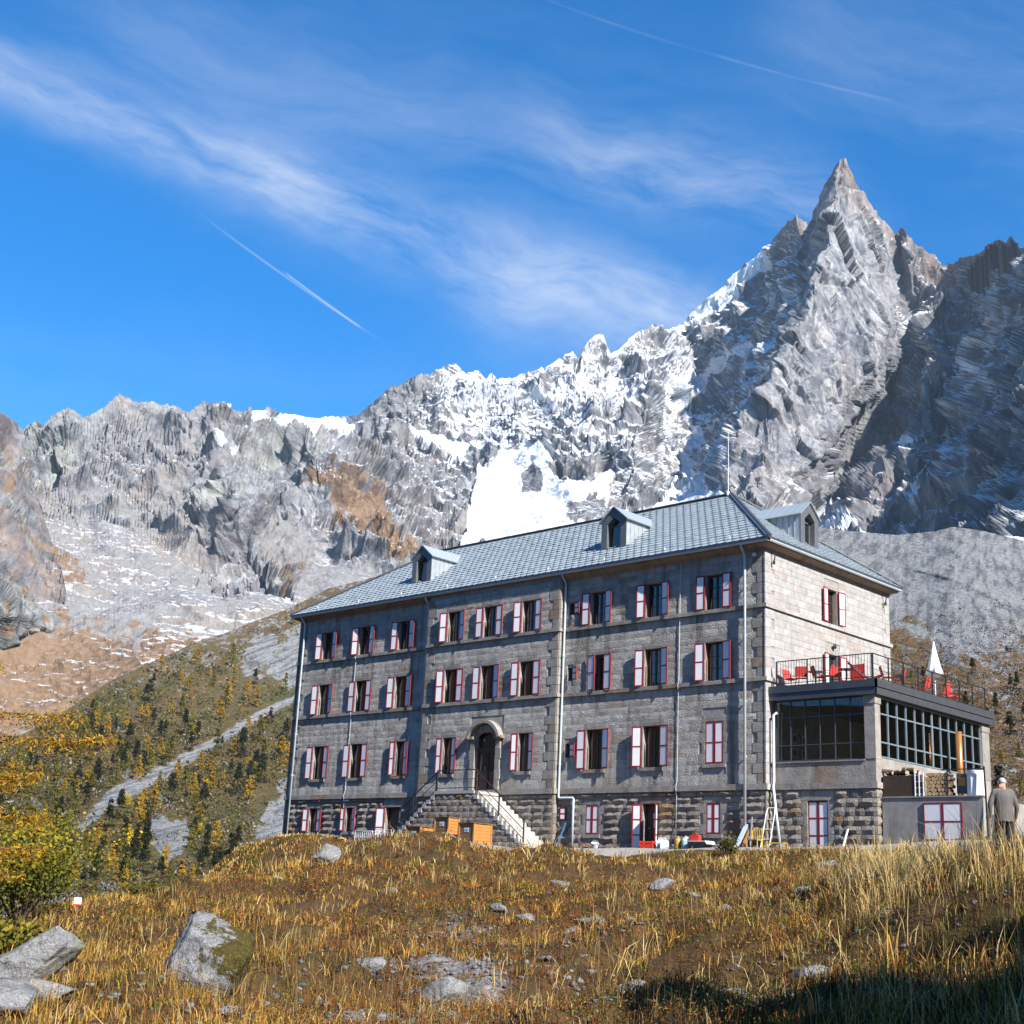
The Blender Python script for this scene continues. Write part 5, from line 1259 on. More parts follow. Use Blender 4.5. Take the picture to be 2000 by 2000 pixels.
# --- concrete store with red window, in front of the annex
store = tag(empty('concrete_store', (0, 0, 0)), 'grey concrete store with one wide red shuttered window beside the annex', 'store')
sm = MB(); X0, X1, Y0, Y1 = AX+.10, 8.92, .58, 9.5
hx0, hx1, hz0, hz1 = 6.59, 8.14, .59, 1.99
for a, b, c, d in ((X0, hx0, -.3, 2.19), (hx1, X1, -.3, 2.19), (hx0, hx1, -.3, hz0), (hx0, hx1, hz1, 2.19)): sm.box((a, Y0, c), (b, Y0+.3, d))
sm.box((X0, Y0+.3, -.3), (X1-.3, Y1, 2.189)); sm.box((X1-.3, Y0+.3, -.3), (X1, Y1, 2.188)); sw = sm.build('wall', M['concrete'], store)
cp = MB(); cp.box((X0+.02, Y0-.04, 2.192), (X1+.04, Y0+.34, 2.24)); cp.build('coping', M['concrete'], store)
shutter(np.array([hx0, Y0, hz0]), -1, (hx1-hx0)/2, hz1-hz0, 1, (np.array([0, Y0, 0.]), np.array([1., 0, 0]), np.array([0, -1., 0])), 1, dy=.03, parent=store)
shutter(np.array([hx1, Y0, hz0]), 1, (hx1-hx0)/2, hz1-hz0, 1, (np.array([0, Y0, 0.]), np.array([1., 0, 0]), np.array([0, -1., 0])), 1, dy=.03, parent=store)
low = MB(); low.box((X1+.02, Y0+.25, -.2), (X1+1.1, Y0+.55, 1.55)); low.build('side_wall', M['concrete'], store)
rl = MB(); rl.bar((7.3, Y0+.1, 3.22), (9.0, Y0+.1, 3.22), .035); rl.bar((9.0, Y0+.1, 3.30), (9.14, Y0-.1, .6), .05); rl.bar((7.55, Y0+.1, 2.24), (7.55, Y0+.1, 3.2), .035); rl.build('handrail', M['anthrail'], store)

# --- outside staircase
stair = tag(empty('stone_staircase', (0, 0, 0)), 'double flight of stone steps with iron railing up to the arched door', 'staircase')
LZ, SX0, SX1, SY = 2.62, -17.45, -14.85, -2.05
sc = MB(); nst = 13; rise = (LZ-.02)/nst; tread = .275
sc.box((SX0+.02, SY+.02, -.4), (SX1-.02, YC-.02, LZ-.14))
for i in range(nst-1):
    h = LZ-rise*(i+1)
    sc.box((SX1-.02+tread*i, SY+.02, -.4), (SX1-.02+tread*(i+1), YC-.02, h-.06)); sc.box((SX0+.02-tread*(i+1), SY+.02, -.4), (SX0+.02-tread*i, YC-.02, h-.06))
swall = sc.build('wall', M['mortar'], stair)
fs = (np.array([0, SY, 0.]), np.array([1., 0, 0]), np.array([0, -1., 0]))
zrow = levels((-.3, .0, 1), (.0, LZ-.14, 9))
for z0, z1 in zip(zrow, zrow[1:]):
    k = sum(1 for i in range(nst-1) if LZ-rise*(i+1)-.06 >= z1-.02)
    a, b = SX0-tread*k, SX1+tread*k
    hs = [(-16.55, -16.0)] if .25 < (z0+z1)/2 < 1.0 else []
    for p, q in cut([(a, b)], hs):
        x = p
        while x < q-1e-6:
            w = random.uniform(.3, .7); w = q-x if q-x-w < .25 else w; block(*fs, x, x+w, z0, z1, owner='stair', **{**RO, 'bulge': (.015, .05)}); x += w
nic = MB(); nic.box((-16.53, SY-.01, .25), (-16.02, SY+.015, 1.0)); nic.build('hatch', M['dark'], stair); nt_ = MB(); nt_.box((-16.22, SY-.03, .55), (-16.05, SY-.012, .85)); nt_.build('notice', M['gasblue'], stair)
ld = MB(); ld.box((SX0-.05, SY-.06, LZ-.14), (SX1+.05, YC-.12, LZ)); ld.build('landing', M['step'], stair)
for s, xe in ((1, SX1), (-1, SX0)):
    for i in range(nst-1):
        h = LZ-rise*(i+1); a, b = sorted((xe+s*(tread*i+.052), xe+s*(tread*(i+1)+.03)))
        st = MB(); st.box((a, SY-.05+random.uniform(-.01, .01), h-rise+.004), (b, YC-.12, h)); st.build('step', M['step'], stair)
def iron(pts, nm='railing'):
    r = MB(); pts = [np.asarray(p, float) for p in pts]
    for p, q in zip(pts, pts[1:]):
        for hh, t in ((.98, .045), (.55, .025), (.14, .03)): r.bar(p+(0, 0, hh), q+(0, 0, hh), t, t)
    root = r.build(nm, M['anthrail'], stair)
    for p in pts: b = MB(); b.bar(p+(0, 0, -.12), p+(0, 0, 1.02), .05); b.build('post', M['anthrail'], root)
    return root
def scroll(root, p, q, n):
    p, q = np.asarray(p, float), np.asarray(q, float)
    for k in range(n):
        c = p+(q-p)*(k+.5)/n+(0, 0, .34); d = (q-p)/np.linalg.norm(q-p)
        for sg in (-1, 1):
            pts = []
            for t in np.linspace(0, 1.6*math.pi, 9): rr = .09*(1-t/9); pts.append(c+d*(sg*.10+rr*math.cos(t)*sg)+np.array([0, 0, rr*math.sin(t)]))
            m = MB(); m.tube(pts, .008, 5); m.build('scroll', M['anthrail'], root)
fy = SY+.06
bot = lambda s, xe: (xe+s*tread*(nst-1.2), fy, LZ-rise*(nst-1.2))
r1 = iron([(SX0, fy, LZ), (SX1, fy, LZ)]); scroll(r1, (SX0, fy, LZ), (SX1, fy, LZ), 3)
for s, xe in ((1, SX1), (-1, SX0)):
    b = bot(s, xe); mid = ((xe+b[0])/2, fy, (LZ+b[2])/2); r2 = iron([(xe+s*.06, fy, LZ-.08), mid, b]); scroll(r2, (xe+s*.06, fy, LZ-.08), b, 5)

# --- pour the stones: the largest 300 of each thing singly, the rest as one mass
for own, par in (('hotel', wall), ('annex', awall), ('stair', swall)):
    bl = sorted([b for b in BLOCKS if b['owner'] == own], key=lambda b: -b['s'])
    for b in bl[:300]:
        mb = MB(); mb.add(b['v'], b['f']); mb.build('stone', M[b['mat']], par)
    mats = ['stone', 'stone_rough', 'stone_trim', 'stone_sunlit']; mb = MB()
    for b in bl[300:]: mb.add(b['v'], b['f'], mats.index(b['mat']))
    if mb.v: tag(mb.build('stonework', [M[k] for k in mats], par), kind='stuff')
# ------------------------------------------------------------------ things about the house
def gz(x, y): return float(ground(np.array([x]), np.array([y]))[0])
# wooden bin shelters
def bin_box(x0, y0, w, d, h, label, hatch=False, tilt=0.0):
    z = gz(x0+w/2, y0+d/2)-.05
    t = tag(empty('wooden_bin_box', (x0+w/2, y0+d/2, z), tilt), label, 'box', 'wooden boxes below the stairs')
    hw, hd = w/2, d/2
    nb = 6
    for k in range(nb):                                  # shade and sun put into the boards: dark fronts, orange sunlit sides
        a, b = k*h/nb+.004, (k+1)*h/nb-.004
        m = MB(); m.box((-hw+.02, -hd, a), (hw-.02, -hd+.025, b)); m.build('front_board', M['brown_wood'], t)
        if hatch and k < nb-3: continue
        m = MB(); m.box((hw-.025, -hd+.03, a), (hw, hd-.03, b)); m.build('side_board', M['orange_wood'], t)
    m = MB()
    for sx in (-1, 1):
        for sy in (-1, 1): m.box((sx*hw-.035, sy*hd-.035, 0), (sx*hw+.035, sy*hd+.035, h+.02))
    m.build('corner_post', M['orange_wood'], t)
    m = MB(); m.box((-hw-.05, -hd-.05, h+.022), (hw+.05, hd+.05, h+.05)); m.build('lid', M['brown_wood'], t)
    m = MB(); m.box((-hw+.03, -hd+.03, 0), (-hw+.05, hd-.03, h)); m.box((-hw+.03, hd-.03, 0), (hw-.03, hd-.01, h)); m.build('back_panel', M['brown_wood'], t)
    m = MB(); m.box((-.14, -hd-.012, h*.58), (.14, -hd-.002, h*.80)); q = m.build('sign_plate', M['gasblue'], t)
    m = MB(); m.box((-.11, -hd-.015, h*.68), (.11, -hd-.0125, h*.70)); m.box((-.11, -hd-.015, h*.63), (.05, -hd-.0125, h*.65)); m.build('print', M['anth'], q)
bin_box(-16.55, -4.6, .92, .92, .86, 'wooden bin box with open lower side hatch, second in the row', True)
bin_box(-14.70, -4.6, .90, .62, .86, 'wooden bin box in the middle of the row with a short orange side', False)
bin_box(-13.10, -4.6, .92, 1.10, .86, 'wooden bin box with the widest sunlit orange side, nearest the stair foot', False)
bin_box(-17.60, -4.5, .90, .5, .82, 'dark wooden bin box at the far left end of the row', False)
# white wire frames stacked by the wall
def wire_frame(x, y, w, h, d, nx, nz, label):
    t = tag(empty('wire_crate', (x, y, gz(x, y))), label, 'wire crate')
    fr = MB()
    for sy in (0, d):
        fr.bar((0, sy, .02), (w, sy, .02), .03); fr.bar((0, sy, h), (w, sy, h), .03)
        for sx in (0, w): fr.bar((sx, sy, .02), (sx, sy, h), .03)
    fr.build('frame', M['offwhite'], t)
    for sy in (0, d):
        for k in range(1, nx): m = MB(); m.bar((w*k/nx, sy, .02), (w*k/nx, sy, h), .014); m.build('wire', M['offwhite'], t)
        for k in range(1, nz): m = MB(); m.bar((0, sy, h*k/nz), (w, sy, h*k/nz), .014); m.build('wire', M['offwhite'], t)
wire_frame(-24.5, -.95, 1.35, .72, .5, 9, 4, 'long white wire crate against the basement wall'); wire_frame(-22.85, -1.0, .65, .74, .5, 5, 5, 'small square white wire crate beside the basement door')
# bottles, crates and cans
def gas(x, y, r, h, mat, label):
    t = tag(empty('gas_bottle', (x, y, gz(x, y)-.01)), label, 'gas bottle', 'gas bottles by the wall')
    m = MB(); m.lathe((0, 0, 0), [(r*.9, 0), (r, .03), (r, h*.72), (r*.92, h*.80), (r*.6, h*.88), (r*.25, h*.9)], 16); m.build('bottle_body', mat, t, True)
    m = MB(); m.lathe((0, 0, h*.86), [(r*.62, 0), (r*.62, h*.12), (r*.56, h*.12), (r*.56, 0)], 16); m.build('collar', mat, t)
    m = MB(); m.lathe((0, 0, h*.88), [(.03, 0), (.03, .06), (.05, .07), (.05, .09)], 8); m.build('valve', M['pipe'], t)
gas(-3.45, -1.35, .14, .50, M['ochre'], 'ochre gas bottle standing by the basement wall'); gas(-3.05, -1.35, .17, .52, M['gasblue'], 'pale blue gas bottle standing by the basement wall')
def crate(x, y, w, d, h, mat, label):
    t = tag(empty('plastic_crate', (x, y, gz(x, y)-.01), .15), label, 'crate')
    b = MB(); b.box((-w/2, -d/2, 0), (w/2, d/2, .03)); b.build('base', mat, t)
    for (a, c) in (((-w/2, -d/2), (w/2, -d/2)), ((w/2, -d/2), (w/2, d/2)), ((w/2, d/2), (-w/2, d/2)), ((-w/2, d/2), (-w/2, -d/2))):
        s = MB(); p, q = np.array([*a, 0.]), np.array([*c, 0.])
        for zz_ in (.07, h*.45, h-.05): s.bar(p+(0, 0, zz_), q+(0, 0, zz_), .022, .07)
        s.bar(p+(0, 0, .03), p+(0, 0, h), .04); s.build('side', mat, t)
crate(-4.95, -1.4, .60, .40, .30, M['redplastic'], 'red slatted plastic crate in front of the basement door')
def jug(x, y, label):
    t = tag(empty('water_canister', (x, y, gz(x, y)-.01), .4), label, 'canister')
    m = MB(); pr = [(-.15, 0), (.15, 0), (.16, .02), (.16, .30), (.10, .38), (-.04, .38), (-.16, .30), (-.16, .02)]; m.prism([(a, -.10, b) for a, b in pr], (0, .2, 0)); m.build('tank', M['offwhite'], t)
    m = MB(); m.tube([(-.10, 0, .36), (-.09, 0, .43), (.03, 0, .44), (.06, 0, .38)], .02, 6); m.build('handle', M['offwhite'], t); m = MB(); m.lathe((.09, 0, .375), [(.035, 0), (.035, .05)], 10); m.build('cap', M['blue'], t)
jug(-4.35, -1.35, 'white plastic canister beside the red crate'); jug(-4.02, -1.5, 'white plastic canister beside the ochre gas bottle')
t = tag(empty('cold_box', (-2.3, -1.4, gz(-2.3, -1.4)-.01), -.1), 'dark tub with a pale folded lid under the red can', 'tub')
m = MB(); m.prism([(-.40, -.22, 0), (.40, -.22, 0), (.46, -.26, .30), (-.46, -.26, .30)], (0, .48, 0)); m.build('tub_body', M['anth'], t); m = MB(); m.prism([(-.48, -.28, .302), (.48, -.28, .302), (.60, -.28, .20), (.62, -.28, .225), (.50, -.28, .345), (-.46, -.28, .345)], (0, .56, 0)); m.build('lid', M['offwhite'], t)
t = tag(empty('fuel_can', (-2.55, -1.38, gz(-2.3, -1.4)+.335)), 'bright red fuel can standing on the dark tub', 'fuel can')
m = MB(); pr = [(-.22, 0), (.22, 0), (.24, .03), (.24, .19), (.16, .25), (-.17, .25), (-.24, .19), (-.24, .03)]; m.prism([(a, -.09, b) for a, b in pr], (0, .18, 0)); m.build('can_body', M['redplastic'], t); m = MB(); m.tube([(-.12, 0, .24), (-.10, 0, .31), (.06, 0, .31), (.09, 0, .24)], .018, 6); m.build('handle', M['redplastic'], t); m = MB(); m.lathe((.16, 0, .235), [(.03, 0), (.03, .07)], 8); m.build('cap', M['anth'], t)
t = tag(empty('white_bucket', (-8.15, -1.1, gz(-8.15, -1.1)-.01), .3), 'small white bucket lying by the gravel walk', 'bucket'); t.rotation_euler = (R(18), R(12), .4)
m = MB(); m.lathe((0, 0, 0), [(.12, 0), (.16, .26), (.175, .27), (.15, .262), (.11, .03)], 14); m.build('bucket_body', M['offwhite'], t); m = MB(); m.tube([(-.16, 0, .25), (-.10, .02, .38), (.10, .02, .38), (.16, 0, .25)], .007, 5); m.build('handle', M['pipe'], t)
# planks, poles
def lean(name, p, q, w, th, mat, label, cat, group=None):
    m = MB(); p, q = np.array(p, float), np.array(q, float); c = (p+q)/2; m.bar(p-c, q-c, w, th, up=(0, 1, 0)); o = m.build(name, mat, None, loc=tuple(c)); tag(o, label, cat, group); return o
lean('plank', (-1.05, -.75, .06), (-.86, -.14, 1.16), .20, .03, M['pipe'], 'grey board leaning on the wall left of the corner downpipe', 'plank'); lean('plank', (-.80, -.72, .06), (-.60, -.14, 1.14), .09, .04, M['orange_wood'], 'narrow orange plank leaning beside the grey board', 'plank')
lean('plank', (-.40, -.62, .06), (-.62, -.12, 1.45), .05, .03, M['zinc_clad'], 'thin grey batten leaning right of the corner downpipe', 'plank')
lean('blue_pole', (-10.95, -.5, .05), (-10.72, -.12, 1.25), .06, .05, M['blue'], 'blue pole leaning on the wall by the small closed shutter', 'pole')
lean('white_pole', (3.72, -.5, .15), (3.58, .20, .98), .05, .05, M['offwhite'], 'short white pole leaning right of the cellar door', 'pole')
lean('plank', (-19.0, -3.9, .05), (-18.75, -4.05, .95), .05, .03, M['offwhite'], 'thin white batten standing among the bin boxes', 'plank')
t = tag(empty('hand_truck', (.32, -.62, gz(.3, -.6)-.01)), 'white hand truck leaning at the corner of the hotel', 'hand truck')
m = MB()
for s in (-.2, .2): m.tube([(s, -.02, .1), (s, .42, 1.55), (s*.8, .50, 1.72)], .022, 6)
m.tube([(-.16, .50, 1.72), (.16, .50, 1.72)], .022, 6)
for z in (.45, .85, 1.25): m.tube([(-.2, .0+z*.29-.03, z), (.2, .0+z*.29-.03, z)], .016, 6)
m.build('frame', M['offwhite'], t); m = MB(); m.box((-.22, -.26, .03), (.22, .0, .05)); m.build('toe_plate', M['offwhite'], t)
for s in (-.27, .27): m = MB(); m.tube([(s-.025, .08, .13), (s+.025, .08, .13)], .13, 14); m.build('wheel', M['anthrail'], t)
# yellow chair and stool frames
t = tag(empty('yellow_chair', (.08, -1.0, gz(.1, -1.0)-.01), .1), 'yellow metal chair frame standing at the hotel corner', 'chair')
for s in (-.23, .23):
    m = MB(); m.tube([(s, .22, 0), (s, .20, .40), (s, .27, .80)], .02, 6); m.build('leg', M['yellow'], t); m = MB(); m.tube([(s, -.24, 0), (s, -.22, .40), (s, .20, .40)], .02, 6); m.build('leg', M['yellow'], t)
m = MB(); m.tube([(-.23, .27, .78), (-.18, .28, .84), (.18, .28, .84), (.23, .27, .78)], .022, 6)
for k in range(-2, 3): m.tube([(k*.08, .22, .44), (k*.08, .27, .82)], .01, 5)
m.build('backrest', M['yellow'], t); m = MB(); m.box((-.22, -.22, .39), (.22, .2, .415)); m.build('seat', M['brown_wood'], t)
t = tag(empty('yellow_bench', (1.05, -.95, gz(1, -.95)-.01), .05), 'low yellow metal bench frame beside the leaning downpipe', 'bench')
for x in (-.42, .42):
    m = MB(); m.tube([(x, -.15, 0), (x, -.15, .27), (x, .15, .27), (x, .15, 0)], .02, 6); m.build('leg', M['yellow'], t)
m = MB(); m.bar((-.42, -.15, .27), (.42, -.15, .27), .04); m.bar((-.42, .15, .27), (.42, .15, .27), .04); m.build('seat_frame', M['yellow'], t)
# --- firewood terrace on the concrete store
ZS = 2.245
t = tag(empty('wood_bin', (5.55, 1.0, ZS-.05)), 'dark slatted firewood bin on the concrete store', 'wood bin')
for k in range(17):
    m = MB(); x = -.66+k*.083; m.box((x, -.32, 0), (x+.070, -.29, .86+random.uniform(-.02, .03))); m.build('slat', M['wood_dark'], t)
for y in (.30,): m = MB(); m.box((-.66, y, 0), (.75, y+.03, .88)); m.build('back_panel', M['wood_dark'], t)
for x in (-.68, .745): m = MB(); m.box((x, -.28, 0), (x+.03, .29, .88)); m.build('end_panel', M['wood_dark'], t)
def log_mesh(r, l, seed):
    rr = random.Random(seed); m = MB(); n = 7; V = []
    rad = [r*rr.uniform(.72, 1.1) for _ in range(n)]
    for y in (-l/2, l/2): V += [(rad[k]*math.cos(2*math.pi*k/n), y, rad[k]*math.sin(2*math.pi*k/n)) for k in range(n)]
    m.add(V, [tuple(range(n))[::-1], tuple(range(n, 2*n))], 0); m.f += [(k, (k+1) % n, n+(k+1) % n, n+k) for k in range(n)]; m.m += [1]*n
    return m.mesh('firewood_log', [M['log'], M['bark']])
LM = [log_mesh(.085, .46, k) for k in range(6)]
def put_log(x, y, z, rot, label, group):
    o = link('firewood_log', random.choice(LM), None, (x, y, z), rot); tag(o, label, 'log', group)
for r_ in range(6):
    for k in range(7-(r_ % 2)):
        put_log(6.66+k*.152+(.076 if r_ % 2 else 0)+random.uniform(-.01, .01), .92, ZS+.085+r_*.142, (0, random.uniform(0, 6), random.uniform(-.06, .06)), 'split log in the pale stack between the bin and the barrel', 'stacked firewood logs')
for k in range(16):
    put_log(4.98+k*.075+random.uniform(-.05, .05), 1.0+random.uniform(-.15, .2), 3.15+random.uniform(0, .16), (random.uniform(-.5, .5), 1.57+random.uniform(-.4, .4), random.uniform(.8, 2.3)), 'rough log thrown on top of the dark wood bin', 'loose logs on the wood bin')
t = tag(empty('wood_cage', (6.40, .95, ZS)), 'pale metal lattice cage between the bin and the log stack', 'cage')
for x in (-.17, .0, .17): m = MB(); m.bar((x, -.28, 0), (x, -.28, .92), .035); m.build('upright', M['offwhite'], t)
for z in (.08, .32, .56, .80): m = MB(); m.bar((-.18, -.26, z), (.18, -.26, z), .025); m.build('crossbar', M['offwhite'], t)
t = tag(empty('water_barrel', (8.50, 1.05, ZS-.005)), 'white ribbed barrel at the end of the firewood terrace', 'barrel')
m = MB(); n = 40; V = []
for z_, f in ((0, .96), (.05, 1), (.84, 1), (.90, .97)):
    for k in range(n): a = 2*math.pi*k/n; rr = .33*f*(1.0 if k % 4 < 2 else .955); V.append((rr*math.cos(a), rr*math.sin(a), z_))
m.add(V, [(i*n+k, i*n+(k+1) % n, (i+1)*n+(k+1) % n, (i+1)*n+k) for i in range(3) for k in range(n)]+[tuple(reversed(range(n))), tuple(range(3*n, 4*n))]); m.build('barrel_body', M['offwhite'], t); m = MB(); m.lathe((0, 0, .90), [(.33, 0), (.33, .04), (.29, .045)], 24); m.build('rim', M['offwhite'], t)
t = tag(empty('dark_stove', (7.95, 1.25, ZS-.005)), 'dark iron stove with rusty door behind the barrel', 'stove'); m = MB(); m.box((-.22, -.2, .12), (.22, .2, .85)); m.build('stove_body', M['anth'], t); m = MB(); m.box((-.14, -.225, .4), (.14, -.203, .72)); m.build('door', M['copper'], t)
m = MB(); m.tube([(-2.65, 5.3, 0), (-2.65, 5.3, 3.25)], .13, 14); o_ = m.build('stove_pipe', M['copper'], None, True, (7.95, 1.25, ZS-.06)); tag(o_, 'tall rust orange flue pipe standing in front of the side glazing', 'flue')
m = MB()
for sx in (-.18, .18):
    for sy in (-.16, .16): m.bar((sx, sy, 0), (sx, sy, .12), .04)
m.build('stand', M['anth'], t)
# --- roof terrace furniture
TZ = 6.752
def chair(x, y, rz, label):
    t = tag(empty('terrace_chair', (x, y, TZ), rz), label, 'chair', 'red terrace chairs')
    for s in (-.24, .24):
        m = MB(); m.tube([(s, -.22, 0), (s, -.20, .62), (s, .20, .62)], .014, 6); m.build('armrest', M['anthrail'], t); m = MB(); m.tube([(s, .26, 0), (s, .18, .45), (s, .30, .86)], .014, 6); m.build('leg', M['anthrail'], t)
    m = MB(); m.prism([(-.23, -.22, .44), (.23, -.22, .44), (.23, .20, .42), (-.23, .20, .42)], (0, 0, .02)); m.build('seat', M['redcloth'], t)
    m = MB(); m.prism([(-.23, .20, .46), (.23, .20, .46), (.23, .31, .88), (-.23, .31, .88)], (0, .015, .004)); m.build('backrest', M['redcloth'], t)
def table(x, y, label, r=.32):
    t = tag(empty('terrace_table', (x, y, TZ)), label, 'table', 'dark terrace tables')
    m = MB(); m.lathe((0, 0, .70), [(r, 0), (r, .025)], 20); m.build('tabletop', M['anthrail'], t); m = MB(); m.bar((0, 0, .03), (0, 0, .70), .05); m.build('leg', M['anthrail'], t); m = MB(); m.lathe((0, 0, 0), [(.24, 0), (.22, .03)], 16); m.build('base', M['anthrail'], t)
CH = [(.62, .95, 1.4, 'red terrace chair at the wall end of the front row'), (1.15, .9, -2.6, 'red terrace chair with raised back, second along the railing'), (1.95, 1.0, 2.4, 'red terrace chair between the small dark tables'), (2.35, .85, -1.3, 'red terrace chair turned sideways by the railing'), (2.65, 1.1, .5, 'low red terrace chair left of the red door panel'),
      (4.35, 2.3, 2.2, 'red terrace chair behind the deck lounger'), (4.40, 3.1, -1.2, 'red terrace chair at the glass corner of the terrace'), (4.25, 5.5, -1.5, 'red terrace chair beside the closed parasol'), (4.30, 7.2, -1.6, 'tall red terrace chair on the far side of the parasol'), (4.35, 8.3, 1.4, 'red terrace chair near the far end of the terrace')]
for c in CH: chair(*c)
table(1.65, 1.2, 'small dark table on the terrace between two red chairs'); table(3.05, 1.25, 'small dark table on the terrace near the red screen'); table(4.15, 3.9, 'small dark table on the terrace by the side railing')
t = tag(empty('red_screen', (3.1, 2.1, TZ)), 'upright red panel standing on the terrace in front of the side door', 'screen')
m = MB(); m.box((-.30, -.02, .05), (.30, .02, 1.05)); m.build('panel', M['redplastic'], t)
for s in (-.3, .3): m = MB(); m.bar((s, 0, 0), (s, 0, 1.08), .04); m.build('post', M['redplastic'], t); 
for s in (-.28, .28): m = MB(); m.box((s-.03, -.2, .0), (s+.03, .2, .04)); m.build('foot', M['redplastic'], t)
t = tag(empty('deck_lounger', (3.95, 1.3, TZ), .5), 'folding lounger with striped dark red cloth on the terrace', 'lounger')
for s in (-.26, .26): m = MB(); m.tube([(-.75, s, .95), (.35, s, .05)], .018, 6); m.build('rail', M['anthrail'], t); m = MB(); m.tube([(-.45, s, .02), (.62, s, .42)], .018, 6); m.build('rail', M['anthrail'], t)
m = MB()
pts = [(-.74, .95), (-.45, .62), (-.12, .34), (.22, .26), (.60, .42)]
for (a, b), (c, d) in zip(pts, pts[1:]): m.prism([(a, -.25, b), (a, .25, b), (c, .25, d), (c, -.25, d)], (0, 0, .014))
m.build('cloth', M['redcloth'], t)
t = tag(empty('parasol', (4.35, 6.5, TZ)), 'closed white parasol standing on the roof terrace', 'parasol')
m = MB(); m.tube([(0, 0, .05), (0, 0, 2.55)], .025, 8); m.build('pole', M['offwhite'], t)
m = MB(); n = 28; V = []
for z_, r_ in ((1.15, .30), (1.16, .34), (1.5, .25), (2.0, .14), (2.4, .06), (2.62, .02)):
    for k in range(n): a = 2*math.pi*k/n; rr = r_*(1+.16*math.cos(7*a)); V.append((rr*math.cos(a), rr*math.sin(a), z_+(.06*math.cos(7*a) if z_ < 1.2 else 0)))
m.add(V, [(i*n+k, i*n+(k+1) % n, (i+1)*n+(k+1) % n, (i+1)*n+k) for i in range(5) for k in range(n)]+[tuple(reversed(range(n))), tuple(range(5*n, 6*n))]); m.build('canopy', M['canvas'], t, True); m = MB(); m.lathe((0, 0, 0), [(.26, 0), (.26, .05), (.05, .09)], 16); m.build('base', M['concrete'], t)
for i, (x, y) in enumerate(((1.0, 1.35), (1.25, 1.3), (3.6, 1.9))):
    m = MB(); m.lathe((0, 0, 0), [(.10, 0), (.15, .04), (.16, .18), (.13, .24), (.10, .22)], 14); o = m.build('white_planter', M['offwhite'], None, True, (x, y, TZ)); tag(o, ('white round pot on the terrace under the first chair', 'white round pot on the terrace by the small table', 'white round pot on the terrace behind the lounger')[i], 'pot', 'white terrace pots')
# signpost on the brink
p = at(150, 1775, 33); zb = gz(p[0], p[1]); sp = at(150, 1760, 33)
t = tag(empty('trail_sign', (p[0], p[1], zb)), 'small white sign with red edge on the grassy brink', 'sign'); t.rotation_euler = (0, 0, -YAW)
hh = sp[2]-zb
m = MB(); m.bar((0, .02, -.1), (0, .02, hh+.05), .04); m.build('post', M['brown_wood'], t); m = MB(); m.box((-.085, -.012, hh-.09), (.085, 0, hh+.08)); m.build('plate', M['offwhite'], t); m = MB(); m.box((-.085, -.016, hh-.088), (.085, -.0125, hh-.06)); m.build('stripe', M['redplastic'], t)
# ------------------------------------------------------------------ rocks, grass, trees
def boulder(px, py, dist, sx, sy, sz, seed, label, sink=.3, moss=0.0, tilt=0.0, cuts=(), name='boulder', sub=4):
    bm = bmesh.new(); bmesh.ops.create_icosphere(bm, subdivisions=sub, radius=1.0); rr = np.random.default_rng(seed)
    co = np.array([v.co[:] for v in bm.verts])
    for _ in range(13):                               # cleave with random planes
        n = rr.normal(size=3); n /= np.linalg.norm(n); d = rr.uniform(.45, .80); e = co@n-d; co = co-np.outer(np.clip(e, 0, None)*.92, n)
    for n, d in cuts:
        n = np.array(n, float); n /= np.linalg.norm(n); e = co@n-d; co = co-np.outer(np.clip(e, 0, None)*.97, n)
    t = co*1.7+seed
    co *= (1+.16*(fbm(t[:, 0]+t[:, 2], t[:, 1]-t[:, 2], 4)+.5*fbm(3*t[:, 0]+2*t[:, 2], 3*t[:, 1], 3)))[:, None]
    co *= np.array([sx, sy, sz])/2
    for v, c in zip(bm.verts, co): v.co = c
    me = bpy.data.meshes.new(name); bm.to_mesh(me); bm.free(); me.materials.append(M['boulder'])
    me.polygons.foreach_set('use_smooth', [True]*len(me.polygons))
    a = me.attributes.new('moss', 'FLOAT', 'POINT'); a.data.foreach_set('value', np.clip(moss*(1.15*co[:, 0]/(sx/2)+.5*co[:, 2]/(sz/2)+.15), -.4, 1).astype(np.float32))
    q = at(px, py, dist); g = gz(q[0], q[1])
    o = link(name, me, None, (q[0], q[1], g+sz/2-sink*sz), (0, tilt, -YAW)); tag(o, label, 'rock', 'rocks on the bank'); return o
boulder(388, 1912, 20.8, 2.2, 1.8, 2.25, 5, 'largest boulder on the bank, grey left face and mossy right half', .50, .75, R(-10), (((-.72, -.25, .62), .46), ((-.2, -.9, .35), .50), ((.35, -.3, .85), .60), ((-.95, -.2, -.3), .66)), sub=5)
boulder(45, 1875, 22.0, 2.2, 1.4, 1.35, 8, 'long pale slab tilted at the lower left of the bank', .35, .1, R(-26), (((-.15, -.2, .95), .40), ((.2, -.9, .1), .5), ((.9, -.2, .2), .7)), sub=5)
boulder(70, 1950, 19.0, 1.0, .8, .55, 13, 'flat grey rock below the long slab', .35, .1, R(-12)); boulder(10, 1990, 17.5, .9, .8, .6, 14, 'rounded grey rock at the bottom left corner', .3)
boulder(637, 1690, 45, 1.0, .8, .85, 21, 'pale boulder on the brink beneath the left end of the hotel', .2); boulder(868, 1892, 22.0, .85, .5, .55, 22, 'pale pointed rock lying alone at mid bank', .25, 0, R(-25)); boulder(452, 1962, 17.6, .42, .3, .2, 23, 'small pale rock below the largest boulder', .3)
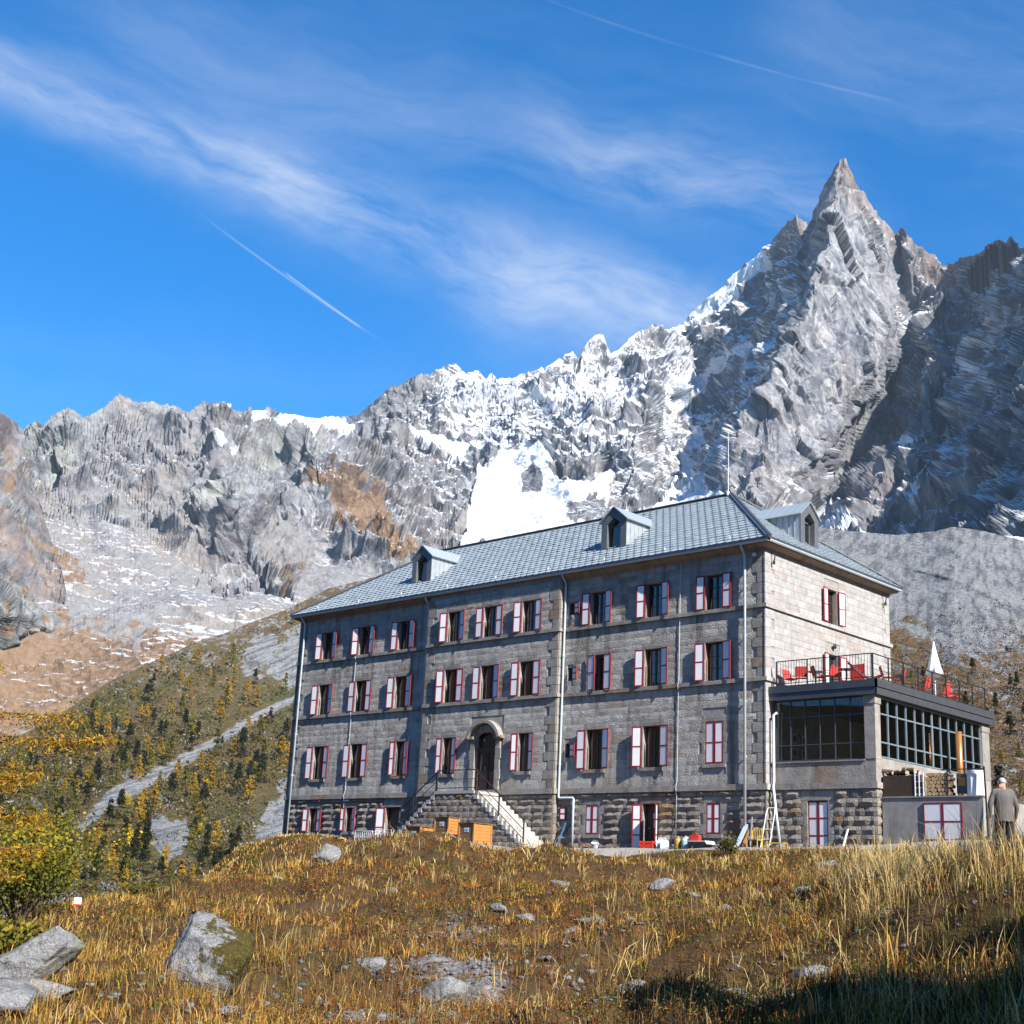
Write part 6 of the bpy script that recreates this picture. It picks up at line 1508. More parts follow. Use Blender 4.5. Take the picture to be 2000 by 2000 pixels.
SMALL = [(1168,1735,'pale flat stone high on the bank below the door'),(1095,1731,'pale stone beside the gravel strip'),(1255,1735,'light stone below the red crate'),(1287,1745,'pale wedge stone under the gas bottles'),(1415,1805,'light stone in the middle of the shaded bank'),(1560,1810,'pale upright stone near the bank centre'),(1700,1850,'grey rock at the edge of the right-hand shade'),(1885,1990,'grey rock at the bottom right edge'),(1130,1830,'dark rock in the hollow of the bank'),(1160,1845,'dark rock beside the hollow'),(975,1790,'pale stone at the lower gravel edge'),(760,1750,'pale stone in the brown heath'),(690,1985,'small pale stone at the bottom edge left of centre'),(720,1895,'small stone in the russet grass'),(1030,1800,'stone on the upper gravel edge'),(1240,1905,'dark blocky rock above the tall grass'),(1500,1962,'pale stone in the lower scree'),(1590,1945,'pale stone at the right end of the scree'),(1350,1780,'stone beneath the dry brush'),(1620,1690,'long flat slab at the edge of the walk'),(540,1742,'small stone on the left shoulder of the bank'),(1085,1968,'stone on the lower scree left side'),(1440,1935,'grey stone above the lower scree')]
for i, (px, py, lb) in enumerate(SMALL):
    d = float(np.interp(py, [1680, 1730, 1800, 1900, 2000], [44, 41, 31, 22, 17])); s = random.uniform(.28, .5)*(1.3 if 'rock' in lb else 1)*(1 if py > 1760 else 1.5)
    boulder(px, py, d, s*1.5, s, s*.75, 40+i, lb, .3, 0, random.uniform(-.3, .3), sub=3)
# loose gravel
def gravel():
    bm = bmesh.new(); bmesh.ops.create_icosphere(bm, subdivisions=1, radius=1.0); B = np.array([v.co[:] for v in bm.verts]); T = np.array([[v.index for v in f.verts] for f in bm.faces]); bm.free()
    n = 4200; r2 = np.random.default_rng(9)
    spots = [(-.6, 17.6, 2.2, 1.8, .40), (2.4, 18.2, 2.2, 1.5, .28), (-.6, 23, 1.8, 1.6, .14), (1.6, 27.5, 1.6, 2.0, .10), (-1.2, 31, 1.4, 2.0, .08)]
    k = r2.choice(len(spots), n, p=np.array([s[4] for s in spots])/sum(s[4] for s in spots)); sp = np.array(spots)[k]
    lat = sp[:, 0]+sp[:, 2]*r2.normal(size=n)*.9; fd = sp[:, 1]+sp[:, 3]*r2.normal(size=n)*.9
    X = EYE[0]+RH[0]*lat+FH[0]*fd; Y = EYE[1]+RH[1]*lat+FH[1]*fd; Z = ground(X, Y)
    s = .018+.05*r2.random(n)**2.2
    ang = r2.uniform(0, 6.28, n); V = B[None]*s[:, None, None]*np.stack([r2.uniform(.8, 1.6, n), r2.uniform(.7, 1.1, n), r2.uniform(.45, .8, n)], 1)[:, None]*(1+.25*r2.normal(size=(n, len(B), 1)))
    c, q = np.cos(ang)[:, None], np.sin(ang)[:, None]; V = np.stack([V[..., 0]*c-V[..., 1]*q+X[:, None], V[..., 0]*q+V[..., 1]*c+Y[:, None], V[..., 2]+Z[:, None]+s[:, None]*.25], -1)
    F = (T[None]+(np.arange(n)*len(B))[:, None, None]).reshape(-1, 3)
    g = r2.uniform(.05, .19, n)[:, None]*np.array([1.0, .98, .95]); col = np.repeat(g[:, None], len(B), 1).reshape(-1, 3)
    o = link('gravel', raw_mesh('gravel', V.reshape(-1, 3), F, M['stonecol'], col)); tag(o, 'loose grey scree on the lower bank', 'gravel', None, 'stuff')
t = NT('loose stone'); t.set(color=t.attr('col', 'Color'), rough=.95, spec=.15); M['stonecol'] = t.m
gravel()
# grass ---------------------------------------------------------------
def palette(x, y, n, r2):
    a = 1.9*fbm(x/4.0, y/4.0, 3); b = 1.9*fbm(x/1.5+9, y/1.5, 3); u = r2.random(n)
    lat = (x-EYE[0])*RH[0]+(y-EYE[1])*RH[1]; fd = (x-EYE[0])*FH[0]+(y-EYE[1])*FH[1]
    gold, straw, rust, green, dark = map(np.array, ((.52, .30, .062), (.58, .42, .17), (.25, .095, .027), (.23, .215, .03), (.060, .035, .015)))
    az = np.degrees(np.arctan2(lat, fd))
    wg = .38+1.1*smooth01((-az-5)/7)+.9*a; ws = .06+.4*b+1.5*smooth01((az-12)/4)*smooth01((fd-17)/5)+.5*smooth01((fd-40)/8); wr = 1.2*np.exp(-((az+1)/8)**2)+.6*b+.45; wn = .55-.8*a+.5*b+.3*smooth01((fd-42)/6); wd = .95-.6*b+.4*smooth01((az-2)/4)*smooth01((30-fd)/6)  # near right: shade put into the colour as more dark blades
    Wt = np.clip(np.stack([wg, ws, wr, wn, wd], 1), .03, None); Wt /= Wt.sum(1, keepdims=True); c = np.cumsum(Wt, 1); k = (u[:, None] > c).sum(1).clip(0, 4)
    C = np.stack([gold, straw, rust, green, dark])[k]*r2.uniform(.7, 1.3, n)[:, None]
    return C, k
def scatter_xy(n, r0, r1, a0, a1, r2, power=1.0):
    # density falls with distance so the cover looks even from the path
    u = r2.random(n); d = r0*(r1/r0)**(u**power); az = r2.uniform(R(a0), R(a1), n)
    return EYE[0]+np.sin(YAW+az)*d, EYE[1]+np.cos(YAW+az)*d, d
def blades(X, Y, Z, H, Wd, C, r2, lean=.70, tipc=1.25):
    n = len(X); th = r2.uniform(0, 2*np.pi, n); ln = r2.normal(size=n)*lean*H; dx, dy = np.cos(th), np.sin(th)
    bend = H[:, None]*0
    fx = r2.uniform(0, 2*np.pi, n); sx, sy = np.cos(fx)*Wd/2, np.sin(fx)*Wd/2
    P = np.zeros((n, 5, 3))
    P[:, 0] = np.stack([X-sx, Y-sy, Z-.03], 1); P[:, 1] = np.stack([X+sx, Y+sy, Z-.03], 1)
    mx, my = X+dx*ln*.35, Y+dy*ln*.35; P[:, 2] = np.stack([mx+sx*.8, my+sy*.8, Z+H*.55], 1); P[:, 3] = np.stack([mx-sx*.8, my-sy*.8, Z+H*.55], 1)
    P[:, 4] = np.stack([X+dx*ln, Y+dy*ln, Z+H*.98-np.abs(ln)*.25], 1)
    b = (np.arange(n)*5)[:, None]; F = np.concatenate([b+np.array([[0, 1, 2]]), b+np.array([[0, 2, 3]]), b+np.array([[3, 2, 4]])], 0)
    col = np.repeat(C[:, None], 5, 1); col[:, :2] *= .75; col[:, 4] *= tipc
    return P.reshape(-1, 3), F, col.reshape(-1, 3)
def grass():
    r2 = np.random.default_rng(21); VV, FF, CC = [], [], []; off = 0
    def push(t):
        nonlocal off
        VV.append(t[0]); FF.append(t[1]+off); CC.append(t[2]); off += len(t[0])
    # tufts
    nt = 27000; tx, ty, td = scatter_xy(nt, 8.5, 84, -25, 25, r2, .92)
    keep = (pathness(tx, ty) < .25+.3*r2.random(nt)) & ~((ty > -1.8) & (tx > -28) & (tx < 12))
    lat = (tx-EYE[0])*RH[0]+(ty-EYE[1])*RH[1]; fd = (tx-EYE[0])*FH[0]+(ty-EYE[1])*FH[1]
    gv = np.zeros(nt)
    for cx, cy, sx, sy in GRAV: gv = np.maximum(gv, np.exp(-((lat-cx)/sx)**2-((fd-cy)/sy)**2))
    keep &= r2.random(nt) > gv*.9*(.7+.9*fbm(tx/1.6, ty/1.6, 3))
    keep &= (fbm(tx/2.2, ty/2.2, 3) > -.42)
    tx, ty, td = tx[keep], ty[keep], td[keep]; ex = r2.uniform(-36, -18, 2600); ey = r2.uniform(-10, -.4, 2600); k2 = (pathness(ex, ey) < .3) & ((ey < -1.6) | (ex < -27)); tx = np.concatenate([tx, ex[k2]]); ty = np.concatenate([ty, ey[k2]]); td = np.concatenate([td, np.hypot(ex[k2]-EYE[0], ey[k2]-EYE[1])]); nt = len(tx)
    nb = 8; rad = .07+.11*r2.random(nt)
    X = np.repeat(tx, nb)+r2.normal(size=nt*nb)*np.repeat(rad, nb); Y = np.repeat(ty, nb)+r2.normal(size=nt*nb)*np.repeat(rad, nb); D = np.repeat(td, nb); n = len(X)
    tc, kind = palette(tx, ty, nt, r2); C = np.repeat(tc, nb, 0)*r2.uniform(.75, 1.25, n)[:, None]; K = np.repeat(kind, nb)
    az = np.degrees(np.arctan2((X-EYE[0])*RH[0]+(Y-EYE[1])*RH[1], (X-EYE[0])*FH[0]+(Y-EYE[1])*FH[1]))
    hs = np.array([.17, .26, .13, .10, .13])[K]*(1+.9*(np.repeat(r2.random(nt), nb) > .86)); H = hs*r2.uniform(.55, 1.45, n)*(1+.35*np.repeat(fbm(tx/3, ty/3, 2), nb)); H *= 1+.45*smooth01((az-11)/4)
    near_house = smooth01((Y+7)/3); H *= 1-.55*near_house
    Wd = np.maximum(.010, D*.00050)*r2.uniform(.7, 1.5, n)
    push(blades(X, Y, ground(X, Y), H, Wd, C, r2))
    # leafy dwarf shrubs: small leaves held just above the ground
    ns = 19000; sx_, sy_, sd = scatter_xy(ns, 9, 62, -24, 24, r2, .9); k = (fbm(sx_/3+4, sy_/3, 3) > -.05) & (pathness(sx_, sy_) < .2) & ~((sy_ > -2) & (sx_ > -33) & (sx_ < 13)); sx_, sy_, sd = sx_[k], sy_[k], sd[k]; ns = len(sx_)
    nl = 18; R_ = (.10+.24*r2.random(ns)**1.5); X = np.repeat(sx_, nl)+r2.normal(size=ns*nl)*np.repeat(R_, nl); Y = np.repeat(sy_, nl)+r2.normal(size=ns*nl)*np.repeat(R_, nl); Z = ground(X, Y)+r2.random(ns*nl)*np.repeat(R_, nl)*1.1
    pal = np.array([(.19, .066, .020), (.10, .042, .016), (.19, .155, .026), (.10, .105, .020), (.36, .215, .04)]); pc = pal[r2.choice(5, ns, p=[.34, .22, .18, .14, .12])]; C = np.repeat(pc, nl, 0)*r2.uniform(.6, 1.5, ns*nl)[:, None]*1.1
    s = np.maximum(.016, np.repeat(sd, nl)*.00095)*r2.uniform(.7, 1.5, ns*nl); a = r2.normal(size=(ns*nl, 3)); a /= np.linalg.norm(a, axis=1)[:, None]; b = np.cross(a, r2.normal(size=(ns*nl, 3))); b /= np.linalg.norm(b, axis=1)[:, None]
    Pc = np.stack([X, Y, Z], 1); V = np.stack([Pc-a*s[:, None], Pc+b*s[:, None]*.55, Pc+a*s[:, None]], 1); F = (np.arange(ns*nl)*3)[:, None]+np.array([[0, 1, 2]])
    push((V.reshape(-1, 3), F, np.repeat(C[:, None], 3, 1).reshape(-1, 3)))
    # dead stems of last summer's herbs
    n = 11000; X, Y, D = scatter_xy(n, 9.5, 58, -23, 23, r2, .9); k = (pathness(X, Y) < .2) & (Y < -3) & (fbm(X/2.5+7, Y/2.5, 3) > -.12); X, Y, D = X[k], Y[k], D[k]; n = len(X)
    C = np.array([(.17, .068, .024), (.10, .05, .022), (.30, .19, .07), (.22, .11, .035)])[r2.choice(4, n, p=[.36, .26, .2, .18])]*r2.uniform(.7, 1.3, n)[:, None]
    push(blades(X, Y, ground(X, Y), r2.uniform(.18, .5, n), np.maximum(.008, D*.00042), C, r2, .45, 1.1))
    # tall stalks with drooping heads
    lst = []
    for (u0, u1, v0, v1, cnt, hh) in ((1560, 2000, 1720, 1860, 200, .75), (1000, 1250, 1880, 1960, 60, .85), (1150, 1500, 1760, 1900, 90, .7), (560, 1000, 1780, 1990, 140, .55), (1900, 2010, 1780, 1900, 70, 1.25), (60, 560, 1790, 1980, 120, .5), (600, 760, 1665, 1700, 60, .5), (1800, 2000, 1700, 1760, 90, .5)):
        px = r2.uniform(u0, u1, cnt); py = r2.uniform(v0, v1, cnt); d = np.interp(py, [1665, 1690, 1730, 1800, 1900, 2000], [52, 44, 40, 31, 22, 17])*np.interp(px, [0, 1500, 2000], [1, 1, .72])
        q = np.array([at(a, b, c) for a, b, c in zip(px, py, d)]); lst.append(np.column_stack([q[:, 0], q[:, 1], d, np.full(cnt, hh)]))
    q = np.concatenate(lst); X, Y, D, hh = q.T; n = len(X); H = hh*r2.uniform(.6, 1.3, n); C = np.array([.36, .24, .10])*r2.uniform(.6, 1.25, n)[:, None]
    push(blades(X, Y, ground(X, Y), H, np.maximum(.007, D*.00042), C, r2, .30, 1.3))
    th = r2.uniform(0, 6.28, n); 
    me = raw_mesh('grass', np.concatenate(VV), np.concatenate(FF), M['blade'], np.concatenate(CC))
    tag(link('grass', me), 'dry golden and russet grass covering the bank', 'grass', None, 'stuff')
grass()

# trees --------------------------------------------------------------------
def leaf_cloud(P, s, r2, col, var=.3, up=.0, asp=.7):
    n = len(P); a = r2.normal(size=(n, 3)); a[:, 2] += up; a /= np.linalg.norm(a, axis=1)[:, None]; b = np.cross(a, r2.normal(size=(n, 3))); b /= np.linalg.norm(b, axis=1)[:, None]
    s = (s*r2.uniform(.6, 1.4, n))[:, None]
    V = np.stack([P-a*s, P+b*s*asp, P+a*s, P-b*s*asp], 1).reshape(-1, 3); F = (np.arange(n)*4)[:, None]+np.array([[0, 1, 2, 3]])
    C = np.repeat((np.asarray(col)*r2.uniform(1-var, 1+var, n)[:, None])[:, None], 4, 1).reshape(-1, 3)
    return V, F, C
def far_tree_mesh(kind, seed):
    """a 10 m tree as seen across a valley: tapered trunk and a ragged crown of leaf clumps"""
    r2 = np.random.default_rng(seed); h = 10.0
    if kind == 'larch': cols, wid, base, n = [(.46, .26, .024), (.36, .19, .02), (.32, .23, .028)], 2.5, .08, 1100
    elif kind == 'greenlarch': cols, wid, base, n = [(.155, .135, .021), (.11, .11, .018), (.21, .16, .022)], 2.6, .06, 1100
    elif kind == 'pine': cols, wid, base, n = [(.030, .036, .014), (.021, .026, .012), (.048, .046, .016)], 2.7, .03, 1200
    else: cols, wid, base, n = [(.56, .38, .014), (.50, .35, .018), (.40, .33, .025)], 3.6, .12, 1000
    V, F, C = [], [], []; off = 0
    k = 5; tr = []
    for i in range(5):
        z = h*.93*i/4; rr = .22*(1-i/4.4)
        for j in range(k): a = 2*np.pi*j/k; tr.append((rr*np.cos(a)+.12*np.sin(z*.6+seed), rr*np.sin(a), z))
    tf = [(i*k+j, i*k+(j+1) % k, (i+1)*k+(j+1) % k, (i+1)*k+j) for i in range(4) for j in range(k)]
    V.append(np.array(tr)); F.append(np.array(tf)); C.append(np.tile([.07, .05, .035], (len(tr), 1))); off = len(tr)
    if kind in ('birch',):
        lob = r2.normal(size=(9, 3)); lob /= np.linalg.norm(lob, axis=1)[:, None]; lob = lob*np.array([wid*.6, wid*.6, h*.27])+np.array([0, 0, h*.58])
        q = lob[r2.integers(0, 9, n)]+r2.normal(size=(n, 3))*np.array([wid*.30, wid*.30, h*.10])
    else:
        nw = 13; wz = base*h+(1-base)*h*np.sort(r2.random(nw))**.9; li = r2.integers(0, nw*3, n); rs_ = np.random.default_rng(seed+5)
        ba = rs_.uniform(0, 6.28, nw*3); bl = rs_.uniform(.65, 1.15, nw*3)
        z0 = wz[li % nw]; f = 1-(z0-base*h)/((1-base)*h); L_ = wid*(.16+.84*f**.85)*bl[li]*(1 if kind != 'pine' else 1.0); t = r2.random(n)**.6
        q = np.stack([np.cos(ba[li])*L_*t, np.sin(ba[li])*L_*t, z0-.22*L_*t], 1)+r2.normal(size=(n, 3))*np.array([.22, .22, .26])
    a = leaf_cloud(q, .27 if kind != 'birch' else .32, r2, cols[0]); cc = np.array(cols)[r2.integers(0, 3, n)]; a = (a[0], a[1], np.repeat(cc*r2.uniform(.7, 1.3, n)[:, None], 4, 0))
    V.append(a[0]); F.append(a[1]+off); C.append(a[2])
    return raw_mesh(kind, np.concatenate(V), np.concatenate(F), M['leaf'], np.concatenate(C))
FT = {k: [far_tree_mesh(k, 100+17*i+j*7) for i in range(4)] for j, k in enumerate(('larch', 'greenlarch', 'pine', 'birch'))}
LBL = {'larch': ('golden_larch', 'golden larch'), 'greenlarch': ('green_larch', 'yellow green larch'), 'pine': ('pine_tree', 'dark green pine'), 'birch': ('birch_tree', 'bright yellow birch')}
def left_place(px, py):
    t = pl(LEFT_TOP, px); b = pl([(-300,1840),(0,1840),(300,1840),(620,1800),(900,1750)], px); v = (py-t)/(b-t)
    D = left_D(np.array([px]), np.array([py])); X = (px-1000)/FPX*D; Z = (1722-py)/FPX*D; D = D+left_disp(np.array([px]), np.array([py]), X, Z, np.array([v]))
    return at(px, py, float(D[0]))
r3 = random.Random(12)
def far_tree(kind, p, h, where, group):
    o = link(LBL[kind][0], r3.choice(FT[kind]), None, (p[0], p[1], p[2]-.4), (0, 0, r3.uniform(0, 6.28))); s = h/10; o.scale = (s*r3.uniform(.85, 1.2), s*r3.uniform(.85, 1.2), s)
    tag(o, LBL[kind][1]+' '+where, 'tree', group)
def where_left(px, py):
    g = np.interp(px, [149, 585], [1613, 1358])
    col = 'at the left edge of the slope' if px < 90 else 'on the left part of the slope' if px < 220 else 'on the middle of the slope' if px < 400 else 'on the slope close to the hotel'
    row = 'just below the moraine crest' if py < pl(LEFT_TOP, px)+70 else 'high above the pale gully' if py < g-110 else 'just above the pale gully' if py < g else 'just below the pale gully' if py < g+110 else 'low down near the brink'
    return col+', '+row
cnt = 0
while cnt < 290:
    px = r3.uniform(-20, 585); top = pl(LEFT_TOP, px)
    py = top+20+(1770-top)*r3.random()**.9
    if py > 1745-.02*px: continue
    gd = abs(py-np.interp(px, [149, 585], [1613, 1358]))
    if gd < 14 and px > 140: continue
    if any(a < px < b and c < py < d for a, b, c, d in ((285, 372, 1605, 1690), (490, 570, 1535, 1700), (470, 600, 1225, 1335))): continue
    clump = noise2(np.array([px/55.]), np.array([py/45.+3]))[0]
    if clump < -.22 and r3.random() < .75: continue
    u = r3.random(); low = (py-top)/(1770-top)
    if px < 170: kind = 'greenlarch' if u < .5 else 'pine' if u < .8 else 'larch'
    elif py < 1420: kind = 'larch' if u < .62 else 'greenlarch' if u < .85 else 'pine'
    else: kind = 'larch' if u < .30 else 'greenlarch' if u < .52 else 'birch' if u < .57 else 'pine'
    D = float(left_D(np.array([px]), np.array([py]))[0])
    hp = r3.uniform(24, 50)*(.85+.6*low) if kind != 'birch' else r3.uniform(18, 30)
    if kind == 'larch' and py < 1420: hp *= .8
    far_tree(kind, left_place(px, py), hp*D/FPX, where_left(px, py), 'trees on the far slope'); cnt += 1
far_tree('birch', left_place(262, 1672), 52*float(left_D(np.array([262.]), np.array([1672.]))[0])/FPX, 'beside the pale rock slab, largest of the yellow birches', 'trees on the far slope')
for o in list(COL.objects)[-1:]: o.scale = (o.scale[2]*1.5, o.scale[2]*1.5, o.scale[2])
def mor_place(px, py):
    D = float(mor_D(np.array([px]), np.array([py]))[0]); return at(px, py, D), D
for k in range(46):
    px = r3.uniform(1745, 2010); py = r3.uniform(1270, 1600)
    if px < 1770 and py > 1300: continue
    u = r3.random(); low = (py-1270)/330
    kind = 'pine' if u < .25+.5*low else 'larch' if u < .55+.3*low else 'greenlarch'
    p, D = mor_place(px, py); far_tree(kind, p, r3.uniform(26, 40)*(.6+1.5*low*(kind == 'pine')+.3*low)*D/FPX, ('high on' if py < 1380 else 'half way up' if py < 1490 else 'low on')+' the rough slope behind the annex, '+('left of the parasol' if px < 1815 else 'right of the parasol' if px < 1900 else 'near the right edge'), 'trees behind the annex')
# low scrub that clothes the slopes: nobody could count it
def scrub(name, label, n, place, cols, size, seed, dens=None):
    r2 = np.random.default_rng(seed); P, S, Cx = [], [], []
    for p, D in place(n, r2):
        P.append(p); S.append(size*D/FPX*r2.uniform(.5, 1.4)); Cx.append(cols[r2.integers(0, len(cols))])
    P, S, Cx = np.array(P), np.array(S), np.array(Cx); m = 16; n = len(P)
    q = np.repeat(P, m, 0)+r2.normal(size=(n*m, 3))*np.repeat(S, m)[:, None]*np.array([.65, .65, .38])+np.repeat(S, m)[:, None]*np.array([0, 0, .25])
    V, F, C = leaf_cloud(q, .20, r2, (1, 1, 1)); V = np.repeat(q, 4, 0)+(V-np.repeat(q, 4, 0))*np.repeat(np.repeat(S, m), 4)[:, None]; C = C*np.repeat(np.repeat(Cx, m, 0), 4, 0)
    tag(link(name, raw_mesh(name, V, F, M['leaf'], C)), label, 'scrub', None, 'stuff')
def pl_left(n, r2):
    out = []
    px = r2.uniform(-60, 600, n); py = pl(LEFT_TOP, px)+10+(1780-pl(LEFT_TOP, px))*r2.random(n)**.85
    g = np.array(GULLY, float); t = pl(LEFT_TOP, px); b = pl([(-300,1840),(0,1840),(300,1840),(620,1800),(900,1750)], px); v = (py-t)/(b-t)
    D = left_D(px, py); X = (px-1000)/FPX*D; Z = (1722-py)/FPX*D; D = D+left_disp(px, py, X, Z, v)
    gy = np.interp(px, g[::-1, 0], g[::-1, 1]); hw = pl([(150,9),(220,24),(280,26),(380,15),(585,11)], px)
    for i in range(n):
        if px[i] > 150 and abs(py[i]-gy[i]) < hw[i]: continue
        if any(a < px[i] < bb and c < py[i] < d and r2.random() < .9 for a, bb, c, d in ((285, 370, 1600, 1685), (495, 565, 1530, 1690), (470, 600, 1240, 1335))): continue
        if py[i] < 1400 and px[i] > 250 and r2.random() < .45: continue
        out.append((at(px[i], py[i], float(D[i])), float(D[i])))
    return out
scrub('heath_scrub', 'brown and olive dwarf scrub across the far slope', 7600, pl_left, [(.072, .062, .022), (.045, .045, .017), (.100, .075, .026), (.125, .085, .028), (.12, .058, .024), (.085, .088, .026), (.20, .14, .036), (.30, .29, .27), (.20, .18, .04), (.28, .22, .045), (.16, .16, .038), (.10, .095, .028)], 10.0, 31)
def pl_mor(n, r2):
    out = []; px = r2.uniform(1560, 2060, n); py = 1180+420*r2.random(n)**.8
    for x, y in zip(px, py):
        if y < 1300 and r2.random() < (1300-y)/120: continue
        D = float(mor_D(np.array([x]), np.array([y]))[0]); out.append((at(x, y, D), D))
    return out
scrub('moraine_scrub', 'russet dwarf scrub on the slope behind the annex', 4600, pl_mor, [(.060, .039, .016), (.095, .050, .018), (.042, .035, .014), (.12, .07, .024), (.078, .033, .014), (.054, .05, .018), (.22, .22, .215), (.17, .17, .165), (.28, .275, .265)], 7.0, 33)

# near larch reaching in from the left, and the bush below it
def big_larch(px, dist, h, label, seed, reach, cols, needle=1.0, group=None, nb=70, z0=.12, name='larch_tree', dens=60, arms=()):
    r2 = np.random.default_rng(seed); p = at(px, 1900, dist); g = gz(p[0], p[1])
    t = tag(empty(name, (p[0], p[1], g-.1)), label, 'tree', group)
    m = MB(); m.tube([(0, 0, 0), (.08, .03, h*.3), (.02, .1, h*.6), (.05, .05, h*.85), (.05, .05, h)], [h*.018, h*.014, h*.010, h*.005, .01], 8); m.build('trunk', M['bark'], t, True)
    N = []; br = MB()
    for k in range(nb):
        z = h*(z0+(.97-z0)*(k+.5)/nb); f = 1-z/h; L_ = reach*(.12+.88*min(1, f*1.35))*r2.uniform(.6, 1.1); a = k*2.4+r2.normal()*.3
        d = np.array([math.cos(a), math.sin(a), 0]); pts = [np.array([.04, .05, z])+d*L_*s+np.array([0, 0, -.18*L_*s+.16*L_*s*s]) for s in (0, .35, .7, 1.0)]
        br.tube(pts, [.035*f+.012, .022*f+.008, .012, .004], 5, cap=False)
        nn = max(8, int(L_*dens)); s = r2.random(nn)**.75; c = np.array([np.interp(s, (0, .35, .7, 1), [q[i] for q in pts]) for i in range(3)]).T
        N.append(c+r2.normal(size=(nn, 3))*np.array([.10, .10, .07])*(.5+L_*.22)-np.array([0, 0, .05]))
    for z, L_, tw in arms:
        d = RH*math.cos(tw)+FH*math.sin(tw); pts = [np.array([.04, .05, z])+d*L_*s+np.array([0, 0, -.10*L_*s+.10*L_*s*s]) for s in (0, .35, .7, 1.0)]
        br.tube(pts, [.035, .022, .012, .004], 5, cap=False); nn = int(L_*dens*1.3); s = r2.random(nn)**.6; c = np.array([np.interp(s, (0, .35, .7, 1), [q[i] for q in pts]) for i in range(3)]).T
        N.append(c+r2.normal(size=(nn, 3))*np.array([.09, .09, .05])-np.array([0, 0, .03])-np.array([0, 0, 1.])*(r2.random(nn)**3*.22)[:, None])
    br.build('branches', M['bark'], t)
    N = np.concatenate(N); V, F, C = leaf_cloud(N, .050*needle, r2, (1, 1, 1), asp=.22); cc = np.array(cols)[r2.integers(0, len(cols), len(N))]; C = C*np.repeat(cc, 4, 0)
    o = link('crown', raw_mesh('crown', V, F, M['leaf'], C), t); return t
big_larch(-205, 25, 7.0, 'golden larch whose branch tips reach in at the left edge', 3, 1.7, [(.42, .22, .02), (.34, .165, .018), (.44, .29, .03), (.20, .13, .022)], .9, nb=60, z0=.1, dens=330, arms=((3.60, 2.95, .0), (4.0, 2.2, .25), (2.9, 1.95, -.2), (2.3, 2.0, .1), (1.75, 2.05, .0)))
def bush(px, py, dist, w, h, n, cols, label, seed, name='bush'):
    r2 = np.random.default_rng(seed); p = at(px, py, dist); g = gz(p[0], p[1]); t = tag(empty(name, (p[0], p[1], g-.1)), label, 'bush')
    st = MB(); tips = []
    for k in range(14):
        a = 2*math.pi*k/14+r2.normal()*.3; rr = w*.5*r2.uniform(.3, .95); e = np.array([math.cos(a)*rr, math.sin(a)*rr, h*r2.uniform(.45, .95)]); tips.append(e); st.tube([(0, 0, 0), e*.5+np.array([0, 0, h*.12]), e], [.035, .02, .006], 5)
    st.build('stems', M['bark'], t)
    tips = np.array(tips); ce = np.concatenate([tips, tips*.7+np.array([0, 0, h*.1])]); q = ce[r2.integers(0, len(ce), n)]+r2.normal(size=(n, 3))*np.array([w*.13, w*.13, h*.12]); q[:, 2] = np.abs(q[:, 2])
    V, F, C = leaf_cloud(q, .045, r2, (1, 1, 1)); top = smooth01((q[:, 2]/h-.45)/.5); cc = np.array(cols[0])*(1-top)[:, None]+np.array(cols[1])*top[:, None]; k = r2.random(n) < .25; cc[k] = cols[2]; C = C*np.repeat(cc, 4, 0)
    link('foliage', raw_mesh('foliage', V, F, M['leaf'], C), t)
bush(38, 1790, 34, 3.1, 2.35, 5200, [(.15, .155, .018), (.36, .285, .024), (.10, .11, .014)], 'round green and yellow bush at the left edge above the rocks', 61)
bush(10, 1870, 24, 1.0, .6, 700, [(.13, .13, .02), (.24, .20, .024), (.09, .085, .012)], 'small yellow green bush by the long pale slab', 62)
bush(285, 1742, 38, 1.3, .8, 700, [(.10, .09, .018), (.15, .13, .02), (.07, .065, .012)], 'olive shrub on the brink right of the sign', 63)
bush(1420, 1660, 51, .8, .75, 420, [(.10, .10, .018), (.18, .155, .024), (.06, .06, .012)], 'green weed clump against the basement wall', 64)
# spruces standing to the right of the path, out of the picture: their shade falls across the lower bank
for k, (f, rgt, hh) in enumerate(((5.0, 9.6, 11.0), (7.6, 8.3, 9.0), (2.0, 11.0, 12.0), (5.6, 6.6, 8.5), (3.4, 8.0, 11.0), (9.3, 10.8, 8.0), (13.0, 14.6, 13.0), (16.0, 17.0, 12.5))):
    r2 = np.random.default_rng(80+k); q = EYE+FH*f+RH*rgt; px_, py_, w_ = 0, 0, 0
    g = gz(q[0], q[1]); t = tag(empty('spruce_tree', (q[0], q[1], g-.2)), 'tall dark spruce to the right of the viewpoint', 'tree', 'spruces beside the path')
    m = MB(); m.tube([(0, 0, 0), (0, 0, hh*.5), (0, 0, hh)], [.24, .15, .02], 8); m.build('trunk', M['bark'], t)
    n = 5200 if f < 12 else 2600; z = hh*(.06+.92*r2.random(n)**1.25); f_ = 1-z/hh; L_ = (.25+2.9*f_**.9)*r2.random(n)**.5; a = r2.uniform(0, 6.28, n)
    N = np.stack([np.cos(a)*L_, np.sin(a)*L_, z-.25*L_], 1); V, F, C = leaf_cloud(N, .20, r2, (.045, .055, .022)); link('crown', raw_mesh('crown', V, F, M['leaf'], C), t)
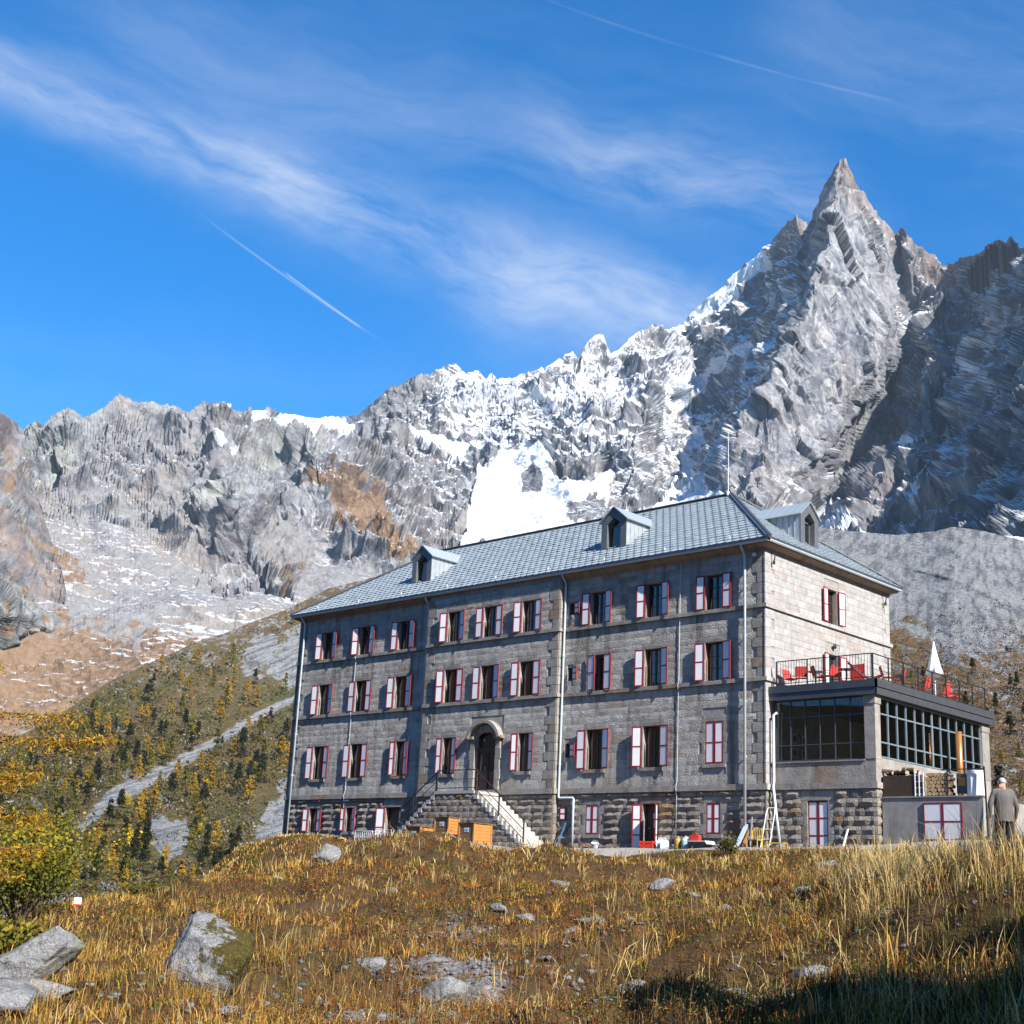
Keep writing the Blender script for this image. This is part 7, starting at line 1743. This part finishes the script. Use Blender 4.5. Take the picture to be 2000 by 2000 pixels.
# ------------------------------------------------------------------ walker seen from behind
def person():
    p = at(1963, 1640, 31.0); g = gz(p[0], p[1])
    J = {'pel': (0, 0, .98), 'wai': (0, .0, 1.12), 'che': (0, .02, 1.36), 'nec': (0, .01, 1.50), 'hea': (0, -.02, 1.60), 'top': (0, -.01, 1.72),
         'shl': (-.18, .01, 1.43), 'ell': (-.27, .03, 1.16), 'wrl': (-.25, -.08, .92), 'hal': (-.245, -.11, .84), 'shr': (.18, .01, 1.43), 'elr': (.28, .05, 1.17), 'wrr': (.27, -.02, .92), 'har': (.265, -.05, .84),
         'hpl': (-.10, 0, .93), 'knl': (-.11, -.05, .50), 'anl': (-.12, .04, .10), 'tol': (-.13, -.12, .04), 'hpr': (.10, 0, .93), 'knr': (.11, -.10, .51), 'anr': (.12, -.08, .10), 'tor': (.13, -.24, .04)}
    rad = {'pel': (.155, .115), 'wai': (.160, .115), 'che': (.175, .12), 'nec': (.062, .062), 'hea': (.080, .095), 'top': (.070, .085), 'shl': (.085, .085), 'ell': (.058, .058), 'wrl': (.042, .042), 'hal': (.040, .026), 'shr': (.085, .085), 'elr': (.058, .058), 'wrr': (.042, .042), 'har': (.040, .026),
           'hpl': (.10, .11), 'knl': (.068, .072), 'anl': (.052, .055), 'tol': (.045, .038), 'hpr': (.10, .11), 'knr': (.068, .072), 'anr': (.052, .055), 'tor': (.045, .038)}
    E = [('pel','wai'),('wai','che'),('che','nec'),('nec','hea'),('hea','top'),('che','shl'),('shl','ell'),('ell','wrl'),('wrl','hal'),('che','shr'),('shr','elr'),('elr','wrr'),('wrr','har'),('pel','hpl'),('hpl','knl'),('knl','anl'),('anl','tol'),('pel','hpr'),('hpr','knr'),('knr','anr'),('anr','tor')]
    V = [J[k] for k in J]; ix = {k: i for i, k in enumerate(J)}; Ed = [(ix[a], ix[b]) for a, b in E]
    # five fingers on each hand
    for side, sg in (('l', -1), ('r', 1)):
        hx, hy, hz = J['ha'+side]
        for f, (dx, dy, ln) in enumerate(((-.012, -.030, .055), (-.004, -.012, .085), (0, .006, .092), (0, .022, .085), (0, .036, .068))):
            a = len(V); V.append((hx+sg*dx*2, hy+dy, hz-.03)); V.append((hx+sg*dx, hy+dy-.012, hz-.03-ln*.6)); V.append((hx-sg*.012, hy+dy-.02, hz-.03-ln)); Ed += [(ix['ha'+side], a), (a, a+1), (a+1, a+2)]
            for q in range(3): rad[a+q] = (.0095, .0095)
    me = bpy.data.meshes.new('skeleton'); me.from_pydata(V, Ed, []); o = bpy.data.objects.new('skeleton', me); COL.objects.link(o)
    sk = o.modifiers.new('skin', 'SKIN'); keys = list(J)
    for i, sv in enumerate(me.skin_vertices[0].data):
        sv.radius = rad[keys[i]] if i < len(keys) else rad[i]; sv.use_root = (i == 0)
    sk.use_smooth_shade = True; ss = o.modifiers.new('sub', 'SUBSURF'); ss.levels = 2; ss.render_levels = 2
    dg = bpy.context.evaluated_depsgraph_get(); dg.update(); bme = bpy.data.meshes.new_from_object(o.evaluated_get(dg)); bpy.data.objects.remove(o)
    root = tag(empty('person', (p[0], p[1], g), YAW*-1+R(172)), 'white haired walker in a grey jacket and dark trousers, seen from behind', 'person')
    bme.materials.clear()
    for k in ('skin', 'coat', 'trouser', 'shoe'): bme.materials.append(M[k])
    for f in bme.polygons:
        c = f.center; z = c.z
        f.use_smooth = True
        f.material_index = 3 if z < .11 else 2 if (z < .90 and abs(c.x) < .215) else 1 if (z < 1.50 and z > .90) else 0
    link('body', bme, root)
    m = MB(); prof = [(.185, .84), (.19, .95), (.185, 1.10), (.195, 1.25), (.205, 1.36), (.17, 1.45), (.085, 1.50)]; n = 20; Vv = []
    for r_, z in prof:
        for k in range(n): a = 2*math.pi*k/n; Vv.append((r_*1.05*math.cos(a)*(1+.02*math.sin(5*a+z*9)), r_*.78*math.sin(a)+.01, z))
    m.add(Vv, [(i*n+k, i*n+(k+1) % n, (i+1)*n+(k+1) % n, (i+1)*n+k) for i in range(len(prof)-1) for k in range(n)]); m.build('jacket', M['coat'], root, True)
    # hair cap over the back and top of the head, ears and nose
    bm = bmesh.new(); bmesh.ops.create_uvsphere(bm, u_segments=18, v_segments=12, radius=1.0)
    bmesh.ops.delete(bm, geom=[v for v in bm.verts if v.co.z < -.35 or (v.co.y < -.55 and v.co.z < .45)], context='VERTS')
    for v in bm.verts: v.co = Vector((v.co.x*.080, v.co.y*.094-.008, v.co.z*.088+1.662+.004*math.sin(v.co.x*30+v.co.y*40)))
    hm = bpy.data.meshes.new('hair'); bm.to_mesh(hm); bm.free(); hm.materials.append(M['hair']); [setattr(f, 'use_smooth', True) for f in hm.polygons]; link('hair', hm, root)
    fm = MB(); fm.add([(-.015, -.10, 1.62), (.015, -.10, 1.62), (0, -.10, 1.67), (0, -.128, 1.625)], [(0, 1, 3), (1, 2, 3), (2, 0, 3)]); fm.build('nose', M['skin'], root)
    for s in (-1, 1):
        q = MB(); q.lathe((0, 0, 0), [(.006, -.03), (.020, -.02), (.024, .01), (.010, .03)], 8); e = q.build('ear', M['skin'], root, True, (s*.088, .0, 1.64)); e.scale = (.5, 1, 1)
        q = MB(); q.lathe((s*.032, -.098, 1.655), [(.002, -.006), (.010, 0), (.002, .006)], 8); q.build('eye', M['anthrail'], root)
    q = MB(); q.box((-.025, -.104, 1.580), (.025, -.092, 1.588)); q.build('mouth', M['redcloth'], root)
person()
# forested mountainside behind the viewpoint, unseen; crest shaped for sky fill and window reflections
def rear_slope():
    nr, nc = 40, 150; az = np.linspace(R(33), R(326), nc); t = np.linspace(0, 1, nr)[:, None]
    d = 90+700*t; el = np.interp(np.degrees(az), [33, 50, 75, 110, 142, 180, 225, 250, 262, 276, 300, 326], [15, 20, 22, 21, 21, 20, 13.5, 9.4, 9.6, 11.5, 11, 7])[None]
    x = EYE[0]+np.sin(YAW+az)[None]*d; y = EYE[1]+np.cos(YAW+az)[None]*d
    z = EYE[2]-6+d*np.tan(np.radians(el))*t**.8+(6+8*(np.cos(az)[None] < -.2))*fbm(x/90, y/90, 4)*t
    C = np.ones(x.shape+(3,))*np.array([.035, .037, .016]); C = lerp3(ramp01(fbm(x/40, y/40, 4), -.1, .3), C, (.07, .048, .02))
    tag(link('rear_mountainside', grid_mesh('rear_mountainside', np.stack([x, y, z], -1).reshape(-1, 3), nr, nc, M['slope'], None, True, C)), 'unseen wooded mountainside behind the viewpoint', None, None, 'structure')
rear_slope()
# ------------------------------------------------------------------ mountain air
def haze():
    mb = MB(); cx, cy = EYE[0]+FH[0]*1500, EYE[1]+FH[1]*1500
    mb.box((cx-9800, cy-9800, -150), (cx+9800, cy+9800, 1760)); o = mb.build('haze', [])
    m = bpy.data.materials.new('mountain air'); m.use_nodes = True; nt = m.node_tree; nt.nodes.clear()
    out = nt.nodes.new('ShaderNodeOutputMaterial'); v = nt.nodes.new('ShaderNodeVolumePrincipled'); v.inputs['Color'].default_value = (.60, .78, 1.0, 1); v.inputs['Density'].default_value = HAZE; v.inputs['Anisotropy'].default_value = .0
    nt.links.new(v.outputs[0], out.inputs['Volume']); o.data.materials.append(m); tag(o, 'thin blue mountain haze', None, None, 'stuff')
HAZE = 2.4e-5
haze()
